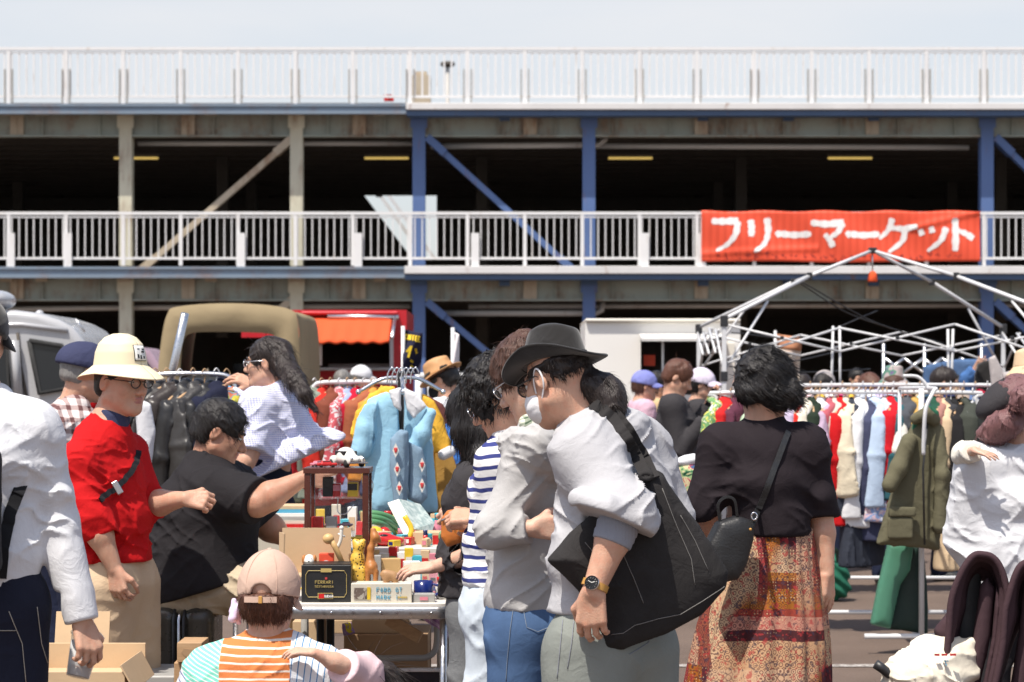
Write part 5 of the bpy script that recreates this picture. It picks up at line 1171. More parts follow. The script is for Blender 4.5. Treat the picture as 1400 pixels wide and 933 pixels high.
tn = [(P(362, 1030, 7.45), .2, .14), (P(362, 960, 7.45), .2, .145), (P(365, 915, 7.45), .16, .11), (P(367, 890, 7.47), .085, .075)]
top(p26, J, 'knit', 'striped_knit', .3, 1.6, srad=(.082, .075, .06), h=.006, fo=.006, fr=(7, 7, 9), seed=91, torso=tn, shk=.08)
pants(p26, J, 'grey_trouser', .014)
S = hair_cap(J['head'], A, 1.0, .012, back=-.082, front=.02, hat=-.004); S.ell(J['head'] - A[1] * .04 - A[2] * .035, (.08, .066, .055), A, .03)
hair(p26, S, 'hair_red', .005, .0035, (34, 34, 9), 4200, .034, .0011, seed=26, lift=.08, grav=1.2, curl=.2)
cp = thing('baseball_cap', 'pinkish beige baseball cap with strap gap worn by the crouching woman', 'cap', J['head']); hc = J['head'] + V3(0, -.006, -.004)
S = SDF(); r_, f_, u_ = A; S.ell(hc + u_ * .022, (.0965, .113, .118), A, .01); S.plane(hc - u_ * .01, -u_ - f_ * .12, .006); S.ell(hc - f_ * .13 + u_ * .004, (.036, .06, .033), A, .004, '-')
S.ell(hc + u_ * .0, (.088, .104, .105), A, .004, '-')
S.build('crown', MT['pink_cap'], cp, .0042, folds(.0018, (9,) * 3, 5))
m = MB()
for i in range(6):
    a0 = math.pi * i / 3 + .52; m.tube([hc + u_ * .022 + (r_ * math.sin(a0) * .0968 * math.sin(t) + f_ * math.cos(a0) * .1133 * math.sin(t)) + u_ * .1183 * math.cos(t) for t in [.08 * k for k in range(1, 22)]], .0013, 5)
m.build('seams', MT['pink_cap'], cp, True)
MB().ell(hc + u_ * .141, (.009, .009, .005), A, 6).build('button', MT['pink_cap'], cp, True)
strap(cp, 'back_strap', [hc + r_ * x - f_ * (.122 - x * x * 6) - u_ * (.012) for x in (-.05, -.025, 0, .025, .05)], .018, .003, 'pink_cap', -f_)
MB().box(hc - f_ * .126 - u_ * .012 + r_ * .004, (.012, .005, .023), A).build('buckle', MT['leather_tan'], cp, False, .002)
brim(hc, A, 1.0, -60, 60, .095, .17, .0, .02).build('visor', MT['pink_cap'], cp, True, 0, .004)
S = SDF(); S.path([P(333, 826, 7.5), P(322, 838, 7.52), P(326, 850, 7.53)], [.012, .016, .01], .01); S.path([P(320, 822, 7.52), P(318, 845, 7.5)], [.009, .013], .01)
MT['lilac'] = fabric('lilac_ribbon', (.66, .55, .72), .1)
S.build('hair_ribbon', MT['lilac'], p26, .004, folds(.004, (40,) * 3, 1))
# --- child in pink with an arm round her shoulder
J = rig(520, 7.6, 1.05, -12, head=(516, 952, .05), neck=(512, 1010), chest=(510, 1050), waist=(510, 1070), pelvis=(510, 1110), shL=(486, 930, .0), elL=(468, 910, -.27), wrL=(430, 893, -.31), shR=(536, 1050), elR=(552, 1090), wrR=(550, 1100), hipL=(496, 1130), hipR=(528, 1130), knL=(494, 1165, -.1), knR=(530, 1165, -.1))
J['k'] = .62; J['shL'] = P(494, 925, 7.45)
p27 = person('dark haired child in pink tee with one arm on the shoulder of the crouching woman', J, hframe(-20, 10), 'skin_pale', .82, .0045, {'L': dict(d=(-1, -.05, .12), n=(-.15, .2, -1), t=(0, .8, .6), curl=.45, spread=.12, s=.66)}, face=False)
MT['pink'] = fabric('pale_pink_cotton', (.76, .55, .58), .05)
top(p27, J, 'pink', 'tee', None, .98, srad=(.1, .088, .06), h=.006, fo=.005, fr=(10,) * 3, seed=3)
S = hair_cap(J['head'], hframe(-20, 10), .82, .018); S.path([P(512, 930, 7.5), P(516, 990, 7.46), P(520, 1030, 7.46)], [.05, .06, .03], .04)
hair(p27, S, 'hair_dark', .006, .006, n=900, length=.16, width=.0014, seed=27, lift=.3, grav=.6, curl=.4, wind=(.5, 0, 0))
pants(p27, J, 'pink', .012)
# ================================================================ vehicles, stalls and racks further back
MT['car_white'] = plain('white_car_paint', (.42, .42, .43), .25, 0, .04, 2, 0, 60, .5, .5); MT['canvas'] = fabric('tan_truck_canvas', (.30, .235, .14), .12, 3, soft=3, st=.5)
MT['olive_paint'] = plain('olive_paint', (.08, .085, .05), .5); MT['red_truck'] = plain('red_truck_paint', (.48, .012, .02), .35); MT['awning'] = fabric('orange_red_awning', (.72, .10, .035), .06, 2)
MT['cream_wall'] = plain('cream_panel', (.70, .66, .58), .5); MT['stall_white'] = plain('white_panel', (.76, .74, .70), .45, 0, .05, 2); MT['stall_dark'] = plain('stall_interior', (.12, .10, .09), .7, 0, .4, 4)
MT['counter_grey'] = plain('counter_grey', (.34, .33, .31), .5)
def pp(pts, d): return [(P(x, y, d)[0], P(x, y, d)[2]) for x, y in pts]
def prof(mb, pts, d, y0, y1):            # silhouette drawn in the photo at distance d, extruded from y0 to y1
    return mb.prism(pp(pts, d), (0, (y0 + y1) / 2, 0), (1, 0, 0), (0, 0, 1), y1 - y0)
def wheel(root, c, r, w=.2):
    t = MB().lathe([(r * .55, -w / 2), (r * .93, -w / 2), (r, -w * .3), (r, w * .3), (r * .93, w / 2), (r * .55, w / 2)], c, [(1, 0, 0), (0, 0, 1), (0, -1, 0)], 28).build('tyre', MT['rubber'], root, True)
    MB().lathe([(.001, -.02), (r * .5, -.03), (r * .56, -w / 2 + .01), (r * .56, w / 2)], c, [(1, 0, 0), (0, 0, 1), (0, 1, 0)], 20).build('rim', MT['alu'], t, True)
# white van
vn = thing('van', 'white van with rounded roof and side window parked at the left edge', 'van', (P(0, 0, 20)[0], 20, 0))
body = [(-190, 430), (-60, 424), (20, 424), (52, 428), (80, 437), (98, 447), (114, 466), (132, 500), (148, 535), (160, 552), (168, 600), (168, 715), (-190, 715)]
prof(MB(), body, 19.2, 19.2, 20.9).build('body', MT['car_white'], vn, False, .06, seg=4)
for nm, pts in (('side_window', [(40, 466), (84, 473), (96, 492), (112, 528), (54, 538)]), ('side_window', [(-100, 470), (8, 464), (14, 545), (-100, 552)])):
    w_ = prof(MB(), pts, 19.19, 19.175, 19.199).build(nm, MT['dark_glass'], vn, False, .02)
    m = MB(); q = [P(x, y, 19.17) for x, y in pts]; m.tube(q + q[:1], .022, 6); m.build('window_frame', MT['rubber'], w_, True)
m = MB(); m.tube([P(24, 455, 19.19), P(28, 500, 19.19), P(40, 560, 19.19), P(44, 700, 19.19)], .012, 6); m.build('door_seam', MT['dark'], vn, True)
m = MB(); m.tube([P(-150, 446, 19.19), P(30, 444, 19.19), P(92, 452, 19.19)], .02, 6); m.build('roof_gutter', MT['car_white'], vn, True)
m = MB(); m.tube([P(20, 466, 19.15), P(26, 545, 19.15)], .07, 8, True, .5); m.build('door_pillar', MT['car_white'], vn, True)
MB().ell(P(-2, 411, 19.4), (.13, .3, .08)).build('roof_vent', MT['car_white'], vn, True)
MB().ell(P(54, 430, 19.5), (.035, .035, .035)).build('roof_lamp', MT['car_white'], vn, True)
MB().tube([P(103, 436, 19.6), P(116, 454, 19.6)], .008, 6).build('aerial', MT['alu'], vn, True)
for x in (-120, 120): wheel(vn, (P(x, 0, 19.2)[0], 19.22, .33), .33)
# pinkish car roof behind
cr = thing('car', 'mauve car roof and windscreen showing between the van and the canvas truck', 'car', (P(180, 0, 27)[0], 27, 0))
MT['mauve_paint'] = plain('mauve_car_paint', (.32, .22, .27), .3)
prof(MB(), [(60, 530), (96, 486), (130, 474), (185, 474), (205, 480), (232, 520), (262, 532), (266, 620), (60, 620)], 27, 27, 28.6).build('body', MT['mauve_paint'], cr, False, .08, seg=3)
prof(MB(), [(106, 494), (132, 483), (182, 483), (198, 490), (218, 518), (92, 520)], 26.99, 26.97, 26.995).build('side_window', MT['dark_glass'], cr, False, .02)
for x in (100, 230): wheel(cr, (P(x, 0, 27)[0], 27.02, .3), .3)
# canvas topped truck
D = 23.6
tk = thing('canvas_truck', 'small military style truck with tan canvas cover and open back', 'truck', (P(315, 0, D)[0], D, 0))
outer = [(213, 560), (217, 500), (222, 458), (229, 430), (241, 420), (300, 415), (362, 417), (398, 424), (407, 438), (410, 480), (412, 560)]
inner = [(242, 560), (247, 500), (251, 468), (262, 456), (300, 454), (345, 455), (372, 458), (382, 470), (386, 500), (388, 560)]
o3 = arc([np.append(p, 0) for p in pp(outer, D)], 5); i3 = arc([np.append(p, 0) for p in pp(inner, D)], 5)
k = len(o3); i3 = [i3[int(j * (len(i3) - 1) / (k - 1))] for j in range(k)]; m = MB()
def ringv(y, sc_, src, pu=0): return [(q[0], y + pu * (noise(np.array([[q[0] * 3, y, q[1] * 3]]), 1, 3)[0]), q[1]) for q in src]
rows = [ringv(D - .01, 1, o3), ringv(D + .03, 1, o3), ringv(D + .8, 1, [q * V3(1, .985, 1) + V3(0, .02, 0) for q in o3]), ringv(D + 1.6, 1, o3), ringv(D + 2.4, 1, o3)]
m.v = [p for r_ in rows for p in r_]; m.f = [(a * k + j, a * k + j + 1, (a + 1) * k + j + 1, (a + 1) * k + j) for a in range(len(rows) - 1) for j in range(k - 1)]
m.build('canvas_cover', MT['canvas'], tk, True)
m = MB(); NR = 5
for j in range(k):
    for a_ in range(NR + 1):
        t_ = a_ / NR; q_ = o3[j] * (1 - t_) + i3[j] * t_; m.v.append((q_[0], D - .015 - .045 * math.sin(math.pi * t_) ** .5 - .012 * noise(np.array([[q_[0] * 5, t_ * 2, q_[1] * 5]]), 1, 3)[0], q_[1]))
m.f = [(j * (NR + 1) + a_, (j + 1) * (NR + 1) + a_, (j + 1) * (NR + 1) + a_ + 1, j * (NR + 1) + a_ + 1) for j in range(k - 1) for a_ in range(NR)]; m.build('canvas_end_panel', MT['canvas'], tk, True)
prof(MB(), [(212, 560), (413, 560), (413, 690), (212, 690)], D, D + .02, D + 3.9).build('truck_bed', MT['olive_paint'], tk, False, .03)
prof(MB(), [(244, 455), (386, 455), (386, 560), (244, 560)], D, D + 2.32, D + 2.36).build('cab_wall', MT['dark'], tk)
prof(MB(), [(282, 494), (376, 494), (376, 510), (282, 510)], D, D + 2.29, D + 2.315).build('cab_window', MT['dark_glass'], tk)
prof(MB(), [(246, 512), (386, 512), (386, 522), (246, 522)], D, D + .5, D + .62).build('bench', MT['counter_grey'], tk)
for x in (236, 388): wheel(tk, (P(x, 0, D)[0], D + .5, .36), .36); wheel(tk, (P(x, 0, D)[0], D + 3.2, .36), .36)
# red food truck
D = 28.0
ft = thing('food_truck', 'red food truck with an orange red awning over its serving hatch', 'food truck', (P(470, 0, D)[0], D, 0))
def box_px(x0, x1, y0, y1, d, ya, yb): a, b = P(x0, y1, d), P(x1, y0, d); return MB().bx(a[0], b[0], ya, yb, a[2], b[2])
def hatch_box(root, x0, x1, ytop, hx0, hx1, hy0, hy1, d, dep, mat, yb=690):
    m = MB(); a, b = P(x0, yb, d), P(x1, ytop, d); h0, h1 = P(hx0, hy1, d), P(hx1, hy0, d)
    m.bx(a[0], b[0], d, d + .06, h1[2], b[2]).bx(a[0], b[0], d, d + .06, a[2], h0[2]).bx(a[0], h0[0], d, d + .06, h0[2], h1[2]).bx(h1[0], b[0], d, d + .06, h0[2], h1[2])
    m.bx(a[0], a[0] + .06, d + .061, d + dep, a[2], b[2] - .061).bx(b[0] - .06, b[0], d + .061, d + dep, a[2], b[2] - .061).bx(a[0], b[0], d + .061, d + dep, b[2] - .06, b[2]).bx(a[0], b[0], d + .061, d + dep, a[2], a[2] + .06)
    o = m.build('body', MT[mat], root)
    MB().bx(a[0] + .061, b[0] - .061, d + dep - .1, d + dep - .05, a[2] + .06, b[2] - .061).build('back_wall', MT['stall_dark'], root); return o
hatch_box(ft, 330, 556, 424, 420, 536, 462, 505, D, 2.0, 'red_truck')
a, b = P(408, 461, D - .75), P(545, 434, D - .02)
MB().grid(lambda u, v: (P(412 + 124 * u, 0, D)[0], D - .01 - .7 * v, b[2] - (b[2] - a[2] + .06) * v + .01 * math.sin(u * 40) * v), 40, 8).build('awning', MT['awning'], ft, True, 0, .03)
MB().tube([P(448, 433, D - .1), P(545, 434, D - .1)], .03, 8).tube([P(540, 434, D - .1), P(536, 462, D - .72)], .02, 6).build('awning_frame', MT['alu'], ft, True)
box_px(412, 545, 426, 431, D, D - .12, D - .005).build('roof_trim', MT['red_truck'], ft, False, .02)
box_px(418, 540, 503, 507, D, D - .3, D - .005).build('counter', MT['counter_grey'], ft, False, .01)
box_px(422, 440, 466, 500, D, D + .02, D + .05).build('menu_board', MT['cream_wall'], ft)
box_px(425, 437, 472, 474, D, D + .01, D + .019).build('menu_heading', MT['awning'], ft)
box_px(445, 530, 497, 503, D, D + .4, D + .7).build('worktop', MT['counter_grey'], ft, False, .01)
prof(MB(), [(533, 462), (538, 462), (538, 505), (533, 505)], D, D - .02, D - .003).build('hatch_frame', MT['white_metal'], ft)
for x in (380, 530): wheel(ft, (P(x, 0, D)[0], D + .1, .33), .33)
# white kitchen trailer
D = 26.0
kt = thing('food_trailer', 'white food trailer with a dark open serving hatch behind the canopy frame', 'food trailer', (P(905, 0, D)[0], D, 0))
hatch_box(kt, 800, 1012, 441, 876, 992, 462, 540, D, 1.9, 'stall_white')
m = MB(); q0, q1 = P(874, 461, D), P(990, 461, D); m.grid(lambda u, v: (q0[0] + (q1[0] - q0[0]) * u, D - .02 - .5 * v, q0[2] + .02 - .06 * v), 4, 3); m.build('hatch_lid', MT['stall_white'], kt, False, 0, .03)
for x in (906, 958): box_px(x - 1.5, x + 1.5, 462, 540, D, D - .015, D + .02).build('hatch_post', MT['alu'], kt)
box_px(800, 1012, 436, 440.5, D, D - .06, D + 1.9).build('roof', MT['cream_wall'], kt, False, .02)
box_px(882, 898, 485, 500, D, D + .3, D + .32).build('price_sign', MT['banner_red'], kt)
box_px(984, 1004, 470, 560, D, D - .05, D - .003).build('side_panel', MT['cream_wall'], kt)
for x in (840, 980): wheel(kt, (P(x, 0, D)[0], D + .1, .3), .3)
# tall flags
def flag(label, px, d, ytop, ybot, wpx, mat, lean=0, poly=None):
    t = thing('banner_flag', label, 'flag', (P(px, 0, d)[0], d, 0))
    MB().tube([(P(px, 0, d)[0], d, 0), P(px + lean, ytop - 4, d)], .014, 8).build('pole', MT['white_metal'], t, True)
    def fn(u, v):
        p = P(px + lean * (1 - v) + wpx * u * (1 - .12 * v), ytop + (ybot - ytop) * v + 6 * u * (1 - v), d); return p + V3(0, .05 * math.sin(u * 5 + v * 6), 0)
    MB().grid(fn, 16, 24).build('flag_cloth', MT[mat], t, True, 0, .004); return t, fn
MT['flag_navy'] = fabric('dark_navy_flag', (.022, .022, .045), .1); MT['flag_yellow'] = plain('yellow_print', (.75, .52, .02), .7); MT['flag_white'] = fabric('white_flag', (.72, .68, .70), .05)
t, fn = flag('dark navy flag with yellow COFFEE lettering on a white pole', 551, 17, 450, 512, 27, 'flag_navy')
LET = {'C': [[(1, .9), (.4, 1), (0, .5), (.4, 0), (1, .1)]], 'O': [[(.5, 1), (0, .5), (.5, 0), (1, .5), (.5, 1)]], 'F': [[(0, 0), (0, 1), (1, 1)], [(0, .55), (.8, .55)]], 'E': [[(1, 0), (0, 0), (0, 1), (1, 1)], [(0, .5), (.8, .5)]],
       'R': [[(0, 0), (0, 1), (.9, .9), (.9, .6), (0, .5), (1, 0)]], 'A': [[(0, 0), (.5, 1), (1, 0)], [(.2, .4), (.8, .4)]], 'I': [[(.5, 0), (.5, 1)]], 'D': [[(0, 0), (0, 1), (.7, .9), (1, .5), (.7, .1), (0, 0)]], 'G': [[(1, .85), (.4, 1), (0, .5), (.4, 0), (1, .1), (1, .5), (.6, .5)]],
       'T': [[(0, 1), (1, 1)], [(.5, 1), (.5, 0)]], 'M': [[(0, 0), (0, 1), (.5, .4), (1, 1), (1, 0)]], 'K': [[(0, 0), (0, 1)], [(1, 1), (0, .45), (1, 0)]], 'B': [[(0, 0), (0, 1), (.9, .85), (.8, .55), (0, .5)], [(.8, .55), (1, .2), (0, 0)]],
       'U': [[(0, 1), (0, .2), (.5, 0), (1, .2), (1, 1)]], 'S': [[(1, .9), (.4, 1), (0, .75), (1, .3), (.6, 0), (0, .1)]], 'N': [[(0, 0), (0, 1), (1, 0), (1, 1)]], 'V': [[(0, 1), (.5, 0), (1, 1)]], 'H': [[(0, 0), (0, 1)], [(1, 0), (1, 1)], [(0, .5), (1, .5)]]}
def write(txt, o, u, w, size, gap=.35, wd=.14, asp=.62, th=.0012):   # letters of small bars on the plane (u, w)
    o, u, w = np.asarray(o, float), unit(u), unit(w); n = np.cross(u, w); m = MB(); x = 0
    for ch in txt:
        for st in LET.get(ch, []):
            for a, b in zip(st[:-1], st[1:]):
                A_ = o + u * (x + a[0] * asp) * size + w * a[1] * size; B_ = o + u * (x + b[0] * asp) * size + w * b[1] * size; m.bar(A_, B_, wd * size, th, n)
        x += asp + gap
    return m
m = MB()
for i, ch in enumerate('COFFEE'):
    for st in LET[ch]:
        for a, b in zip(st[:-1], st[1:]):
            f_ = lambda q: np.array(fn(.1 + .14 * i + .09 * q[0], .22 - .12 * q[1])) - V3(0, .012, 0); m.bar(f_(a), f_(b), .009, .003, (0, 1, 0))
for st in ([(.2, .5), (.45, .36), (.75, .5)], [(.45, .36), (.3, .62)], [(.42, .68), (.55, .72)], [(.42, .8), (.55, .84)], [(.68, .40), (.7, .46)]):
    for a, b in zip(st[:-1], st[1:]): f_ = lambda q: np.array(fn(*q)) - V3(0, .012, 0); m.bar(f_(a), f_(b), .016, .003, (0, 1, 0))
m.build('flag_lettering', MT['flag_yellow'], t)
flag('narrow plain white flag on a pole beside the blue steel brace', 619, 17.5, 452, 520, 9, 'flag_white')
MT['sign_beige'] = (lambda g: (g.col(g.mix(g.rng(g.noise(5, det=3), .45, .55), (.66, .56, .45), g.mix(g.rng(g.noise(11), .5, .6), (.55, .40, .30), (.75, .70, .62)))), g.mat)[-1])(G('printed_beige_flag', .7))
t, fn = flag('beige printed flag with a brown top behind the canopy frame', 1060, 23, 456, 545, 36, 'sign_beige')
MB().grid(lambda u, v: tuple(np.array(fn(u, v * .22)) - V3(0, .012, 0)), 8, 4).build('brown_heading', plain('brown_print', (.42, .18, .09), .7), t, True, 0, .002)
# white pipe barrier
bf = thing('barrier', 'low white pipe barrier beside the masked man in the straw hat', 'barrier', (P(620, 0, 18)[0], 18, 0))
m = MB().tube([P(572, 514, 18), P(690, 514, 18)], .025, 8).tube([P(572, 560, 18), P(690, 560, 18)], .02, 8)
m.build('rails', MT['white_metal'], bf, True); m = MB()
for i in range(12): m.tube([P(576 + i * 10, 514, 18), P(576 + i * 10, 560, 18)], .011, 6)
m.build('bars', MT['white_metal'], bf, True)
for x in (572, 690): MB().tube([P(x, 512, 18), (P(x, 0, 18)[0], 18, 0)], .025, 8).build('leg', MT['white_metal'], bf, True)

# ---------------------------------------------------------------- garments on rails
def garment_mesh(kind, seed):
    S = SDF(); rs = random.Random(seed); L = dict(jacket=.70, coat=.92, shirt=.66, tee=.6)[kind] * rs.uniform(.94, 1.08); big = kind in ('jacket', 'coat'); t = .04 if big else .026; tb_ = (.085 if big else .062) * rs.uniform(.85, 1.2)
    poly = [(-.055, -.06), (-.10, -.075), (-.205, -.135), (-.2, -.24), (-.1, -.3), (.1, -.3), (.2, -.24), (.205, -.135), (.10, -.075), (.055, -.06)]
    poly_op(S, poly, (0, 0, 0), (1, 0, 0), (0, 0, 1), t * .5, t * 1.1, .1); dx = rs.uniform(-.03, .03)
    S.etube((0, 0, -.2), (dx, rs.uniform(-.02, .02), -L - .05), (.195, t * 1.1), (.215, tb_), (1, 0, 0), .04)
    for s in (-1, 1):
        sw = rs.uniform(-.03, .03)
        if kind != 'tee':
            S.etube((s * .195, 0, -.15), (s * .225, sw, -.36), (.028, t * 1.0), (.034, t * 1.5), (1, 0, 0), .03); S.etube((s * .225, sw, -.36), (s * .23, sw * 2, -.62 * rs.uniform(.9, 1.1)), (.034, t * 1.5), (.03, t * 1.45), (1, 0, 0), .02)
        else: S.etube((s * .19, 0, -.15), (s * .24, -.01, -.31), (.03, t), (.04, t * 2), (1, 0, 0), .03)
    if kind != 'tee': S.path([(-.075, .02, -.06), (0, .045, -.045), (.075, .02, -.06), (.04, -.045, -.10)], [.018, .022, .018, .012], .02)
    S.ell((0, -.06, -.06), (.05, .05, .05), None, .02, '-'); S.plane((0, 0, -L), (rs.uniform(-.1, .1), rs.uniform(-.1, .1), -1))
    v, f = S.surf(.011, folds(.010 if big else .009, (12, 12, 1.6), seed, []))
    me = mesh('garment', v, f, None, None, True, (0, 0, 0)); d = me.data; bpy.data.objects.remove(me); return d
GM = {}
def gmesh(kind, i):
    if (kind, i) not in GM: GM[(kind, i)] = garment_mesh(kind, hash((len(kind), i)) % 1000 + i)
    return GM[(kind, i)]
GC = {}
def gmat(cname, c, kind=None):
    if cname in GC: return GC[cname]
    if kind == 'print': GC[cname] = printed('printed_cloth_' + cname, c, 26, len(GC))
    elif kind == 'stripe': GC[cname] = striped('striped_cloth_' + cname, c[0], c[1], .05, .4)
    elif kind == 'leather': GC[cname] = plain('leather_' + cname, c, .42, 0, .3, 7, .5, 26)
    else: GC[cname] = fabric('cloth_' + cname, c, .12)
    return GC[cname]
hm = {}
def hanger_mesh(mat):
    if mat not in hm:
        m = MB(); m.tube(arc([(-.19, 0, -.125), (-.1, .01, -.085), (0, 0, -.055), (.1, .01, -.085), (.19, 0, -.125)], 4), .007, 6); m.tube(arc([(0, 0, -.055), (0, 0, -.02), (.022, 0, .004), (0, 0, .028), (-.02, 0, .012)], 5), .0028, 5)
        o = m.build('hanger', MT[mat], None, True, loc=(0, 0, 0)); hm[mat] = o.data; bpy.data.objects.remove(o)
    return hm[mat]
USED = set()
def hang(label, pos, yaw, kind, i, mat, scale=(1, 1, 1), hmat='wood', group=None, cat='garment', name=None):
    o = bpy.data.objects.new(name or dict(jacket='hanging_jacket', coat='hanging_coat', shirt='hanging_shirt', tee='hanging_tee')[kind], gmesh(kind, i).copy()); C.objects.link(o)
    o.location = tuple(pos); o.rotation_euler = (0, 0, R(yaw)); o.scale = scale; o.data.materials.clear(); o.data.materials.append(mat); ORG[o.name] = np.array(pos, float)
    n = 0
    tag(o, label, cat, group); USED.add(label)
    h = bpy.data.objects.new('hanger', hanger_mesh(hmat)); C.objects.link(h); h.parent = o; return o
def rail(label, x0, x1, y, z, base=True, r=.014, mat='white_metal', curve=True, feet=.28):
    t = thing('clothes_rail', label, 'clothes rail', ((x0 + x1) / 2, y, 0))
    MB().tube(arc([(x0, y, z - .12), (x0 + .02, y, z - .03), (x0 + .1, y, z), (x1 - .1, y, z), (x1 - .02, y, z - .03), (x1, y, z - .12)], 4), r, 10).build('hanging_bar', MT[mat], t, True)
    for x in (x0, x1):
        MB().tube([(x, y, z - .12), (x, y, .09)], r, 10).build('post', MT[mat], t, True)
        MB().tube([(x, y - feet, .09), (x, y + feet, .09)], r * 1.1, 10).build('foot', MT[mat], t, True)
        for dy in (-feet * .92, feet * .92): MB().lathe([(.002, -.015), (.03, -.015), (.03, .015), (.002, .015)], (x, y + dy, .032), [(0, 1, 0), (0, 0, 1), (1, 0, 0)], 14).build('caster', MT['rubber'], t, True)
    MB().tube([(x0, y, .115), (x1, y, .115)], r, 10).build('base_bar', MT[mat], t, True); return t
def fill(specs, y, z, pref, group, where, yaw0=62, kind_i=0):
    n = len(specs)
    for i, (px, cn, c, mk, kind, sc) in enumerate(specs):
        pr = specs[i - 1][1] if i else None; nx = specs[i + 1][1] if i < n - 1 else None
        pr = pr and pr.replace(' leather', ''); nx = nx and nx.replace(' leather', '')
        nb = f'between {pr} and {nx} ones' if pr and nx else (f'beside the {nx} one, first' if nx and not pr else f'beside the {pr} one, last')
        lab = f'{cn} {dict(jacket="jacket", coat="coat", shirt="shirt", tee="top")[kind]} {nb} {where}'
        if lab in USED: lab = 'second ' + lab
        hang(lab, (P(px, 0, y)[0], y, z), yaw0 + random.Random(i * 3 + n).uniform(-11, 11), kind, i % 3, gmat(cn, c, mk), (1, 1.3, sc * 1.06), 'wood' if i % 3 else 'white_metal', group)
WH, CR = (.72, .72, .73), (.66, .60, .50)
# long rail at the right
D = 14.9; zr = P(0, 537, D)[2]
rail('long white clothes rail full of jackets and tops at the right, nearer one', P(975, 0, D)[0], P(1338, 0, D)[0], D, zr)
fill([(985, 'yellow green print', [(.62, .55, .12), (.15, .3, .12), (.7, .66, .5)], 'print', 'shirt', .85), (1000, 'bright red', (.5, .02, .02), None, 'shirt', .9), (1016, 'plum', (.1, .03, .05), None, 'jacket', .85), (1032, 'pale green', (.4, .5, .36), None, 'tee', 1),
      (1046, 'red check', ((.5, .05, .05), (.1, .02, .03)), 'stripe', 'shirt', 1), (1060, 'peach', (.66, .42, .3), None, 'tee', 1), (1078, 'light blue', (.38, .5, .62), None, 'shirt', .9), (1090, 'lavender', (.56, .48, .62), None, 'shirt', .92), (1101, 'scarlet', (.56, .03, .02), None, 'tee', 1), (1110, 'cream', CR, None, 'shirt', .9),
      (1116, 'chalk', (.62, .6, .58), None, 'tee', 1), (1121, 'black and green', (.02, .03, .02), None, 'shirt', .95), (1133, 'white cotton', WH, None, 'shirt', 1.05), (1139, 'mauve', (.4, .3, .4), None, 'tee', .95), (1146, 'dusty rose', (.38, .09, .11), None, 'shirt', .9), (1153, 'stone', (.5, .46, .4), None, 'shirt', 1), (1160, 'vivid red', (.52, .012, .015), None, 'jacket', 1.05), (1168, 'vanilla', (.64, .56, .42), None, 'jacket', .95), (1175, 'charcoal navy', (.035, .04, .055), None, 'coat', 1.1),
      (1184, 'snowy', (.68, .68, .69), None, 'shirt', 1.1), (1191, 'bright white', WH, None, 'shirt', 1.25), (1202, 'dark blue', (.05, .055, .1), None, 'jacket', 1.2), (1207, 'powder blue', (.42, .52, .66), None, 'shirt', 1), (1213, 'flowery', [(.6, .62, .7), (.25, .35, .6), (.7, .5, .55), (.75, .75, .75)], 'print', 'shirt', 1.2), (1221, 'pale grey', (.45, .45, .47), None, 'shirt', .95), (1229, 'crimson', (.48, .012, .02), None, 'jacket', .92), (1235, 'dark teal', (.03, .1, .12), None, 'shirt', 1), (1241, 'ivory', (.7, .68, .62), None, 'tee', 1.1), (1251, 'slate grey', (.07, .075, .085), None, 'jacket', .9),
      (1262, 'ochre', (.45, .28, .08), None, 'shirt', .95), (1274, 'navy blue', (.03, .035, .08), None, 'jacket', 1), (1286, 'dark bottle green', (.02, .07, .045), None, 'jacket', 1), (1294, 'rosy brown', (.32, .16, .13), None, 'shirt', .9), (1300, 'sand beige', (.56, .42, .27), None, 'coat', 1.12), (1308, 'graphite', (.04, .04, .045), None, 'coat', 1), (1316, 'black wool', (.018, .017, .018), None, 'jacket', 1.1), (1330, 'dark grey green', (.05, .055, .045), None, 'jacket', 1.0)],
     D, zr, '', 'clothes on the nearer right rail', 'on the near white rail')
D = 17.6; zr = P(0, 527, D)[2]
rail('white clothes rail behind the long one, packed with light tops', P(1080, 0, D)[0], P(1392, 0, D)[0], D, zr)
fill([(1094, 'sky blue', (.36, .5, .66), None, 'shirt', 1), (1108, 'pale pink', (.68, .5, .5), None, 'tee', 1), (1122, 'mustard', (.55, .36, .05), None, 'tee', 1), (1137, 'off white', (.7, .69, .66), None, 'shirt', 1), (1152, 'magenta', (.42, .04, .16), None, 'tee', 1), (1166, 'golden', (.6, .38, .06), None, 'tee', 1), (1180, 'silver', (.4, .42, .46), None, 'shirt', 1),
      (1194, 'blue striped', ((.7, .7, .74), (.12, .2, .45)), 'stripe', 'shirt', 1), (1208, 'lilac', (.5, .42, .6), None, 'shirt', 1), (1222, 'ice blue', (.5, .6, .68), None, 'shirt', 1), (1240, 'coral', (.6, .2, .14), None, 'tee', 1), (1258, 'mint', (.36, .56, .46), None, 'tee', 1),
      (1300, 'midnight blue', (.025, .03, .09), None, 'jacket', 1), (1318, 'taupe', (.3, .24, .2), None, 'jacket', 1), (1334, 'denim blue', (.08, .13, .26), None, 'jacket', 1), (1350, 'wine red', (.26, .012, .03), None, 'shirt', 1), (1368, 'ash grey', (.25, .25, .26), None, 'shirt', 1)],
     D, zr, '', 'clothes on the farther right rail', 'on the far white rail', 68)
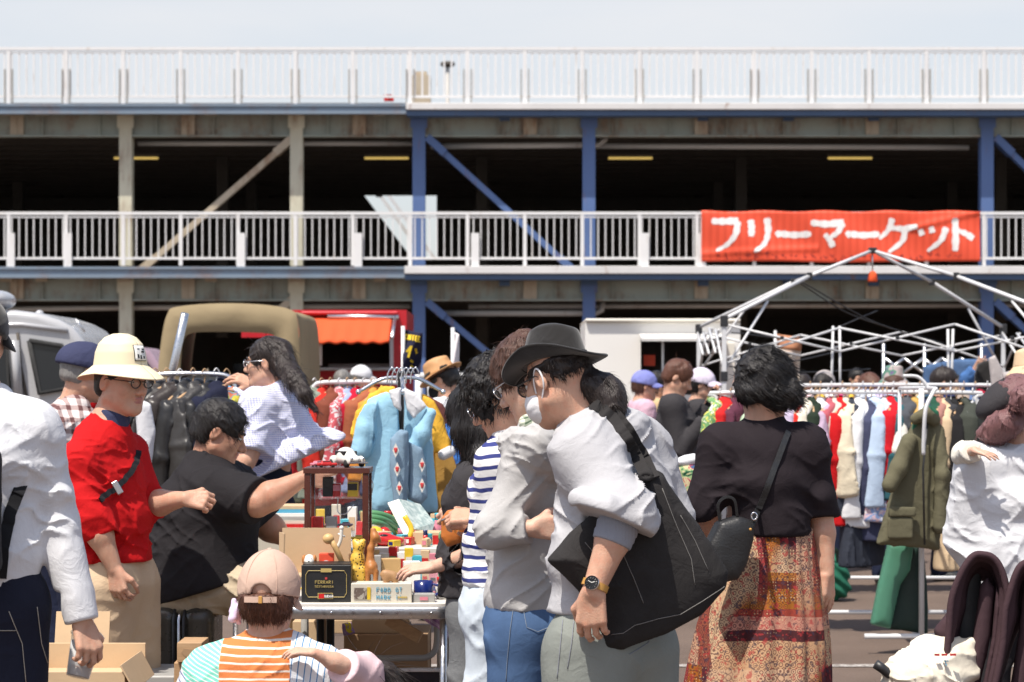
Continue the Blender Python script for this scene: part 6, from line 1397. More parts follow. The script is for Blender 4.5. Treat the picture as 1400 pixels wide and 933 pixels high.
# the end-on rail with the olive jacket
ro = thing('clothes_rail', 'white arched clothes rail seen end on, with the olive jacket', 'clothes rail', (P(1262, 0, 13.6)[0], 13.6, 0)); a = P(1257, 540, 13.55)
xx = a[0]; zt = P(0, 519, 13.6)[2]
MB().tube(arc([(xx - .03, 13.24, P(0, 622, 13.24)[2]), (xx - .03, 13.23, zt - .32), (xx - .02, 13.22, zt - .16), (xx + .03, 13.28, zt - .07), (xx + .06, 13.45, zt - .05), (xx + .05, 14.55, zt - .05)], 6), .011, 10).build('arched_bar', MT['white_metal'], ro, True)
MB().tube([(xx + .02, 13.6, zt - .05), (xx + .02, 13.6, .1)], .016, 8).build('post', MT['white_metal'], ro, True)
MB().tube(arc([(xx - .08, 13.62, zt + .02), (xx - .0, 13.62, zt + .015), (xx + .05, 13.62, zt - .03), (xx + .08, 13.62, zt - .09)], 6), .010, 10).build('cross_pipe', MT['white_metal'], ro, True)
MB().tube([(xx + .05, 14.55, zt - .05), (xx + .05, 14.55, .12)], .011, 10).build('post', MT['white_metal'], ro, True)
MB().tube([(xx - .3, 13.6, .1), (xx + .3, 13.6, .1)], .016, 8).tube([(xx + .02, 13.6, .1), (xx + .05, 14.55, .1)], .016, 8).build('base_bar', MT['white_metal'], ro, True)
MT['olive'] = fabric('olive_waxed_cotton', (.125, .115, .072), .15, 5); MT['green_skirt'] = plain('green_leather', (.06, .19, .12), .4, 0, .2, 6, .2, 30); MT['green_dark'] = plain('dark_green_lining', (.008, .03, .022), .5, 0, .2, 6)
oj = thing('olive_jacket', 'olive green waxed jacket with flap pockets hanging in front', 'jacket', P(1250, 745, 13.4)); oj['label'] = 'olive green waxed jacket with flap pocket hanging at the end of the arched rail'
S = SDF(); D = 13.42
poly_op(S, pxpoly([(1252, 574), (1264, 566), (1280, 572), (1292, 600), (1290, 660), (1284, 752), (1240, 748), (1200, 742), (1214, 690), (1226, 640), (1238, 600)], 1250, 660, D), P(1250, 660, D), (1, .12, 0), (0, 0, 1), .02, .065, .1)
S.path([P(1242, 604, D - .08), P(1228, 640, D - .11), P(1216, 664, D - .13)], [.042, .044, .042], .03); S.path([P(1282, 590, D - .05), P(1288, 650, D - .1), P(1286, 720, D - .09)], [.038, .042, .04], .03)
S.path([P(1252, 572, D - .07), P(1266, 566, D - .1), P(1278, 574, D - .08)], [.03, .03, .03], .02)
S.build('jacket_body', MT['olive'], oj, .008, folds(.010, (8, 8, 5), 5))
S = SDF(); S.box(P(1234, 700, D - .105), (.075, .012, .028), None, .01); S.build('pocket_flap', MT['olive'], oj, .008, folds(.002, (9,) * 3, 2))
S = SDF(); S.box(P(1231, 722, D - .095), (.07, .012, .06), None, .01); S.build('pocket', MT['olive'], oj, .008, folds(.002, (9,) * 3, 3))
MB().tube([P(1268, 580, D - .1), P(1262, 640, D - .12), P(1264, 745, D - .1)], .006, 6).build('zip_edge', MT['black_plastic'], oj, True)
S = SDF(); S.path([P(1244, 612, D - .03), P(1254, 578, D - .02), P(1268, 560, D - .01), P(1278, 566, D), P(1284, 600, D)], [.018, .022, .024, .022, .016], .01); S.build('green_collar', MT['green_dark'] if 0 else gmat('bottle green', (.03, .12, .07)), oj, .008)
sk = thing('leather_skirt', 'long green leather skirt hanging under the olive jacket', 'skirt', P(1225, 862, 13.6)); D = 13.62
slab('front_panel', None, None, [(1214, 744), (1250, 740), (1244, 780), (1230, 800), (1216, 860), (1190, 853), (1200, 800)], D, 'green_skirt', .02, .05, .08, 8, .009, .006, (9, 9, 3), 3, sk)
slab('back_panel', None, None, [(1236, 745), (1262, 742), (1268, 800), (1268, 866), (1212, 860), (1224, 810)], D + .07, 'green_dark', .015, .03, .08, -6, .01, .006, (7, 7, 3), 5, sk)
gb = thing('green_bag', 'quilted green cloth bag lying on the asphalt under the clothes rails', 'bag', (P(1132, 0, 17)[0], 17, 0))
S = SDF(); c = P(1134, 790, 17); S.ell(c + V3(0, 0, .0), (.135, .13, .17), frame((.5, 0, 1)), .03); S.ell(c + V3(-.06, -.02, .07), (.085, .1, .09), None, .03); S.ell(c + V3(.06, -.03, -.06), (.08, .09, .09), None, .03); S.plane((0, 0, .004), (0, 0, -1))
S.build('bag_body', gmat('green quilt', (.022, .12, .075)), gb, .011, lambda p: .012 * np.sin(p[:, 0] * 60 + p[:, 2] * 75) + .008 * noise(p, 14, 1))
strap(gb, 'handle', [c + V3(-.06, -.1, .1), c + V3(-.03, -.13, .2), c + V3(.03, -.13, .2), c + V3(.05, -.1, .12)], .03, .008, 'green_dark', (0, -1, 0))

# leather jackets at the left
D = 13.0; zr = P(0, 512, D)[2]
MT['black_rail'] = MT['black_metal']
rl = rail('black clothes rail with leather jackets behind the seated man', P(196, 0, D)[0], P(322, 0, D)[0], D, zr, mat='chrome')
lk = lambda n, c=(.02, .018, .017): (n, c, 'leather', 'jacket', 1.0)
fill([(200, 'wine coloured', (.22, .012, .025), None, 'jacket', 1.1), (212, 'black leather', (.018, .016, .015), 'leather', 'jacket', 1.12), (228, 'worn grey leather', (.045, .04, .037), 'leather', 'jacket', 1.15), (246, 'dark brown leather', (.03, .022, .018), 'leather', 'coat', 1.0), (264, 'soft black leather', (.016, .015, .015), 'leather', 'jacket', 1.15), (280, 'faded black leather', (.035, .032, .03), 'leather', 'coat', 1.0), (296, 'glossy black leather', (.014, .013, .013), 'leather', 'jacket', 1.1), (310, 'ink navy', (.015, .017, .035), None, 'jacket', 1.0)],
     D, zr, '', 'leather jackets on the left rail', 'on the leather rail', 40)
pl = thing('metal_pole', 'light grey metal pole leaning in front of the canvas truck', 'pole', P(233, 520, 13.2)); MB().tube([(P(225, 0, 13.3)[0], 13.3, .01), P(234, 515, 13.2), P(253, 429, 13.1)], .022, 12).build('pole_shaft', MT['alu'], pl, True)
rw = slab('rainbow_scarf', 'multicoloured knitted scarf hanging at the end of the leather rail', 'scarf', [(312, 528), (322, 532), (336, 556), (338, 590), (320, 585), (314, 560)], 12.8, 'rainbow' if 0 else 'lilac', .02, .04, .05, 0, .009, .008, (20, 20, 8), 7)
rw.data.materials[0] = printed('rainbow_knit', [(.6, .1, .3), (.7, .5, .05), (.5, .5, .1), (.1, .3, .5), (.65, .2, .1)], 18, 2)
rj = slab('red_jacket', 'red jacket hung in front of the van window beside the navy cap', 'garment', [(96, 500), (110, 492), (122, 489), (134, 496), (138, 530), (132, 560), (104, 560), (106, 530)], 15.0, 'red_sweat', .02, .05, .06, 0, .01, .01, (9, 9, 4), 3)
wc = slab('white_sheet', 'bright white shirt hanging behind the man in red', 'garment', [(186, 545), (206, 552), (212, 590), (206, 640), (188, 650)], 12.6, 'white_cotton', .02, .05, .06, 20, .01, .008, (9, 9, 3), 9)
# shirts on a rail in the middle distance
D = 14.6; zr = P(0, 523, D)[2]
rail('white clothes rail with coloured shirts in front of the red food truck', P(424, 0, D)[0], P(556, 0, D)[0], D, zr)
fill([(430, 'dark red', (.3, .015, .02), None, 'shirt', .9), (440, 'grey green', (.22, .25, .2), None, 'jacket', .9), (452, 'tomato red', (.5, .03, .02), None, 'jacket', .95), (464, 'chestnut', (.18, .05, .03), None, 'jacket', .9), (475, 'red-white print', [(.7, .68, .68), (.55, .1, .12), (.7, .6, .6)], 'print', 'shirt', 1), (486, 'blue lavender', (.3, .36, .55), None, 'shirt', 1), (498, 'cherry', (.42, .01, .03), None, 'shirt', .95), (510, 'rust', (.32, .1, .05), None, 'jacket', .9), (522, 'orange', (.65, .26, .05), None, 'shirt', .9), (534, 'navy check', (.05, .06, .12), None, 'shirt', 1)],
     D, zr, '', 'shirts on the middle rail', 'on the middle rail', 58)

# four way rack with childrens' blue and yellow jackets
D = 11.5
fr = thing('four_way_rack', 'black post clothes stand with chrome arms carrying blue and yellow jackets', 'clothes stand', (P(548, 0, D)[0], D, 0)); c = P(548, 516, D)
MB().bx(c[0] - .014, c[0] + .014, D - .014, D + .014, .02, c[2] + .03).build('post', MT['black_metal'], fr, False, .003)
for ax, ay in ((1, .1), (-1, -.1), (.1, -1), (-.1, 1)):
    MB().tube(arc([c, c + V3(ax, ay, -.1) * .09, c + V3(ax, ay, -.35) * .2], 5), .009, 8).ell(c + V3(ax, ay, -.35) * .2, .014, None, 6).build('arm', MT['chrome'], fr, True)
for ax, ay in ((1, 1), (-1, -1), (1, -1), (-1, 1)): MB().tube([(c[0], D, .05), (c[0] + ax * .28, D + ay * .28, .02)], .015, 8).build('foot', MT['black_metal'], fr, True)
for i in range(6): MB().tube(arc([c + V3(-.06 + .022 * i, -.1, -.03), c + V3(-.055 + .022 * i, -.1, .02), c + V3(-.035 + .022 * i, -.1, .045), c + V3(-.02 + .022 * i, -.1, .02)], 5), .004, 6).build('hook', MT['chrome'], fr, True)
MT['sky_blue'] = fabric('sky_blue_cotton', (.30, .52, .66), .14, 6, soft=11, st=.5); MT['yellow_cotton'] = fabric('yellow_cotton', (.72, .40, .05), .1); MT['denim_mid'] = fabric('washed_denim', (.20, .29, .38), .35, 7); MT['mustard'] = fabric('mustard_brown', (.38, .22, .06), .12); MT['royal'] = fabric('royal_blue', (.06, .19, .55), .1); MT['maroon'] = fabric('maroon_cloth', (.13, .045, .04), .15)
def cl(label, pts, d, mat, tmin=.012, tmax=.038, yaw=0, seed=0, ex=None, name='hanging_jacket', wid=.07, cat='garment'): return slab(name, label, cat, pts, d, mat, tmin, tmax, wid, yaw, .0065, .012, (13, 13, 4.5), seed, None, (), 'clothes on the four way stand', ex)
cl('mustard brown coat at the right of the black post stand', [(592, 590), (612, 600), (626, 640), (624, 690), (604, 712), (590, 700)], 11.75, 'mustard', seed=2)
cl('royal blue jacket sleeve at the far right of the black post stand', [(606, 580), (620, 590), (634, 640), (632, 668), (618, 664), (610, 630)], 11.85, 'royal', seed=3)
cl('maroon coat behind the yellow one on the black post stand', [(585, 540), (606, 552), (628, 590), (640, 640), (640, 680), (610, 690), (600, 620)], 12.0, 'maroon', seed=4)
cl('left yellow jacket behind the sky blue one', [(526, 528), (540, 530), (530, 600), (518, 680), (496, 690), (494, 640), (486, 606), (476, 596), (488, 562), (506, 540)], 11.62, 'yellow_cotton', seed=5)
cl('right yellow jacket with white cuff on the black post stand', [(578, 540), (594, 548), (606, 572), (618, 618), (606, 628), (596, 620), (600, 680), (582, 700), (574, 620)], 11.55, 'yellow_cotton', seed=6, ex=None)
S = SDF(); S.cone(P(606, 622, 11.5), P(616, 617, 11.5), .026, .026, .01); tag(S.build('white_cuff', MT['white_cotton'], None, .006), 'white turned back cuff of the right yellow jacket', 'cuff')
def sl(pts, r, d): return lambda S: S.path([P(x, y, d) for x, y in pts], r, .025)
bj = cl('sky blue jacket with white collar hanging left of the black post', [(506, 548), (528, 536), (546, 540), (548, 600), (545, 692), (522, 702), (496, 698), (500, 640), (500, 570)], 11.36, 'sky_blue', yaw=-6, seed=7, ex=sl([(508, 558), (500, 585), (494, 616)], [.034, .038, .038], 11.31))
cl('sky blue jacket with raised sleeve hanging right of the black post', [(552, 540), (572, 546), (590, 560), (592, 620), (600, 694), (598, 702), (560, 704), (552, 640)], 11.38, 'sky_blue', yaw=8, seed=8, ex=sl([(588, 566), (578, 592), (564, 614)], [.034, .04, .034], 11.28))
def tri(pts, d, mat, lab): return tag(slab('white_collar', lab, 'collar', pts, d, mat, .008, .02, .04, 0, .006, .004, (14,) * 3, 4), lab, 'collar')
for lab, pts in (('white pointed collar on the left sky blue jacket', [(532, 534), (548, 530), (548, 562), (538, 556)]), ('broad white collar on the right sky blue jacket', [(552, 530), (568, 538), (584, 556), (566, 572), (556, 560)])): tri(pts, 11.26, 'white_cotton', lab)
ov = thing('denim_dungarees', 'faded denim dungarees with red flower embroidery hanging in front of the stand', 'dungarees', P(562, 692, 11.1))
slab('left_leg', None, None, [(534, 600), (548, 588), (556, 592), (558, 640), (556, 690), (538, 692), (534, 650)], 11.18, 'denim_mid', .02, .05, .06, -14, .007, .011, (12, 12, 4), 12, ov)
slab('right_leg', None, None, [(556, 604), (578, 612), (584, 640), (584, 680), (574, 690), (558, 682)], 11.24, 'denim_mid', .02, .045, .06, 12, .007, .009, (12, 12, 4), 15, ov)
MT['patch_white'] = fabric('white_patch', (.62, .60, .56), .1); MT['flower_red'] = plain('red_embroidery', (.5, .04, .04), .7)
for px, py, d in ((541, 616, 11.115), (543, 642, 11.115), (546, 668, 11.115), (577, 636, 11.18), (577, 664, 11.18)):
    p = MB().prism([(0, .034), (.015, 0), (0, -.034), (-.015, 0)], P(px, py, d), (1, 0, 0), (0, 0, 1), .006).build('embroidered_patch', MT['patch_white'], ov)
    MB().ell(P(px, py, d - .005), (.007, .003, .012), None, 6).ell(P(px - 1.2, py - 2, d - .005), (.005, .003, .006), None, 6).ell(P(px + 1.2, py - 2, d - .005), (.005, .003, .006), None, 6).build('red_flower', MT['flower_red'], p, True)

# ---------------------------------------------------------------- canopy frame
tf = thing('canopy_frame', 'white folding canopy frame without its cloth, standing over the right stalls', 'canopy frame', (3.1, 20.8, 0))
x0, x1, y0, y1 = 1.711, 4.50, 19.5, 22.15; ze = 1.99; ap = V3((x0 + x1) / 2, (y0 + y1) / 2, P(0, 343, 20.85)[2]); cs = {(i, j): V3((x0, x1)[i], (y0, y1)[j], 0) for i in (0, 1) for j in (0, 1)}
for (i, j), q in cs.items():
    MB().bx(q[0] - .018, q[0] + .018, q[1] - .018, q[1] + .018, .02, ze + .06).build('leg', MT['white_metal'], tf, False, .004)
    for w_, z0, z1 in ((.03, ze, ze + .09), (.028, ze - .44, ze - .36), (.05, .003, .02)): MB().bx(q[0] - w_, q[0] + w_, q[1] - w_, q[1] + w_, z0, z1).build('leg_bracket', MT['black_plastic'], tf, False, .006)
    e = q + V3(0, 0, ze + .06); mid = e + (ap - e) * .56 + V3(0, 0, .03); m = MB(); m.tube([e, mid], .017, 8).tube([mid, ap], .015, 8); m.build('roof_beam', MT['white_metal'], tf, True)
    m = MB(); m.tube([q + V3(0, 0, ze - .36), q * .72 + V3(ap[0], ap[1], 0) * .28 + V3(0, 0, ze + .22)], .011, 8); m.build('roof_strut', MT['white_metal'], tf, True)
    MB().box(mid, (.045, .045, .06)).build('beam_joint', MT['black_plastic'], tf, False, .005)
def truss(a, b, n=4):
    a, b = np.asarray(a), np.asarray(b); dn = unit(np.cross(b - a, (0, 0, 1))) * .013; lo, hi = ze - .2, ze + .02
    for k in range(n):
        p = a + (b - a) * k / n; q = a + (b - a) * (k + 1) / n; z0 = V3(0, 0, lo - (.1 if k in (0,) else 0)); z1 = V3(0, 0, lo - (.1 if k == n - 1 else 0)); h0 = V3(0, 0, hi - (.03 if k % 2 else 0)); h1 = V3(0, 0, hi - (.03 if k % 2 == 0 else 0))
        MB().tube([p + h0 + dn, q + z1 + dn], .0105, 6).build('truss_bar', MT['white_metal'], tf, True); MB().tube([p + z0 - dn, q + h1 - dn], .0105, 6).build('truss_bar', MT['white_metal'], tf, True)
        MB().box((p + q) / 2 + V3(0, 0, (lo + hi) / 2), (.03, .05, .03)).build('truss_pivot', MT['black_plastic'], tf, False, .004)
truss(cs[0, 0], cs[1, 0], 3); truss(cs[0, 1], cs[1, 1], 3); truss(cs[0, 0], cs[0, 1], 4); truss(cs[1, 0], cs[1, 1], 4)
for px in (1139, 1148, 1296, 1303): MB().tube([P(px, 446 if px < 1200 else 450, 19.6), P(px - 3 if px % 2 else px + 1, 560, 19.6)], .011, 6).build('drop_bar', MT['white_metal'], tf, True)
MB().tube([ap, ap - V3(0, 0, .2)], .006, 6).build('lamp_cord', MT['alu'], tf, True)
MB().box(ap, (.07, .07, .05)).build('peak_joint', MT['black_plastic'], tf, False, .008)
lm = thing('red_lamp', 'small red lantern hanging from the peak of the canopy frame', 'lantern', ap - V3(0, 0, .28)); MB().lathe([(.02, .08), (.036, .06), (.045, 0), (.038, -.01), (.002, -.012)], ap - V3(0, 0, .26), None, 16).build('lantern_body', MT['awning'], lm, True)
for k, (a, b, s_) in enumerate((((1000, 455), (1200, 425), 30), ((1090, 385), (1220, 450), 12), ((1095, 385), (1290, 470), 16), ((985, 500), (1190, 505), 9), ((985, 492), (1150, 480), 14))):
    p, q = P(*a, 20.3), P(*b, 20.9); MB().tube(arc([p, (p + q) / 2 - V3(0, 0, s_ * .0045), q], 8), .006, 5).build('cable', MT['black_plastic'], tf, True)
# second, darker canopy folded behind
t2 = thing('canopy_frame', 'grey folded canopy frame in the shade behind the white one', 'canopy frame', (P(1270, 0, 25)[0], 25, 0)); m = None
for k in range(5):
    x = 1210 + k * 26; MB().tube([P(x, 490, 25), P(x + 26, 510, 25)], .016, 6).build('truss_bar', MT['alu'], t2, True); MB().tube([P(x, 510, 25), P(x + 26, 490, 25)], .016, 6).build('truss_bar', MT['alu'], t2, True)
for x in (1208, 1264, 1342): MB().tube([P(x, 470, 25), (P(x, 0, 25)[0], 25, 0)], .02, 6).build('leg', MT['alu'], t2, True)

# ---------------------------------------------------------------- people further back
def bystander(label, px, d, H, az, topm, hairm_='hair_black', pitch=5, headgear=None, hmat='navy', dy=0, arms=None, pantm='navy_dark', sl=1.9, longhair=False, skin_='skin', h=.0095, hands=None, face=True, fat=1.0):
    J = rig(px, d, H, az); A = hframe(az, pitch)
    for k, v in (arms or {}).items(): J[k] = P(v[0], v[1], d + v[2])
    p = person(label, J, A, skin_, 1.0, h, hands, face=face, eyes=False, fat=fat); top(p, J, topm, 'top', .86, sl, (1.08 * fat, 1.05 * fat, 1.05 * fat), (1.05, 1.05, 1.05), (.078, .066, .052), h * 1.1, .008, (9, 9, 8), int(px) % 50); pants(p, J, pantm, .016)
    S = hair_cap(J['head'], A, 1.0, .014, back=-.085, hat=.04 if headgear in ('cap', 'bucket', 'fedora') else None)
    if longhair: S.path([J['head'] - A[1] * .07, J['head'] - A[1] * .085 - V3(0, 0, .13), J['head'] - A[1] * .08 - V3(0, 0, .22)], [.075, .08, .04], .03)
    hair(p, S, hairm_, h, .006, n=350, length=.045, width=.0022, seed=int(px))
    hc = J['head']
    if headgear == 'cap':
        c = thing('cap', f'{label.split(" in ")[-1].split(" and ")[0]} cap', 'cap', hc); S = cap_ops(hc + V3(0, 0, .006), A, 1.02, .105, .1, 1.14); S.build('crown', MT[hmat], c, .008, folds(.003, (10,) * 3, 2)); brim(hc, A, 1.03, -58, 58, .095, .165, .035, .02).build('visor', MT[hmat], c, True, 0, .004); return p, J, A, c
    if headgear in ('bucket', 'fedora', 'beanie'):
        c = thing(dict(bucket='bucket_hat', fedora='straw_hat', beanie='knit_hat')[headgear], 'hat', 'hat', hc); S = SDF()
        if headgear == 'beanie': S.ell(hc + A[2] * .045, (.092, .11, .105), A); S.plane(hc + A[2] * .01, -A[2])
        else: S.etube(hc + A[2] * .04, hc + A[2] * .125, (.09, .108), (.074, .09), A[0], .02, '+', .03); S.plane(hc + A[2] * .045, -A[2])
        if headgear == 'fedora': S.ell(hc + A[2] * .17, (.022, .1, .035), A, .03, '-')
        S.build('crown', MT[hmat], c, .008, folds(.003, (10,) * 3, 2))
        if headgear != 'beanie':
            o = .05 if headgear == 'fedora' else .045; dr = .012 if headgear == 'fedora' else .05
            MB().grid(lambda t, q: hc + A[0] * math.sin(6.2832 * t) * (.088 + o * q) + A[1] * math.cos(6.2832 * t) * (.106 + o * q) + A[2] * (.048 - dr * q - (.02 * q * math.cos(6.2832 * t) if headgear == 'fedora' else 0)), 40, 5).build('hat_brim', MT[hmat], c, True, 0, .004)
        if headgear == 'fedora': S = SDF(); S.etube(hc + A[2] * .055, hc + A[2] * .075, (.0925, .110), (.0885, .106), A[0], .01, '+', .004); S.build('hat_band', MT['black_felt'], c, .007)
        return p, J, A, c
    return p, J, A, None
MT['straw_tan'] = plain('tan_straw', (.52, .28, .12), .6, 0, .1, 30, .3, 200); MT['periwinkle'] = fabric('periwinkle_cap', (.20, .22, .50), .1); MT['soft_pink'] = fabric('soft_pink_tee', (.58, .38, .46), .08); MT['tan_jacket'] = fabric('tan_jacket', (.50, .36, .20), .1); MT['pale_lilac'] = fabric('pale_lilac_cap', (.62, .56, .66), .06)
MT['tie_dye'] = printed('tie_dye_cloth', [(.36, .30, .28), (.40, .34, .33), (.10, .22, .16), (.16, .12, .22), (.45, .42, .44)], 7, 4); MT['warm_grey'] = fabric('warm_grey_cloth', (.42, .38, .37), .08); MT['beige_hat'] = fabric('beige_hat', (.62, .46, .30), .08); MT['blue_jacket'] = fabric('blue_jacket', (.06, .14, .33), .12); MT['black_mask'] = fabric('black_mask', (.012, .012, .013), .1)
def setlab(o, l): o['label'] = l
p, J, A, c = bystander('man in white shirt, straw hat and black mask looking down at the rail', 610, 15.6, 1.66, -68, 'white_cotton', pitch=25, headgear='fedora', hmat='straw_tan'); setlab(c, 'tan straw hat with dark band on the masked man')
S = SDF(); S.ell(J['head'] + A[1] * .052 - A[2] * .05, (.07, .072, .062), A, .02); S.plane(J['head'] + A[1] * .02, -A[1]); S.build('face_mask', MT['black_mask'], p, .007)
bystander('grey haired person in grey tee waiting at the food truck', 468, 24.5, 1.66, 15, 'warm_grey', 'hair_grey')
p, J, A, c = bystander('person in white tee and white cap beside the grey haired one', 492, 24.0, 1.70, 60, 'white_cotton', 'hair_grey', headgear='cap', hmat='white_cotton', sl=.9); setlab(c, 'white cap on the person at the food truck')
bystander('dark haired vendor standing inside the red food truck', 486, 29.0, 1.78, 180, 'dark_jacket', face=True)
p, J, A, c = bystander('woman in pink tee and periwinkle cap by the white food trailer', 878, 20.5, 1.62, 78, 'soft_pink', 'hair_brown', headgear='cap', hmat='periwinkle', sl=.95); setlab(c, 'periwinkle blue cap on the woman in pink')
bystander('man in tan jacket behind the woman in pink', 896, 21.5, 1.62, 62, 'tan_jacket')
bystander('brown haired woman in black jacket looking at her phone', 922, 17.0, 1.68, 96, 'dark_jacket', 'hair_red', pitch=28, longhair=False, arms=dict(elR=(930, 618, -.2), wrR=(968, 570, -.25), elL=(945, 612, .1), wrL=(970, 548, .1)), hands={'R': dict(d=(.8, 0, .5), n=(0, 0, 1), t=(0, -1, .3), curl=.8), 'L': dict(d=(.7, -.2, .7), n=(-.6, 0, .6), t=(0, -1, .3), curl=.7)})
ph = thing('smartphone', 'dark phone held up by the woman in black jacket', 'phone', P(974, 540, 16.95)); MB().box(P(975, 545, 16.95), (.075, .009, .15), frame((.35, -.5, .8), (0, -1, 0))).build('phone_body', MT['dark_glass'], ph, False, .01)
p, J, A, c = bystander('person in dark clothes and pale lilac cap behind the canopy legs', 956, 19.0, 1.63, 95, 'dark_jacket', headgear='cap', hmat='pale_lilac'); setlab(c, 'pale lilac cap showing between the canopy legs')
bystander('man in dark jacket walking behind the canopy between the trailer and the flag', 1020, 24, 1.7, -60, 'navy_dark')
bystander('woman in red cardigan far behind the canopy', 1096, 25.5, 1.62, 60, 'red_sweat', 'hair_dark', longhair=True)
bystander('man in grey shirt standing in the shade under the parking deck', 1170, 30, 1.72, 160, 'warm_grey')
p, J, A, c = bystander('woman in white top and tie dye bucket hat among the rails', 1222, 18.4, 1.63, 8, 'white_cotton', 'hair_brown', headgear='bucket', hmat='tie_dye', longhair=True); setlab(c, 'tie dye bucket hat in grey, green and purple')
p, J, A, c = bystander('person in light grey knit hat behind the rails', 1126, 19.6, 1.60, 20, 'warm_grey', headgear='beanie', hmat='warm_grey'); setlab(c, 'light grey knit hat behind the rails')
bystander('auburn haired woman standing behind the farther rail', 1190, 20.2, 1.60, -30, 'maroon', 'hair_red', longhair=True)
p, J, A, c = bystander('curly dark haired man in sunglasses browsing behind the rails', 1288, 18.8, 1.64, 100, 'dark_jacket', 'hair_dark'); glasses(p, J['head'], A, 1.0, tint=True)
bystander('person in blue jacket reaching up to a hanging black bag', 1312, 21.5, 1.58, 80, 'blue_jacket', 'hair_black', arms=dict(elR=(1322, 520, -.3), wrR=(1334, 504, -.35)))
p, J, A, c = bystander('person in beige bucket hat beyond the woman in white', 1412, 13.4, 1.68, -20, 'warm_grey', 'hair_brown', headgear='bucket', hmat='beige_hat'); setlab(c, 'beige bucket hat at the right edge')
hs = slab('black_bag', 'black cloth bag hanging from the canopy beside the blue sleeve', 'bag', [(1336, 498), (1352, 492), (1360, 520), (1356, 545), (1338, 545), (1332, 520)], 20.6, 'black_felt', .02, .05, .05, 0, .012, .006, (9,) * 3, 1)
hs = slab('grey_vest', 'light grey vest hanging under the canopy edge', 'garment', [(1352, 490), (1360, 486), (1372, 510), (1384, 506), (1388, 500), (1392, 540), (1386, 580), (1350, 580), (1356, 540)], 16.2, 'warm_grey', .015, .03, .05, 0, .01, .008, (9, 9, 4), 6)
hs = slab('patterned_blanket', 'dark patterned blanket draped behind the curly haired man', 'blanket', [(1262, 500), (1300, 492), (1346, 492), (1346, 560), (1262, 560)], 22.5, 'denim', .02, .05, .08, 0, .016, .01, (6, 6, 3), 4)
hs = slab('patterned_cloth_pile', 'heap of green patterned fabric on a stand beside the man in the hat', 'fabric', [(922, 636), (940, 626), (962, 632), (970, 660), (966, 700), (930, 700), (920, 670)], 13.0, 'tie_dye', .05, .12, .1, 0, .012, .016, (14,) * 3, 5)
hs.data.materials[0] = printed('green_leaf_print', [(.02, .06, .04), (.05, .16, .08), (.3, .42, .2), (.6, .5, .3), (.4, .06, .1), (.05, .1, .2)], 16, 3)
hs = slab('white_cloth_pile', 'white and red crumpled cloth on top of the green fabric heap', 'fabric', [(918, 634), (935, 622), (956, 620), (962, 632), (940, 640)], 12.95, 'white_cotton', .03, .07, .05, 0, .01, .012, (18,) * 3, 5)
# ================================================================ the toy stall
MT['table_top'] = plain('pale_table_laminate', (.66, .62, .56), .45, 0, .05); MT['toy_white'] = plain('white_toy_enamel', (.70, .68, .62), .25, 0, .06); MT['toy_red'] = plain('red_toy_enamel', (.50, .02, .02), .25); MT['toy_pink'] = plain('pink_toy_enamel', (.6, .2, .25), .3); MT['toy_blue'] = plain('teal_blue_toy_enamel', (.05, .16, .25), .3); MT['toy_yellow'] = plain('yellow_toy_plastic', (.72, .48, .03), .35); MT['toy_green'] = plain('green_toy_plastic', (.10, .27, .12), .35); MT['turquoise'] = plain('turquoise_plastic', (.05, .42, .52), .3)
MT['box_black'] = plain('black_printed_card', (.016, .016, .016), .4); MT['gold'] = plain('gold_print', (.48, .36, .12), .5); MT['box_cream'] = plain('cream_printed_card', (.62, .57, .47), .6, 0, .06); MT['print_blue'] = plain('blue_print', (.08, .34, .50), .7); MT['mug_blue'] = plain('dark_blue_glaze', (.010, .022, .14), .18); MT['giraffe'] = plain('giraffe_brown', (.42, .16, .04), .5, 0, .3, 30); MT['toy_wood'] = plain('toy_wood', (.40, .22, .10), .55); MT['toy_tan'] = plain('tan_plastic', (.60, .38, .16), .5)
MT['cheetah'] = (lambda g: (g.col(g.mix(g.rng(g.vor(95), .3, .36), (.03, .015, .01), (.66, .42, .06))), g.mat)[-1])(G('spotted_yellow_plastic', .4))
MT['purple_stripe'] = striped('purple_striped_cloth', (.62, .50, .66), (.42, .26, .48), .02, .5, (.6, 0, .8))
D = 8.95; ZT = .70
xa, xb = P(318, 0, D)[0], P(618, 0, D)[0]
tb_ = thing('folding_table', 'folding table with aluminium edge carrying the toys', 'table', ((xa + xb) / 2, 9.25, 0))
def rrect(x0, x1, y0, y1, r): return [(cx + r * math.cos(a), cy + r * math.sin(a)) for cx, cy, a0 in ((x1 - r, y1 - r, 0), (x0 + r, y1 - r, 90), (x0 + r, y0 + r, 180), (x1 - r, y0 + r, 270)) for a in [R(a0 + 15 * k) for k in range(7)]]
MB().prism(rrect(xa + .004, xb - .004, D + .004, 9.61, .05), (0, 0, ZT - .012), (1, 0, 0), (0, 1, 0), .024).build('tabletop', MT['table_top'], tb_, False, .003)
m = MB(); q = [V3(x, y, ZT - .024) for x, y in rrect(xa, xb, D, 9.615, .055)]; n = len(q); pr_ = [(-.002, .012), (.004, .010), (.006, 0), (.006, -.03), (-.002, -.034)]
for i in range(n):
    p = q[i]; t = unit(q[(i + 1) % n] - q[i - 1]); o = np.cross(t, (0, 0, 1)); m.v += [tuple(p + o * a + V3(0, 0, b)) for a, b in pr_]
m.f = [(i * 5 + k, ((i + 1) % n) * 5 + k, ((i + 1) % n) * 5 + k + 1, i * 5 + k + 1) for i in range(n) for k in range(4)]; m.build('edge_trim', MT['alu'], tb_, True)
for px in (453, 520, 590, 383): MB().ell(P(px, 838, D - .008), (.005, .004, .005), None, 6).build('rivet', MT['chrome'], tb_, True)
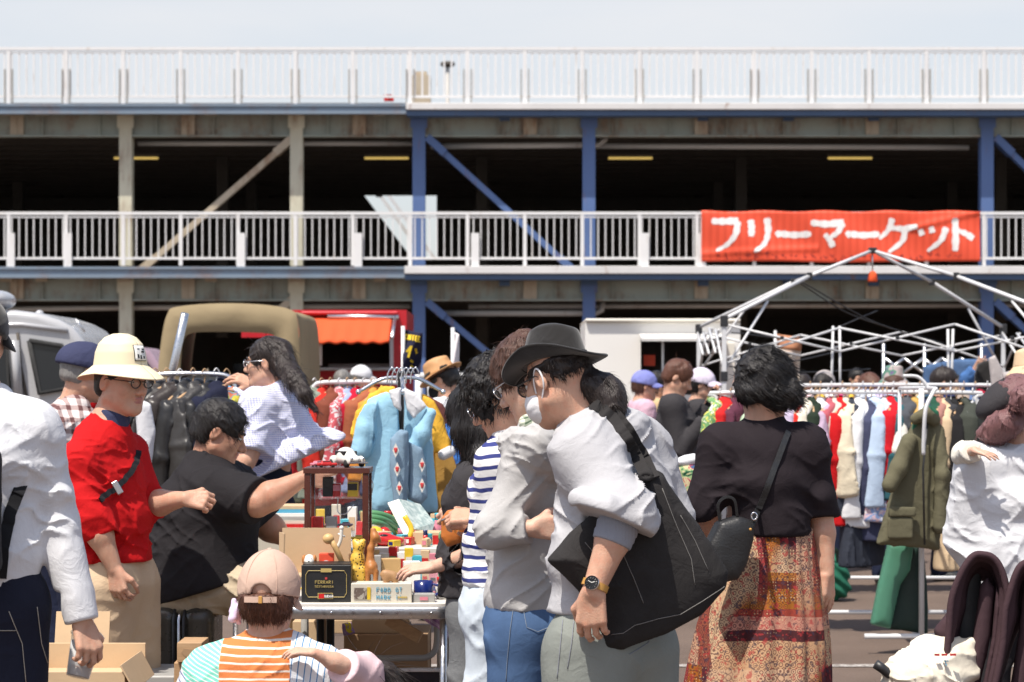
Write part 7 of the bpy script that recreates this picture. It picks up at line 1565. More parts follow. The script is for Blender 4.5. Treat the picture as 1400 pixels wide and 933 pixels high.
for x, y in ((P(606, 0, D + .03)[0], D + .05), (P(606, 0, D + .03)[0] - .02, 9.55), (xa + .06, D + .05), (xa + .06, 9.55)): MB().tube([(x, y, ZT - .06), (x, y, .012)], .014, 12).build('leg', MT['alu'], tb_, True)
m = MB(); m.tube(arc([P(598, 848, 9.5), P(596, 885, 9.5), P(585, 898, 9.5), P(560, 900, 9.5), P(450, 900, 9.5)], 5), .0125, 10); m.build('stretcher', MT['counter_grey'], tb_, True)
def box(name, label, px0, px1, py0, py1, d, dep, mat, yaw=0, parent=None, bev=.003, cat='box', group=None, lift=None):
    a, b = P(px0, py1, d), P(px1, py0, d); u = V3(math.cos(R(yaw)), math.sin(R(yaw)), 0); w_ = V3(-u[1], u[0], 0); c = V3((a[0] + b[0]) / 2, d, (a[2] + b[2]) / 2) + w_ * dep / 2
    t = parent if parent is not None else thing(name, label, cat, (c[0], c[1], a[2]), group)
    MB().box(c, ((b[0] - a[0]) / max(math.cos(R(yaw)), .3), dep, b[2] - a[2]), (u, w_, V3(0, 0, 1))).build('box_body' if parent is None else name, MT[mat], t, False, bev); return t, c - w_ * dep / 2, u, w_
# black box
bb, fc, u, w_ = box('model_car_box', 'black model car box with gold frame and lettering, in front of the cabinet', 412, 480, 773, 824, 9.0, .10, 'box_black')
hw, hh = 34 / FPX * 9.0, 25 / FPX * 9.0; o = fc - w_ * .0025
m = MB(); q = [o + u * x * hw + V3(0, 0, z * hh) for x, z in ((-.72, .72), (.72, .72), (.82, .5), (.82, -.5), (.72, -.72), (-.72, -.72), (-.82, -.5), (-.82, .5), (-.72, .72))]; m.tube(q, .0011, 4); m.build('gold_frame', MT['gold'], bb, False)
write('FERRARI', o + u * (-.44 * hw) + V3(0, 0, .02 * hh), u, (0, 0, 1), .011, .3, .16).build('lettering', MT['gold'], bb); write('TESTAROSSA', o + u * (-.46 * hw) + V3(0, 0, -.2 * hh), u, (0, 0, 1), .0078, .3, .16).build('lettering', MT['gold'], bb)
MB().box(o + V3(0, 0, .3 * hh), (.008, .002, .008), (u, w_, V3(0, 0, 1))).build('emblem', MT['flower_red'], bb); MB().box(o + V3(0, 0, .74 * hh), (.04, .0025, .014), (u, w_, V3(0, 0, 1))).build('gold_label', MT['gold'], bb)
MB().box(o + V3(0, 0, -.66 * hh) - u * .003, (.056, .003, .022), (u, w_, V3(0, 0, 1))).build('logo_border', MT['gold'], bb); MB().box(o + V3(0, 0, -.66 * hh) - u * .003 - w_ * .002, (.051, .003, .018), (u, w_, V3(0, 0, 1))).build('logo_panel', MT['box_black'], bb)
MB().box(o + V3(0, 0, -.66 * hh) - u * .017 - w_ * .004, (.020, .003, .0165), (u, w_, V3(0, 0, 1))).build('logo_red', MT['toy_red'], bb); write('BURAGO', o - u * .0055 + V3(0, 0, -.66 * hh - .005) - w_ * .0045, u, (0, 0, 1), .009, .2, .2, .42).build('lettering', MT['badge_white'], bb)
MB().box(fc + w_ * .05 + V3(0, 0, hh + .004), (hw * 1.9, .08, .006), (u, w_ + V3(0, 0, .08), V3(0, 0, 1))).build('open_lid', MT['box_black'], bb)
# cream box
cb_, fc, u, w_ = box('model_kit_box', 'cream model kit box lettered FORD GT MARK II at the front of the table', 480, 563, 798, 825, 8.98, .12, 'box_cream', 2)
o = fc - w_ * .0025; hw, hh = 41 / FPX * 8.98, 13.5 / FPX * 8.98
write('FORD GT', o + u * (-.16 * hw) + V3(0, 0, .14 * hh), u, (0, 0, 1), .016, .3, .15, .58).build('lettering', MT['print_blue'], cb_); write('MARK II', o + u * (-.16 * hw) + V3(0, 0, -.62 * hh), u, (0, 0, 1), .016, .3, .15, .58).build('lettering', MT['print_blue'], cb_)
MB().box(o - u * hw * .70, (.048, .002, .042), (u, w_, V3(0, 0, 1))).build('picture', printed('car_picture', [(.10, .08, .07), (.32, .27, .23), (.16, .12, .1), (.4, .36, .3)], 24), cb_); MB().box(o - u * hw * .42, (.013, .002, .046), (u, w_, V3(0, 0, 1))).build('yellow_stripe', MT['toy_yellow'], cb_); MB().box(o + u * hw * .7 - V3(0, 0, .4 * hh), (.035, .002, .006), (u, w_, V3(0, 0, 1))).build('yellow_script', MT['gold'], cb_)
# display cabinet
dc = thing('display_cabinet', 'dark red wooden display cabinet with glass shelf full of toy cars', 'cabinet', (P(460, 0, 9.4)[0], 9.4, ZT)); X0, X1 = P(416, 0, 9.3)[0], P(504, 0, 9.3)[0]; zt = P(0, 640, 9.3)[2]; YA, YB = 9.3, 9.52; ps = .024
for x in (X0, X1 - ps):
    for y in (YA, YB - ps): MB().bx(x, x + ps, y, y + ps, ZT + .001, zt - .0225).build('post', MT['dark_wood'], dc, False, .002)
MB().bx(X0 - .004, X1 + .004, YA - .004, YB + .004, zt - .022, zt).build('top_board', MT['dark_wood'], dc, False, .002); MB().bx(X0 + ps, X1 - ps, YA + .002, YB - .002, ZT + .14, ZT + .158).build('bottom_board', MT['dark_wood'], dc, False, .002)
zs = P(0, 680, 9.4)[2]; MB().bx(X0 + ps, X1 - ps, YA + .02, YB - .02, zs - .003, zs + .003).build('glass_shelf', MT['glass'], dc); zb = ZT + .159
MB().bx(X0 + ps, X1 - ps, YB - .012, YB - .009, ZT + .16, zt - .03).build('glass_back', MT['glass'], dc)
def toycar(label, px, d, zbase, L, yaw, mat, kind='sedan', parent=None):
    k = L; t = thing('toy_car', label, 'toy car', (P(px, 0, d)[0], d, zbase)); c = V3(P(px, 0, d)[0], d, zbase); u = V3(math.cos(R(yaw)), math.sin(R(yaw)), 0); w_ = V3(-u[1], u[0], 0); z_ = V3(0, 0, 1); A_ = np.stack([u, w_, z_]); at = lambda x, y, z: c + (u * x + w_ * y + z_ * z) * k
    S = SDF()
    if kind == 'beetle':
        S.ell(at(0, 0, .15), V3(.46, .17, .12) * k, A_, .05 * k); S.ell(at(-.03, 0, .23), V3(.27, .155, .155) * k, A_, .05 * k)
        for x in (-.29, .3):
            for s in (-1, 1): S.ell(at(x, s * .15, .12), V3(.125, .045, .10) * k, A_, .04 * k)
        S.plane(at(0, 0, .06), -z_)
    else:
        S.box(at(0, 0, .14), V3(.5, .2, .075) * k, A_, .05 * k, .03 * k); S.box(at(-.05, 0, .24), V3(.24, .165, .08) * k, A_, .05 * k, .06 * k)
    S.build('body', MT[mat], t, max(.0016, k * .016), None)
    MB().box(at(-.04 if kind != 'beetle' else -.03, 0, .265), V3(.36, .335, .075) * k if kind != 'beetle' else V3(.38, .29, .09) * k, A_).build('windows', MT['dark_glass'], t, False, .012 * k)
    for x in (-.29, .3):
        for s in (-1, 1): MB().lathe([(.001, -.035 * k), (.072 * k, -.03 * k), (.076 * k, 0), (.072 * k, .03 * k), (.001, .03 * k)], at(x, s * .165, .076), np.stack([u, z_, w_]), 16).build('wheel', MT['rubber'], t, True)
    m = MB()
    for s in (-1, 1): m.ell(at(.44 if kind == 'beetle' else .49, s * .12, .17), .03 * k, None, 6)
    m.build('headlights', MT['chrome'], t, True); MB().box(at(.49, 0, .09), V3(.03, .4, .03) * k, A_).build('bumper', MT['chrome'], t, False, .004 * k); return t
toycar('white rounded toy car, the largest on top of the display cabinet', 474, 9.4, zt + .001, .20, -58, 'toy_white', 'beetle')
toycar('red toy car with yellow wheels on the cabinet, beside the white one', 447, 9.36, zt + .001, .078, 12, 'toy_red'); toycar('pink toy car at the left on top of the cabinet', 436, 9.42, zt + .001, .07, 40, 'toy_pink')
for i, (px0, px1, h, mat, lab) in enumerate(((441, 455, 27, 'box_black', 'dark boxed toy on the left of the glass shelf'), (455, 465, 18, 'toy_red', 'red boxed toy in the middle of the glass shelf'), (475, 489, 20, 'toy_yellow', 'yellow boxed toy with black top on the glass shelf'))):
    t, fc, u, w_ = box('boxed_toy', lab, px0, px1, 679.4 - h, 679.4, 9.4, .05, mat)
    MB().box(fc - w_ * .002 + V3(0, 0, h * .17 / FPX * 9.4), ((px1 - px0) * .92 / FPX * 9.4, .003, h * .45 / FPX * 9.4), (u, w_, V3(0, 0, 1))).build('window', MT['dark_glass'] if i != 1 else MT['toy_pink'], t)
t, fc, u, w_ = box('boxed_toy', 'red and white boxed toy at the bottom left of the cabinet', 426, 442, 706, 0, 9.36, .05, 'toy_red') if 0 else box('boxed_toy', 'red and white boxed toy at the bottom left of the cabinet', 426, 442, 707, 530 + (CAMZ - zb - .001) / 9.36 * FPX, 9.36, .05, 'toy_red')
MB().box(fc - w_ * .002, (.035, .003, .012), (u, w_, V3(0, 0, 1))).build('window', MT['badge_white'], t)
t, fc, u, w_ = box('boxed_toy', 'clear grey boxed toy at the cabinet floor beside the red one', 445, 460, 707, 530 + (CAMZ - zb - .001) / 9.38 * FPX, 9.38, .05, 'counter_grey'); MB().box(fc - w_ * .002, (.03, .003, .02), (u, w_, V3(0, 0, 1))).build('window', MT['dark_glass'], t)
toycar('teal blue toy car on the floor of the display cabinet', 474, 9.36, zb, .085, 20, 'toy_blue'); toycar('yellow toy car on a clear block in the cabinet', 490, 9.44, zb + .045, .06, 170, 'toy_yellow'); toycar('small red toy car on the cabinet floor at the back', 452, 9.46, zb + .045, .06, 10, 'toy_red'); toycar('small purple toy car under the glass shelf', 472, 9.47, zb + .095, .06, 175, 'mauve_paint'); toycar('tiny orange toy car at the left under the shelf', 440, 9.47, zb + .09, .055, 0, 'toy_tan')
for i, (px, z, h) in enumerate(((452, 0, .044), (490, 0, .044), (472, 0, .094), (440, 0, .089))):
    c = P(px, 0, 9.46); o = MB().bx(c[0] - .03, c[0] + .03, 9.45, 9.49, zb, zb + h).build('acrylic_block', MT['glass'], None, False, .002); tag(o, ('clear block under the small red toy car', 'clear block under the yellow toy car', 'tall clear block under the purple toy car', 'clear block under the tiny orange toy car')[i], 'stand')
MB().tube(arc([P(462, 682, 9.5), P(462, 700, 9.5), P(472, 703, 9.45), P(484, 690, 9.5)], 6), .002, 5).tube(arc([P(505, 650, 9.5), P(510, 662, 9.5), P(508, 676, 9.5)], 5), .002, 5).build('wire', MT['alu'], dc, True)
# open cardboard carton with toys
oc = thing('cardboard_carton', 'open cardboard carton lid standing behind the black box', 'box', P(433, 785, 9.15)); a, b = P(386, 785, 9.18), P(480, 722, 9.18); MB().bx(a[0], b[0], 9.18, 9.186, a[2], b[2]).bx(a[0], b[0], 9.02, 9.178, a[2], a[2] + .006).build('carton_panel', MT['cardboard'], oc)
MB().prism([(-.02, -.07), (.05, -.07), (.07, .06), (-.02, .06)], P(384, 750, 9.12), (.3, -.95, 0), (0, 0, 1), .005).build('carton_flap', MT['cardboard'], oc)
td = thing('toy_dog', 'small white and brown toy dog peeping over the black box', 'toy dog', P(423, 785, 9.11)); c = P(423, 766, 9.1)
S = SDF(); S.ell(c, (.021, .022, .022)); S.ell(c + V3(0, -.018, -.008), (.012, .012, .009)); S.ell(c - V3(0, -.005, .04), (.022, .02, .03)); S.build('body', MT['toy_white'], td, .0028)
for s in (-1, 1): MB().ell(c + V3(s * .02, -.002, .002), (.008, .012, .018), None, 8).build('ear', MT['giraffe'], td, True); MB().ell(c + V3(s * .008, -.0205, .005), .003, None, 6).build('eye', MT['ink'], td, True)
MB().ell(c + V3(0, -.03, -.005), .004, None, 6).build('nose', MT['ink'], td, True)
t, fc, u, w_ = box('small_red_box', 'small orange and red box behind the black model box', 436, 456, 757, 790, 9.11, .04, 'banner_red'); MB().lathe([(.0, 0), (.018, 0), (.02, .002)], fc - w_ * .001, (u, V3(0, 0, 1), -w_), 20).build('round_mark', MT['badge_white'], t)
wd = thing('wooden_hammer', 'pale wooden toy hammer leaning in the carton', 'toy', P(470, 775, 9.1)); MB().tube([P(452, 738, 9.1), P(458, 748, 9.1), P(472, 778, 9.1)], [.012, .011, .010], 10).build('handle', MT['toy_tan'], wd, True); MB().ell(P(449, 737, 9.1), (.022, .018, .02), None, 8).build('head', MT['toy_tan'], wd, True)
wp = thing('white_figure', 'slim white plastic figure beside the wooden hammer', 'toy', P(463, 760, 9.13)); MB().tube(arc([P(461, 750, 9.13), P(466, 738, 9.13), P(467, 722, 9.13)], 4), [.007] * 9, 8).ell(P(467, 722, 9.13), .009, None, 8).tube([P(462, 730, 9.13), P(472, 734, 9.13)], .004, 6).build('figure', MT['toy_white'], wp, True)
# animals
gr = thing('toy_giraffe', 'brown toy giraffe standing behind the cream kit box', 'toy giraffe', P(508, 800, 9.12)); S = SDF()
q = lambda x, y, dd=0: P(x, y, 9.12 + dd)
S.ell(q(508, 776), (.024, .036, .026)); S.path([q(506, 772), q(507, 750), q(511, 738)], [.018, .012, .011], .01); S.ell(q(513, 734), (.018, .012, .012), frame((-.6, 0, 1))); S.cone(q(516, 737), q(519, 740), .008, .006)
for x, dd in ((502, -.02), (513, -.02), (503, .03), (514, .03)): S.cone(q(x + .5, 782, dd), q(x, 799, dd), .010, .007, .01)
for x in (509, 513): S.cone(q(x, 730), q(x - 1, 724), .004, .0035)
S.build('body', MT['giraffe'], gr, .0032)
ct = thing('toy_cheetah', 'yellow spotted toy animal next to the giraffe', 'toy animal', P(490, 800, 9.14)); S = SDF(); q = lambda x, y, dd=0: P(x, y, 9.14 + dd)
S.path([q(490, 790), q(489, 765), q(490, 752)], [.028, .024, .018], .02); S.ell(q(491, 746), (.021, .02, .018)); S.ell(q(485, 740), .008); S.ell(q(497, 740), .008); S.cone(q(484, 780, -.02), q(483, 799, -.02), .012, .010); S.cone(q(496, 780, -.02), q(497, 799, -.02), .012, .010); S.build('body', MT['cheetah'], ct, .0035)
wb = thing('wooden_animal', 'small carved wooden pig on the cream kit box', 'toy animal', P(535, 798, 9.03)); S = SDF(); q = lambda x, y, dd=0: P(x, y, 9.03 + dd)
S.ell(q(535, 787), (.024, .016, .017)); S.ell(q(527, 784), (.012, .012, .011)); S.cone(q(524, 785), q(522, 786), .006, .005)
for x in (528, 541): S.cone(q(x, 792, -.006), q(x, 797, -.006), .007, .006); S.cone(q(x, 792, .008), q(x, 797, .008), .007, .006)
S.build('body', MT['toy_wood'], wb, .003)
# mug, tin, jar
mg = thing('mug', 'dark blue glazed mug on the table corner', 'mug', P(579, 817, 9.12)); c = P(579, 812, 9.12); c[2] = ZT + .001; MB().lathe([(.028, 0), (.036, .004), (.037, .07), (.034, .07), (.033, .008), (.001, .006)], c, None, 28).build('mug_body', MT['mug_blue'], mg, True); MB().tube(arc([c + V3(.035, -.01, .058), c + V3(.058, -.014, .05), c + V3(.056, -.014, .024), c + V3(.036, -.01, .016)], 5), .005, 8).build('handle', MT['mug_blue'], mg, True)
t, fc, u, w_ = box('clear_case', 'flat clear plastic case with a red label at the table edge', 564, 595, 812, 825, 9.0, .05, 'counter_grey', 3, None, .004, 'case'); MB().box(fc - w_ * .002, (.03, .003, .012), (u, w_, V3(0, 0, 1))).build('label', MT['toy_pink'], t)
jr = thing('jar', 'white patterned jar with red lid at the right table corner', 'jar', P(606, 818, 9.15)); c = P(606, 812, 9.15); c[2] = ZT + .001; MB().lathe([(.024, 0), (.03, .006), (.03, .05), (.022, .06), (.022, .064)], c, None, 24).build('jar_body', printed('jar_print', [(.7, .68, .64), (.7, .68, .64), (.25, .25, .25)], 50), jr, True); MB().lathe([(.024, .064), (.025, .082), (.002, .084)], c, None, 20).build('lid', MT['toy_red'], jr, True)
# second table further back with more toys
t2_ = thing('rear_table', 'rear table under the colourful toys and books', 'table', (P(540, 0, 10.4)[0], 10.4, 0)); X0, X1 = P(420, 0, 10.4)[0], P(625, 0, 10.4)[0]; ZR = .86
MB().bx(X0, X1, 9.64, 11.0, ZR - .03, ZR).build('tabletop', MT['table_top'], t2_, False, .004)
for x in (X0 + .05, X1 - .05):
    for y in (9.7, 10.94): MB().tube([(x, y, ZR - .03), (x, y, .01)], .016, 10).build('leg', MT['counter_grey'], t2_, True)
def zpx(z, d): return HOR + (CAMZ - z) / d * FPX
cbx, fc, u, w_ = box('cardboard_box', 'pale cardboard box with a red label beside the orange purse', 563, 606, 728, zpx(ZR, 9.85), 9.85, .14, 'cardboard', -6); MB().box(fc + u * .042 - w_ * .002 - V3(0, 0, .012), (.04, .003, .05), (u, w_, V3(0, 0, 1))).build('red_label', MT['toy_red'], cbx)
rc = thing('red_toy_boat', 'long glossy red toy car shell behind the giraffe', 'toy car', P(528, 750, 9.75)); S = SDF(); c = V3(P(530, 0, 9.75)[0], 9.75, ZR + .022); S.ell(c, (.066, .035, .022)); S.ell(c + V3(-.02, 0, .015), (.035, .026, .018)); S.build('shell', MT['toy_red'], rc, .004); MB().ell(c + V3(-.015, -.02, .02), (.02, .01, .008), None, 8).build('window', MT['dark_glass'], rc, True)
toycar('turquoise toy car behind the long red one', 531, 10.1, ZR + .001, .10, 5, 'turquoise'); toycar('cream toy car on the rear table at the left', 512, 9.9, ZR + .001, .09, 30, 'toy_white'); toycar('green and brown toy car near the cardboard box', 552, 9.95, ZR + .001, .07, 15, 'olive_paint'); toycar('orange toy car at the far end of the rear table', 600, 10.6, ZR + .001, .09, -15, 'toy_tan')
gt = thing('toy_track', 'curved green plastic toy track arching behind the cabinet', 'toy track', P(525, 722, 10.2))
for k, (r_, mt) in enumerate(((.115, 'toy_green'), (.098, 'toy_green'), (.080, 'toy_green'))): 
    cc = V3(P(505, 0, 10.2)[0], 10.2 - .03 * k, ZR + .0); MB().tube([cc + V3(math.cos(a) * r_ * 1.25, .25 * (1 - math.sin(a)), math.sin(a) * r_ * .95 + .002) for a in [R(t) for t in range(4, 112, 6)]], .010, 8, True, 1.3).build('track_lane', MT[mt], gt, True)
bk = thing('open_book', 'large open picture book with a grey green cover leaning on the toys', 'book', P(560, 720, 10.0))
MT['book_cover'] = (lambda g: (g.col(g.mix(g.rng(g.noise(6, g.map(None, (8, 8, 2)), 3), .4, .6), (.28, .36, .34), (.5, .56, .52))), g.mat)[-1])(G('grey_green_cover', .4))
q = [P(530, 688, 10.05), P(545, 683, 10.1), P(566, 724, 9.95), P(553, 733, 9.9)]; m = MB(); m.add(q, [(0, 1, 2, 3)]); m.build('white_page', MT['paper'], bk, False, 0, .004)
q = [P(545, 683, 10.1), P(574, 690, 10.2), P(594, 716, 10.1), P(590, 728, 10.05), P(566, 724, 9.95)]; m = MB(); m.add(q, [(0, 1, 2, 3, 4)]); m.build('cover', MT['book_cover'], bk, False, 0, .006)
MB().tube(arc([P(556, 712, 9.88), P(562, 722, 9.87), P(560, 734, 9.86), P(552, 742, 9.86)], 5), .012, 8).build('yellow_toy_arc', MT['toy_yellow'], bk, True) if 0 else tag(MB().tube(arc([P(553, 706, 9.88), P(562, 722, 9.87), P(560, 734, 9.86), P(552, 742, 9.86)], 5), .012, 8).build('yellow_arc_toy', MT['toy_yellow'], None, True), 'bent yellow plastic toy piece below the open book', 'toy')
rs = random.Random(5); mats = ['toy_red', 'toy_yellow', 'turquoise', 'toy_green', 'toy_white', 'toy_pink', 'toy_tan', 'mug_blue', 'box_cream', 'box_black', 'cardboard']; nms = dict(toy_red='red', toy_yellow='yellow', turquoise='turquoise', toy_green='green', toy_white='white', toy_pink='pink', toy_tan='tan', mug_blue='dark blue', box_cream='cream', box_black='black', cardboard='brown')
ROW = {9.68: 'front edge', 9.73: 'near front', 9.8: 'front middle', 9.95: 'inner front', 10.15: 'middle', 10.35: 'inner middle', 10.5: 'back middle', 10.7: 'back', 10.85: 'far edge'}
for i in range(78):                      # the clutter of small boxes and tins
    d = rs.choice(list(ROW)); sh = ('flat box', 'upright box', 'round tin', 'small tin', 'toy block', 'plastic ball')[rs.randrange(6)]; mt = rs.choice(mats); lab = f'{nms[mt]} {sh} in the clutter along the {ROW[d]} of the rear table'
    if lab in USED: continue
    px = rs.uniform(504, 614); hw = rs.uniform(.014, .036); hh = rs.uniform(.02, .055) if d < 10 else rs.uniform(.03, .085); x = P(px, 0, d)[0]
    USED.add(lab); t = thing(sh.replace(' ', '_'), lab, sh.split()[-1], (x, d, ZR), 'clutter on the rear table')
    if sh == 'plastic ball': MB().ell((x, d, ZR + hw + .001), hw, None, 10).build('ball_shell', MT[mt], t, True)
    elif 'tin' in sh: MB().lathe([(hw * .6, 0), (hw * .6, hh), (hw * .62, hh), (hw * .62, hh * 1.12), (.001, hh * 1.13)], (x, d, ZR + .001), None, 18).build('tin_body', MT[mt], t, True); MB().lathe([(hw * .606, hh * .25), (hw * .606, hh * .75)], (x, d, ZR + .001), None, 18).build('label', MT[rs.choice(mats)], t, True)
    else:
        a = R(rs.uniform(-35, 35)); u = V3(math.cos(a), math.sin(a), 0); w_ = V3(-u[1], u[0], 0); MB().box((x, d + .03, ZR + hh / 2 + .001), (hw * 1.6, .05, hh), (u, w_, V3(0, 0, 1))).build('box_body', MT[mt], t, False, .003)
        MB().box(V3(x, d + .03, ZR + hh / 2 + .001) - w_ * .0265, (hw, .002, hh * .5), (u, w_, V3(0, 0, 1))).build('label', MT[rs.choice(mats)], t)
for i, (px, d, mt, lab) in enumerate(((420, 9.52, 'toy_yellow', 'yellow'), (492, 9.3, 'toy_red', 'red'), (516, 9.2, 'turquoise', 'turquoise'), (524, 9.35, 'toy_yellow', 'yellow'), (545, 9.22, 'toy_red', 'scarlet'), (552, 9.42, 'toy_white', 'white'), (560, 9.12, 'toy_green', 'green'), (586, 9.3, 'toy_pink', 'pink'), (596, 9.42, 'mug_blue', 'dark blue'), (610, 9.34, 'toy_tan', 'tan'), (602, 9.52, 'toy_white', 'cream'), (574, 9.5, 'toy_yellow', 'amber'))):
    toycar(f'{lab} little toy car on the folding table, {["behind the cabinet foot", "beside the cheetah", "right of the giraffe", "behind the grey box", "behind the wooden pig", "under the open hand", "behind the kit box", "behind the mug", "at the rear right", "at the right edge", "in the far right corner", "by the plastic bag"][i]}', px, d, ZT + .001, .055 + .01 * (i % 3), rs.uniform(-60, 60), mt)
for i, (px0, px1, y0, y1, mt, lab) in enumerate(((507, 521, 760, 786, 'counter_grey', 'plain grey box behind the giraffe'), (522, 548, 764, 780, 'toy_tan', 'orange cardboard packet in front of the red toy'), (552, 575, 768, 786, 'paper', 'white folded paper packet behind the hand'))): box('packet', lab, px0, px1, y0, 815, 9.3 + .06 * i, .05, mt, rs.uniform(-15, 15))
for i, (px, w2, y0, mt, lab) in enumerate(((512, 7, 752, 'toy_tan', 'tan'), (524, 8, 757, 'box_cream', 'cream'), (537, 6, 748, 'toy_red', 'red'), (548, 7, 755, 'paper', 'white'), (559, 6, 750, 'toy_yellow', 'yellow'), (570, 7, 760, 'turquoise', 'turquoise'), (581, 6, 753, 'cardboard', 'brown'), (592, 7, 757, 'toy_pink', 'pink'), (604, 7, 750, 'toy_green', 'green'), (614, 5, 758, 'print_blue', 'blue'))):
    t, fc, u, w_ = box('carton', f'{lab} carton in the row along the back edge of the folding table', px - w2, px + w2, y0, zpx(ZT + .001, 9.55), 9.55, .04, mt, rs.uniform(-12, 12), None, .002, 'carton', 'row of small cartons')
    MB().box(fc - w_ * .002 + V3(0, 0, .03), (w2 / FPX * 9.55 * 1.4, .003, .035), (u, w_, V3(0, 0, 1))).build('label', MT[rs.choice(mats)], t); MB().box(fc - w_ * .002 - V3(0, 0, .03), (w2 / FPX * 9.55, .003, .012), (u, w_, V3(0, 0, 1))).build('label', MT[rs.choice(mats)], t)
S = SDF(); c = P(592, 788, 9.4); S.ell(c, (.05, .05, .05)); S.ell(c + V3(-.06, 0, .0), (.04, .04, .035)); tag(S.build('plastic_bag', MT['glass'], None, .006, folds(.014, (22,) * 3, 4)), 'crumpled clear plastic bag of small things by the reaching hand', 'plastic bag')
for i, (px, w2, h, mt, lab) in enumerate(((426, 7, .10, 'paper', 'white'), (438, 6, .13, 'toy_yellow', 'yellow'), (449, 7, .07, 'toy_pink', 'pink'), (460, 6, .15, 'box_cream', 'cream'), (471, 6, .09, 'turquoise', 'turquoise'), (481, 6, .14, 'paper', 'pale'), (491, 6, .08, 'toy_red', 'red'), (500, 5, .12, 'toy_tan', 'tan'))):
    t, fc, u, w_ = box('toy_box', f'{lab} toy box standing on the rear table behind the display cabinet', px - w2, px + w2, zpx(ZR + h, 10.1), zpx(ZR + .001, 10.1), 10.1, .06, mt, rs.uniform(-12, 12), None, .002, 'box', 'toy boxes behind the cabinet')
    MB().box(fc - w_ * .002, (w2 / FPX * 10.1 * 1.4, .003, h * .4), (u, w_, V3(0, 0, 1))).build('label', MT[rs.choice(mats)], t)
# magazines
for i in range(7):
    d = 10.7 + .01 * i; cc = [('paper', 'white'), ('toy_red', 'red'), ('box_cream', 'cream'), ('counter_grey', 'grey'), ('paper', 'pale'), ('print_blue', 'blue'), ('cardboard', 'brown')][i]
    box('magazine', f'{cc[1]} magazine in the pile beside the seated man, number {["one", "two", "three", "four", "five", "six", "seven"][i]} from the bottom', 352 + rs.uniform(-3, 3), 417 + rs.uniform(-3, 3), 722 - i * 5, 726.6 - i * 5, d, .22, cc[0], rs.uniform(-4, 4), None, .001, 'magazine', 'pile of magazines')
bxm = box('storage_box', 'cream storage box under the pile of magazines', 348, 420, 727, 790, 10.7, .3, 'box_cream')
# orange purse
op = thing('orange_purse', 'orange leather zip purse held open over the stall', 'purse', P(622, 745, 8.5)); S = SDF(); poly_op(S, pxpoly([(604, 708), (612, 698), (634, 694), (646, 700), (644, 725), (630, 742), (612, 748), (603, 735)], 622, 720, 8.45), P(622, 720, 8.45), (.95, -.2, 0), (0, 0, 1), .012, .03, .04); S.build('purse_body', MT['leather_orange'], op, .005, folds(.002, (12,) * 3, 2))
MB().tube(arc([P(604, 712, 8.43), P(616, 706, 8.41), P(634, 700, 8.4)], 5), .004, 6).build('zip', MT['alu'], op, True); MB().tube([P(625, 706, 8.39), P(622, 716, 8.385), P(622, 728, 8.39), P(626, 730, 8.39), P(628, 716, 8.385), P(625, 706, 8.39)], .002, 5).build('zip_pull', MT['leather_tan'], op, True)
# cloth and boxes under the table
m = MB(); m.grid(lambda u, v: (P(548 + 70 * u, 0, 9.0)[0], 9.06 + .02 * math.sin(u * 20) + .3 * (1 - u) * .3, P(0, 838 + v * (8 + 34 * u ** 2), 9.0)[2]), 40, 12); tag(m.build('striped_cloth', MT['purple_stripe'], None, True, 0, .003), 'purple and white striped cloth hanging under the right table corner', 'cloth')
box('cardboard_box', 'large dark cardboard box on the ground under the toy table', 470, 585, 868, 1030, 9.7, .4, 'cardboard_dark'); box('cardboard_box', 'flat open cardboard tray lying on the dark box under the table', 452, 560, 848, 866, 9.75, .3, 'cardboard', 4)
box('cardboard_box', 'narrow brown carton standing on end at the left under the table', 400, 440, 850, 1040, 9.8, .25, 'cardboard'); tag(MB().bar(P(530, 846, 9.55), P(575, 872, 9.5), .02, .05).build('wood_offcut', MT['wood'], None, False, .002), 'wooden slat leaning under the toy table', 'slat')
t = thing('yellow_packet', 'yellow and purple crinkled packet on the tray under the table', 'packet', P(478, 866, 9.7)); S = SDF(); poly_op(S, pxpoly([(466, 852), (480, 850), (486, 866), (470, 870)], 476, 860, 9.68), P(476, 860, 9.68), (1, 0, 0), (0, 0, 1), .005, .02, .02); S.build('packet_body', printed('packet_print', [(.6, .5, .04), (.3, .2, .4), (.7, .6, .1)], 14), t, .005, folds(.004, (30,) * 3, 1))
for px, lab in ((438, 'black tube leg of a chair under the left of the table'), (452, 'second black tube leg of a chair under the table')): tag(MB().tube([P(px, 842, 9.62), V3(P(px, 0, 9.62)[0], 9.62, .01)], .016, 10).build('chair_leg', MT['black_metal'], None, True), lab, 'chair leg')
cr_, fc, u, w_ = box('grey_crate', 'pale grey plastic crate on the ground right of the table', 612, 658, 858, 1020, 9.95, .35, 'counter_grey', 0, None, .01, 'crate'); MB().box(fc + V3(0, 0, .06) - w_ * .004, (.1, .006, .03), (u, w_, V3(0, 0, 1))).build('rib', MT['counter_grey'], cr_)
pf = thing('picture_frame', 'large black picture frame with silver edge leaning under the table', 'frame', P(590, 1010, 9.25)); a, b = P(528, 1015, 9.25), P(655, 914, 9.25); m = MB().bx(a[0], b[0], 9.25, 9.28, b[2] - .014, b[2]).bx(a[0], a[0] + .014, 9.25, 9.28, a[2], b[2] - .0145).bx(b[0] - .014, b[0], 9.25, 9.28, a[2], b[2] - .0145); m.build('silver_edge', MT['alu'], pf, False, .002); MB().bx(a[0] + .0145, b[0] - .0145, 9.262, 9.275, a[2], b[2] - .0145).build('black_panel', MT['dark_glass'], pf)
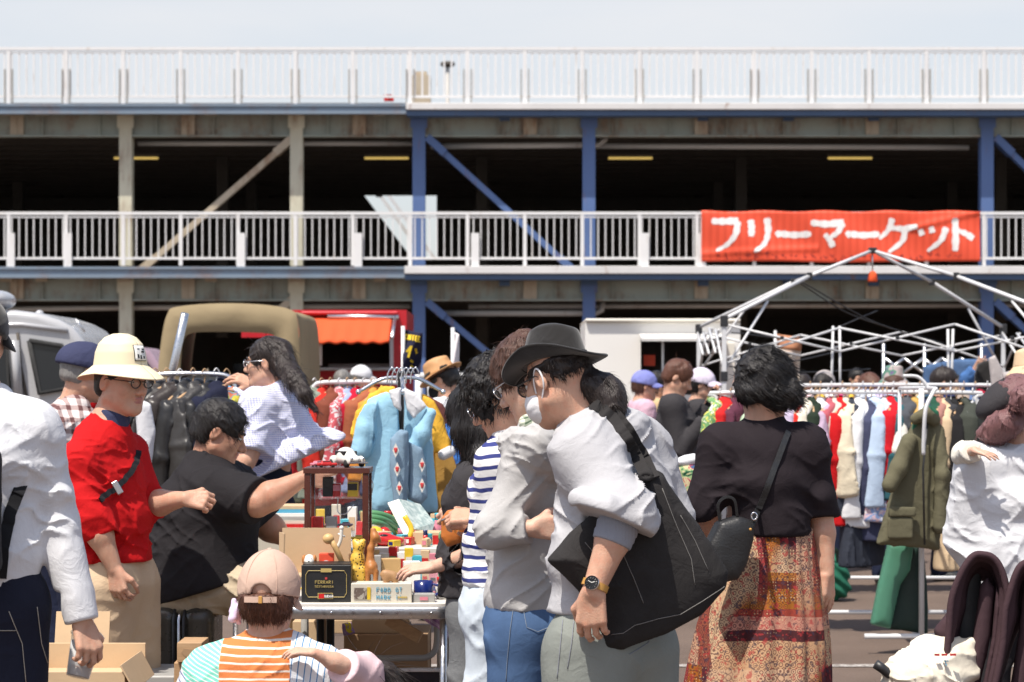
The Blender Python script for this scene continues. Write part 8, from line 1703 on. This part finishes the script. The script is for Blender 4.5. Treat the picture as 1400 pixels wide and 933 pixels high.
# suitcase
sc_ = thing('suitcase', 'dark olive hard suitcase standing on end under the seated man', 'suitcase', (P(248, 0, 10.1)[0], 10.1, 0)); S = SDF(); a, b = P(205, 835, 10.0), P(293, 835, 10.0); zt = P(0, 830, 10.0)[2]
MT['case'] = plain('dark_olive_shell', (.055, .05, .04), .3, 0, .2, 10, .1, 80)
S.box(V3((a[0] + b[0]) / 2 - .07, 10.12, zt / 2 + .01), (.062, .19, zt / 2 - .01), None, .05, .01); S.box(V3((a[0] + b[0]) / 2 + .07, 10.12, zt / 2 + .01), (.066, .19, zt / 2 - .01), None, .05, .01); S.build('shell', MT['case'], sc_, .007)
for dx in (-.022, .0, .02): MB().tube([((a[0] + b[0]) / 2 + dx - .004, 9.935, .06), ((a[0] + b[0]) / 2 + dx - .004, 9.925, zt - .05), ((a[0] + b[0]) / 2 + dx - .004, 9.97, zt - .006), ((a[0] + b[0]) / 2 + dx - .004, 10.25, zt - .004)], .0065, 8).build('rim_seam', MT['black_plastic'] if dx else MT['chrome'], sc_, True)
MB().box(((a[0] + b[0]) / 2 + .006, 9.918, zt * .5), (.04, .02, .07)).build('lock', MT['chrome'], sc_, False, .004)
# boxes at the lower left
wbx = thing('wooden_box', 'open plywood box at the lower left beside the red shirted man', 'box', (P(130, 0, 8.6)[0], 8.6, 0)); zt = P(0, 918, 8.4)[2]; X0, X1 = P(20, 0, 8.4)[0], P(172, 0, 8.4)[0]
MB().bx(X0, X1, 8.38, 8.395, .004, zt).bx(X0, X0 + .015, 8.3955, 8.85, .004, zt).bx(X1 - .015, X1, 8.3955, 8.85, .004, zt).bx(X0, X1, 8.851, 8.866, .004, zt + .05).bx(X0 + .016, X1 - .016, 8.396, 8.85, zt - .05, zt - .04).build('box_sides', MT['cardboard'], wbx, False, .002)
MB().box(V3(X1 + .01, 8.6, zt - .02), (.006, .46, .10), (unit((.9, 0, .5)), V3(0, 1, 0), unit((-.5, 0, .9)))).build('carton_flap', MT['cardboard'], wbx, False, .001); MB().box(V3(X0 + .14, 8.93, zt + .06), (.2, .006, .2), (V3(1, 0, 0), unit((0, 1, -.3)), unit((0, .3, 1)))).build('carton_flap', MT['cardboard'], wbx, False, .001)
wp_ = box('wooden_block_box', 'small wooden box with burnt mark in front of the suitcase', 242, 276, 879, 906, 8.9, .2, 'wood', 0); MB().prism([(-.03, .0), (-.02, .015), (.01, .012), (.025, .0), (.015, -.02), (-.015, -.015)], wp_[1] - V3(0, .001, 0), (1, 0, 0), (0, 0, 1), .002).build('burnt_mark', MT['cardboard_dark'], wp_[0])
box('stacked_plank', 'stack of short planks under the small wooden box', 238, 280, 906.5, 1040, 8.92, .2, 'wood', 2, None, .002, 'plank'); box('dark_lid', 'flat dark plastic lid on the ground in front of the suitcase', 176, 240, 924, 1010, 9.3, .4, 'counter_grey', 0, None, .01, 'lid')
# stroller at the lower right
st = thing('stroller', 'stroller with folded plum brown canopy at the lower right corner', 'stroller', (P(1350, 0, 8.4)[0], 8.6, 0)); MT['plum'] = fabric('plum_brown_nylon', (.062, .036, .042), .12, 8, st=.3); MT['stroller_grey'] = plain('grey_lining', (.05, .05, .052), .6)
q = lambda x, y, dd=0: P(x, y, 8.5 + dd)
def hood(pts, d, dep, dx):               # folding hood: pleated fabric swept back from its front hoop
    pa = arc([P(x, y, d) for x, y in pts], 8); n = len(pa) - 1; cen = sum(pa) / len(pa)
    def fn(u, v):
        i = min(int(u * n), n - 1); p = pa[i] * (1 - (u * n - i)) + pa[i + 1] * (u * n - i); o = unit(p - cen); return p + V3(dx * v, dep * v, -.05 * v * v) + o * (.013 * math.cos(v * 19) - .06 * v * v + .006 * noise(np.array([[u * 14, v * 5, d]]), 1, 5)[0])
    MB().grid(fn, 60, 24).build('hood_fabric', MT['plum'], st, True, 0, .007); MB().tube([np.array(fn(i / 60, 0)) for i in range(61)], .0125, 8).build('hood_rim', MT['plum'], st, True)
hood([(1290, 950), (1300, 870), (1310, 806), (1326, 771), (1344, 763), (1362, 776), (1372, 815), (1364, 880), (1350, 950)], 8.42, .24, .05); hood([(1356, 960), (1374, 880), (1384, 812), (1396, 780), (1414, 774), (1436, 800), (1442, 880), (1438, 960)], 8.40, .24, .05)
for k, (pts, dd) in enumerate((([(1318, 945), (1332, 860), (1340, 800), (1350, 788), (1360, 805), (1354, 870), (1338, 945)], .06), ([(1340, 950), (1356, 870), (1362, 800), (1370, 830), (1364, 880), (1352, 950)], .03), ([(1380, 955), (1392, 870), (1398, 805), (1408, 795), (1414, 870), (1404, 955)], .06))):
    slab('canopy_fold', None, None, pts, 8.45 + dd, 'plum', .012, .04, .035, -14, .0065, .006, (11, 11, 3), k, st)
slab('canopy_lining', None, None, [(1312, 785), (1340, 775), (1346, 860), (1334, 940), (1304, 940)], 8.62, 'stroller_grey', .01, .03, .05, 0, .009, .003, (7,) * 3, 1, st); slab('side_panel', None, None, [(1278, 862), (1300, 832), (1310, 870), (1304, 895), (1284, 890)], 8.6, 'plum', .02, .04, .05, 0, .008, .003, (7,) * 3, 2, st)
MB().tube([q(1197, 908, -.1), q(1206, 914, -.1), q(1245, 945, -.06), q(1300, 1010, .0)], .017, 12).build('push_handle', MT['black_plastic'], st, True)
S = SDF(); S.box(q(1370, 1010, .1), (.2, .2, .16), None, .05); S.build('seat', MT['plum'], st, .012, folds(.004, (7,) * 3, 6))
for x, y in ((1290, 8.3), (1290, 9.0), (1440, 8.3), (1440, 9.0)):
    c = V3(P(x, 0, 8.6)[0], y, .1); wheel(st, c, .098, .04); MB().tube([c, q(1340 if x < 1400 else 1410, 1000, .1)], .012, 8).build('frame_leg', MT['alu'], st, True)
wbg = thing('white_bag', 'crumpled cream cotton bag with small red lettering on the stroller', 'bag', q(1275, 935)); S = SDF(); MT['cream_cotton'] = fabric('cream_cotton', (.74, .68, .56), .05, soft=9, st=.5)
S.ell(q(1262, 925, -.05), (.14, .1, .1)); S.ell(q(1290, 898, -.02), (.08, .07, .07), None, .04); S.ell(q(1312, 910, .0), (.06, .06, .07), None, .04); S.ell(q(1268, 884, .0), (.05, .05, .045), None, .04); S.cone(q(1300, 890, 0), q(1326, 880, 0), .03, .02, .03); S.build('bag_body', MT['cream_cotton'], wbg, .0065, folds(.016, (9, 9, 9), 8))
write('THE SHOP BAR', q(1278, 897, -.155), (1, .1, .0), (0, .1, 1), .007, .3, .2, .6, .02).build('lettering', MT['flower_red'], wbg)
MB().tube([q(1292, 903, -.14), q(1294, 910, -.15)], .002, 5).tube([q(1290, 904, -.14), q(1297, 904, -.14)], .002, 5).build('small_mark', MT['print_blue'], wbg)
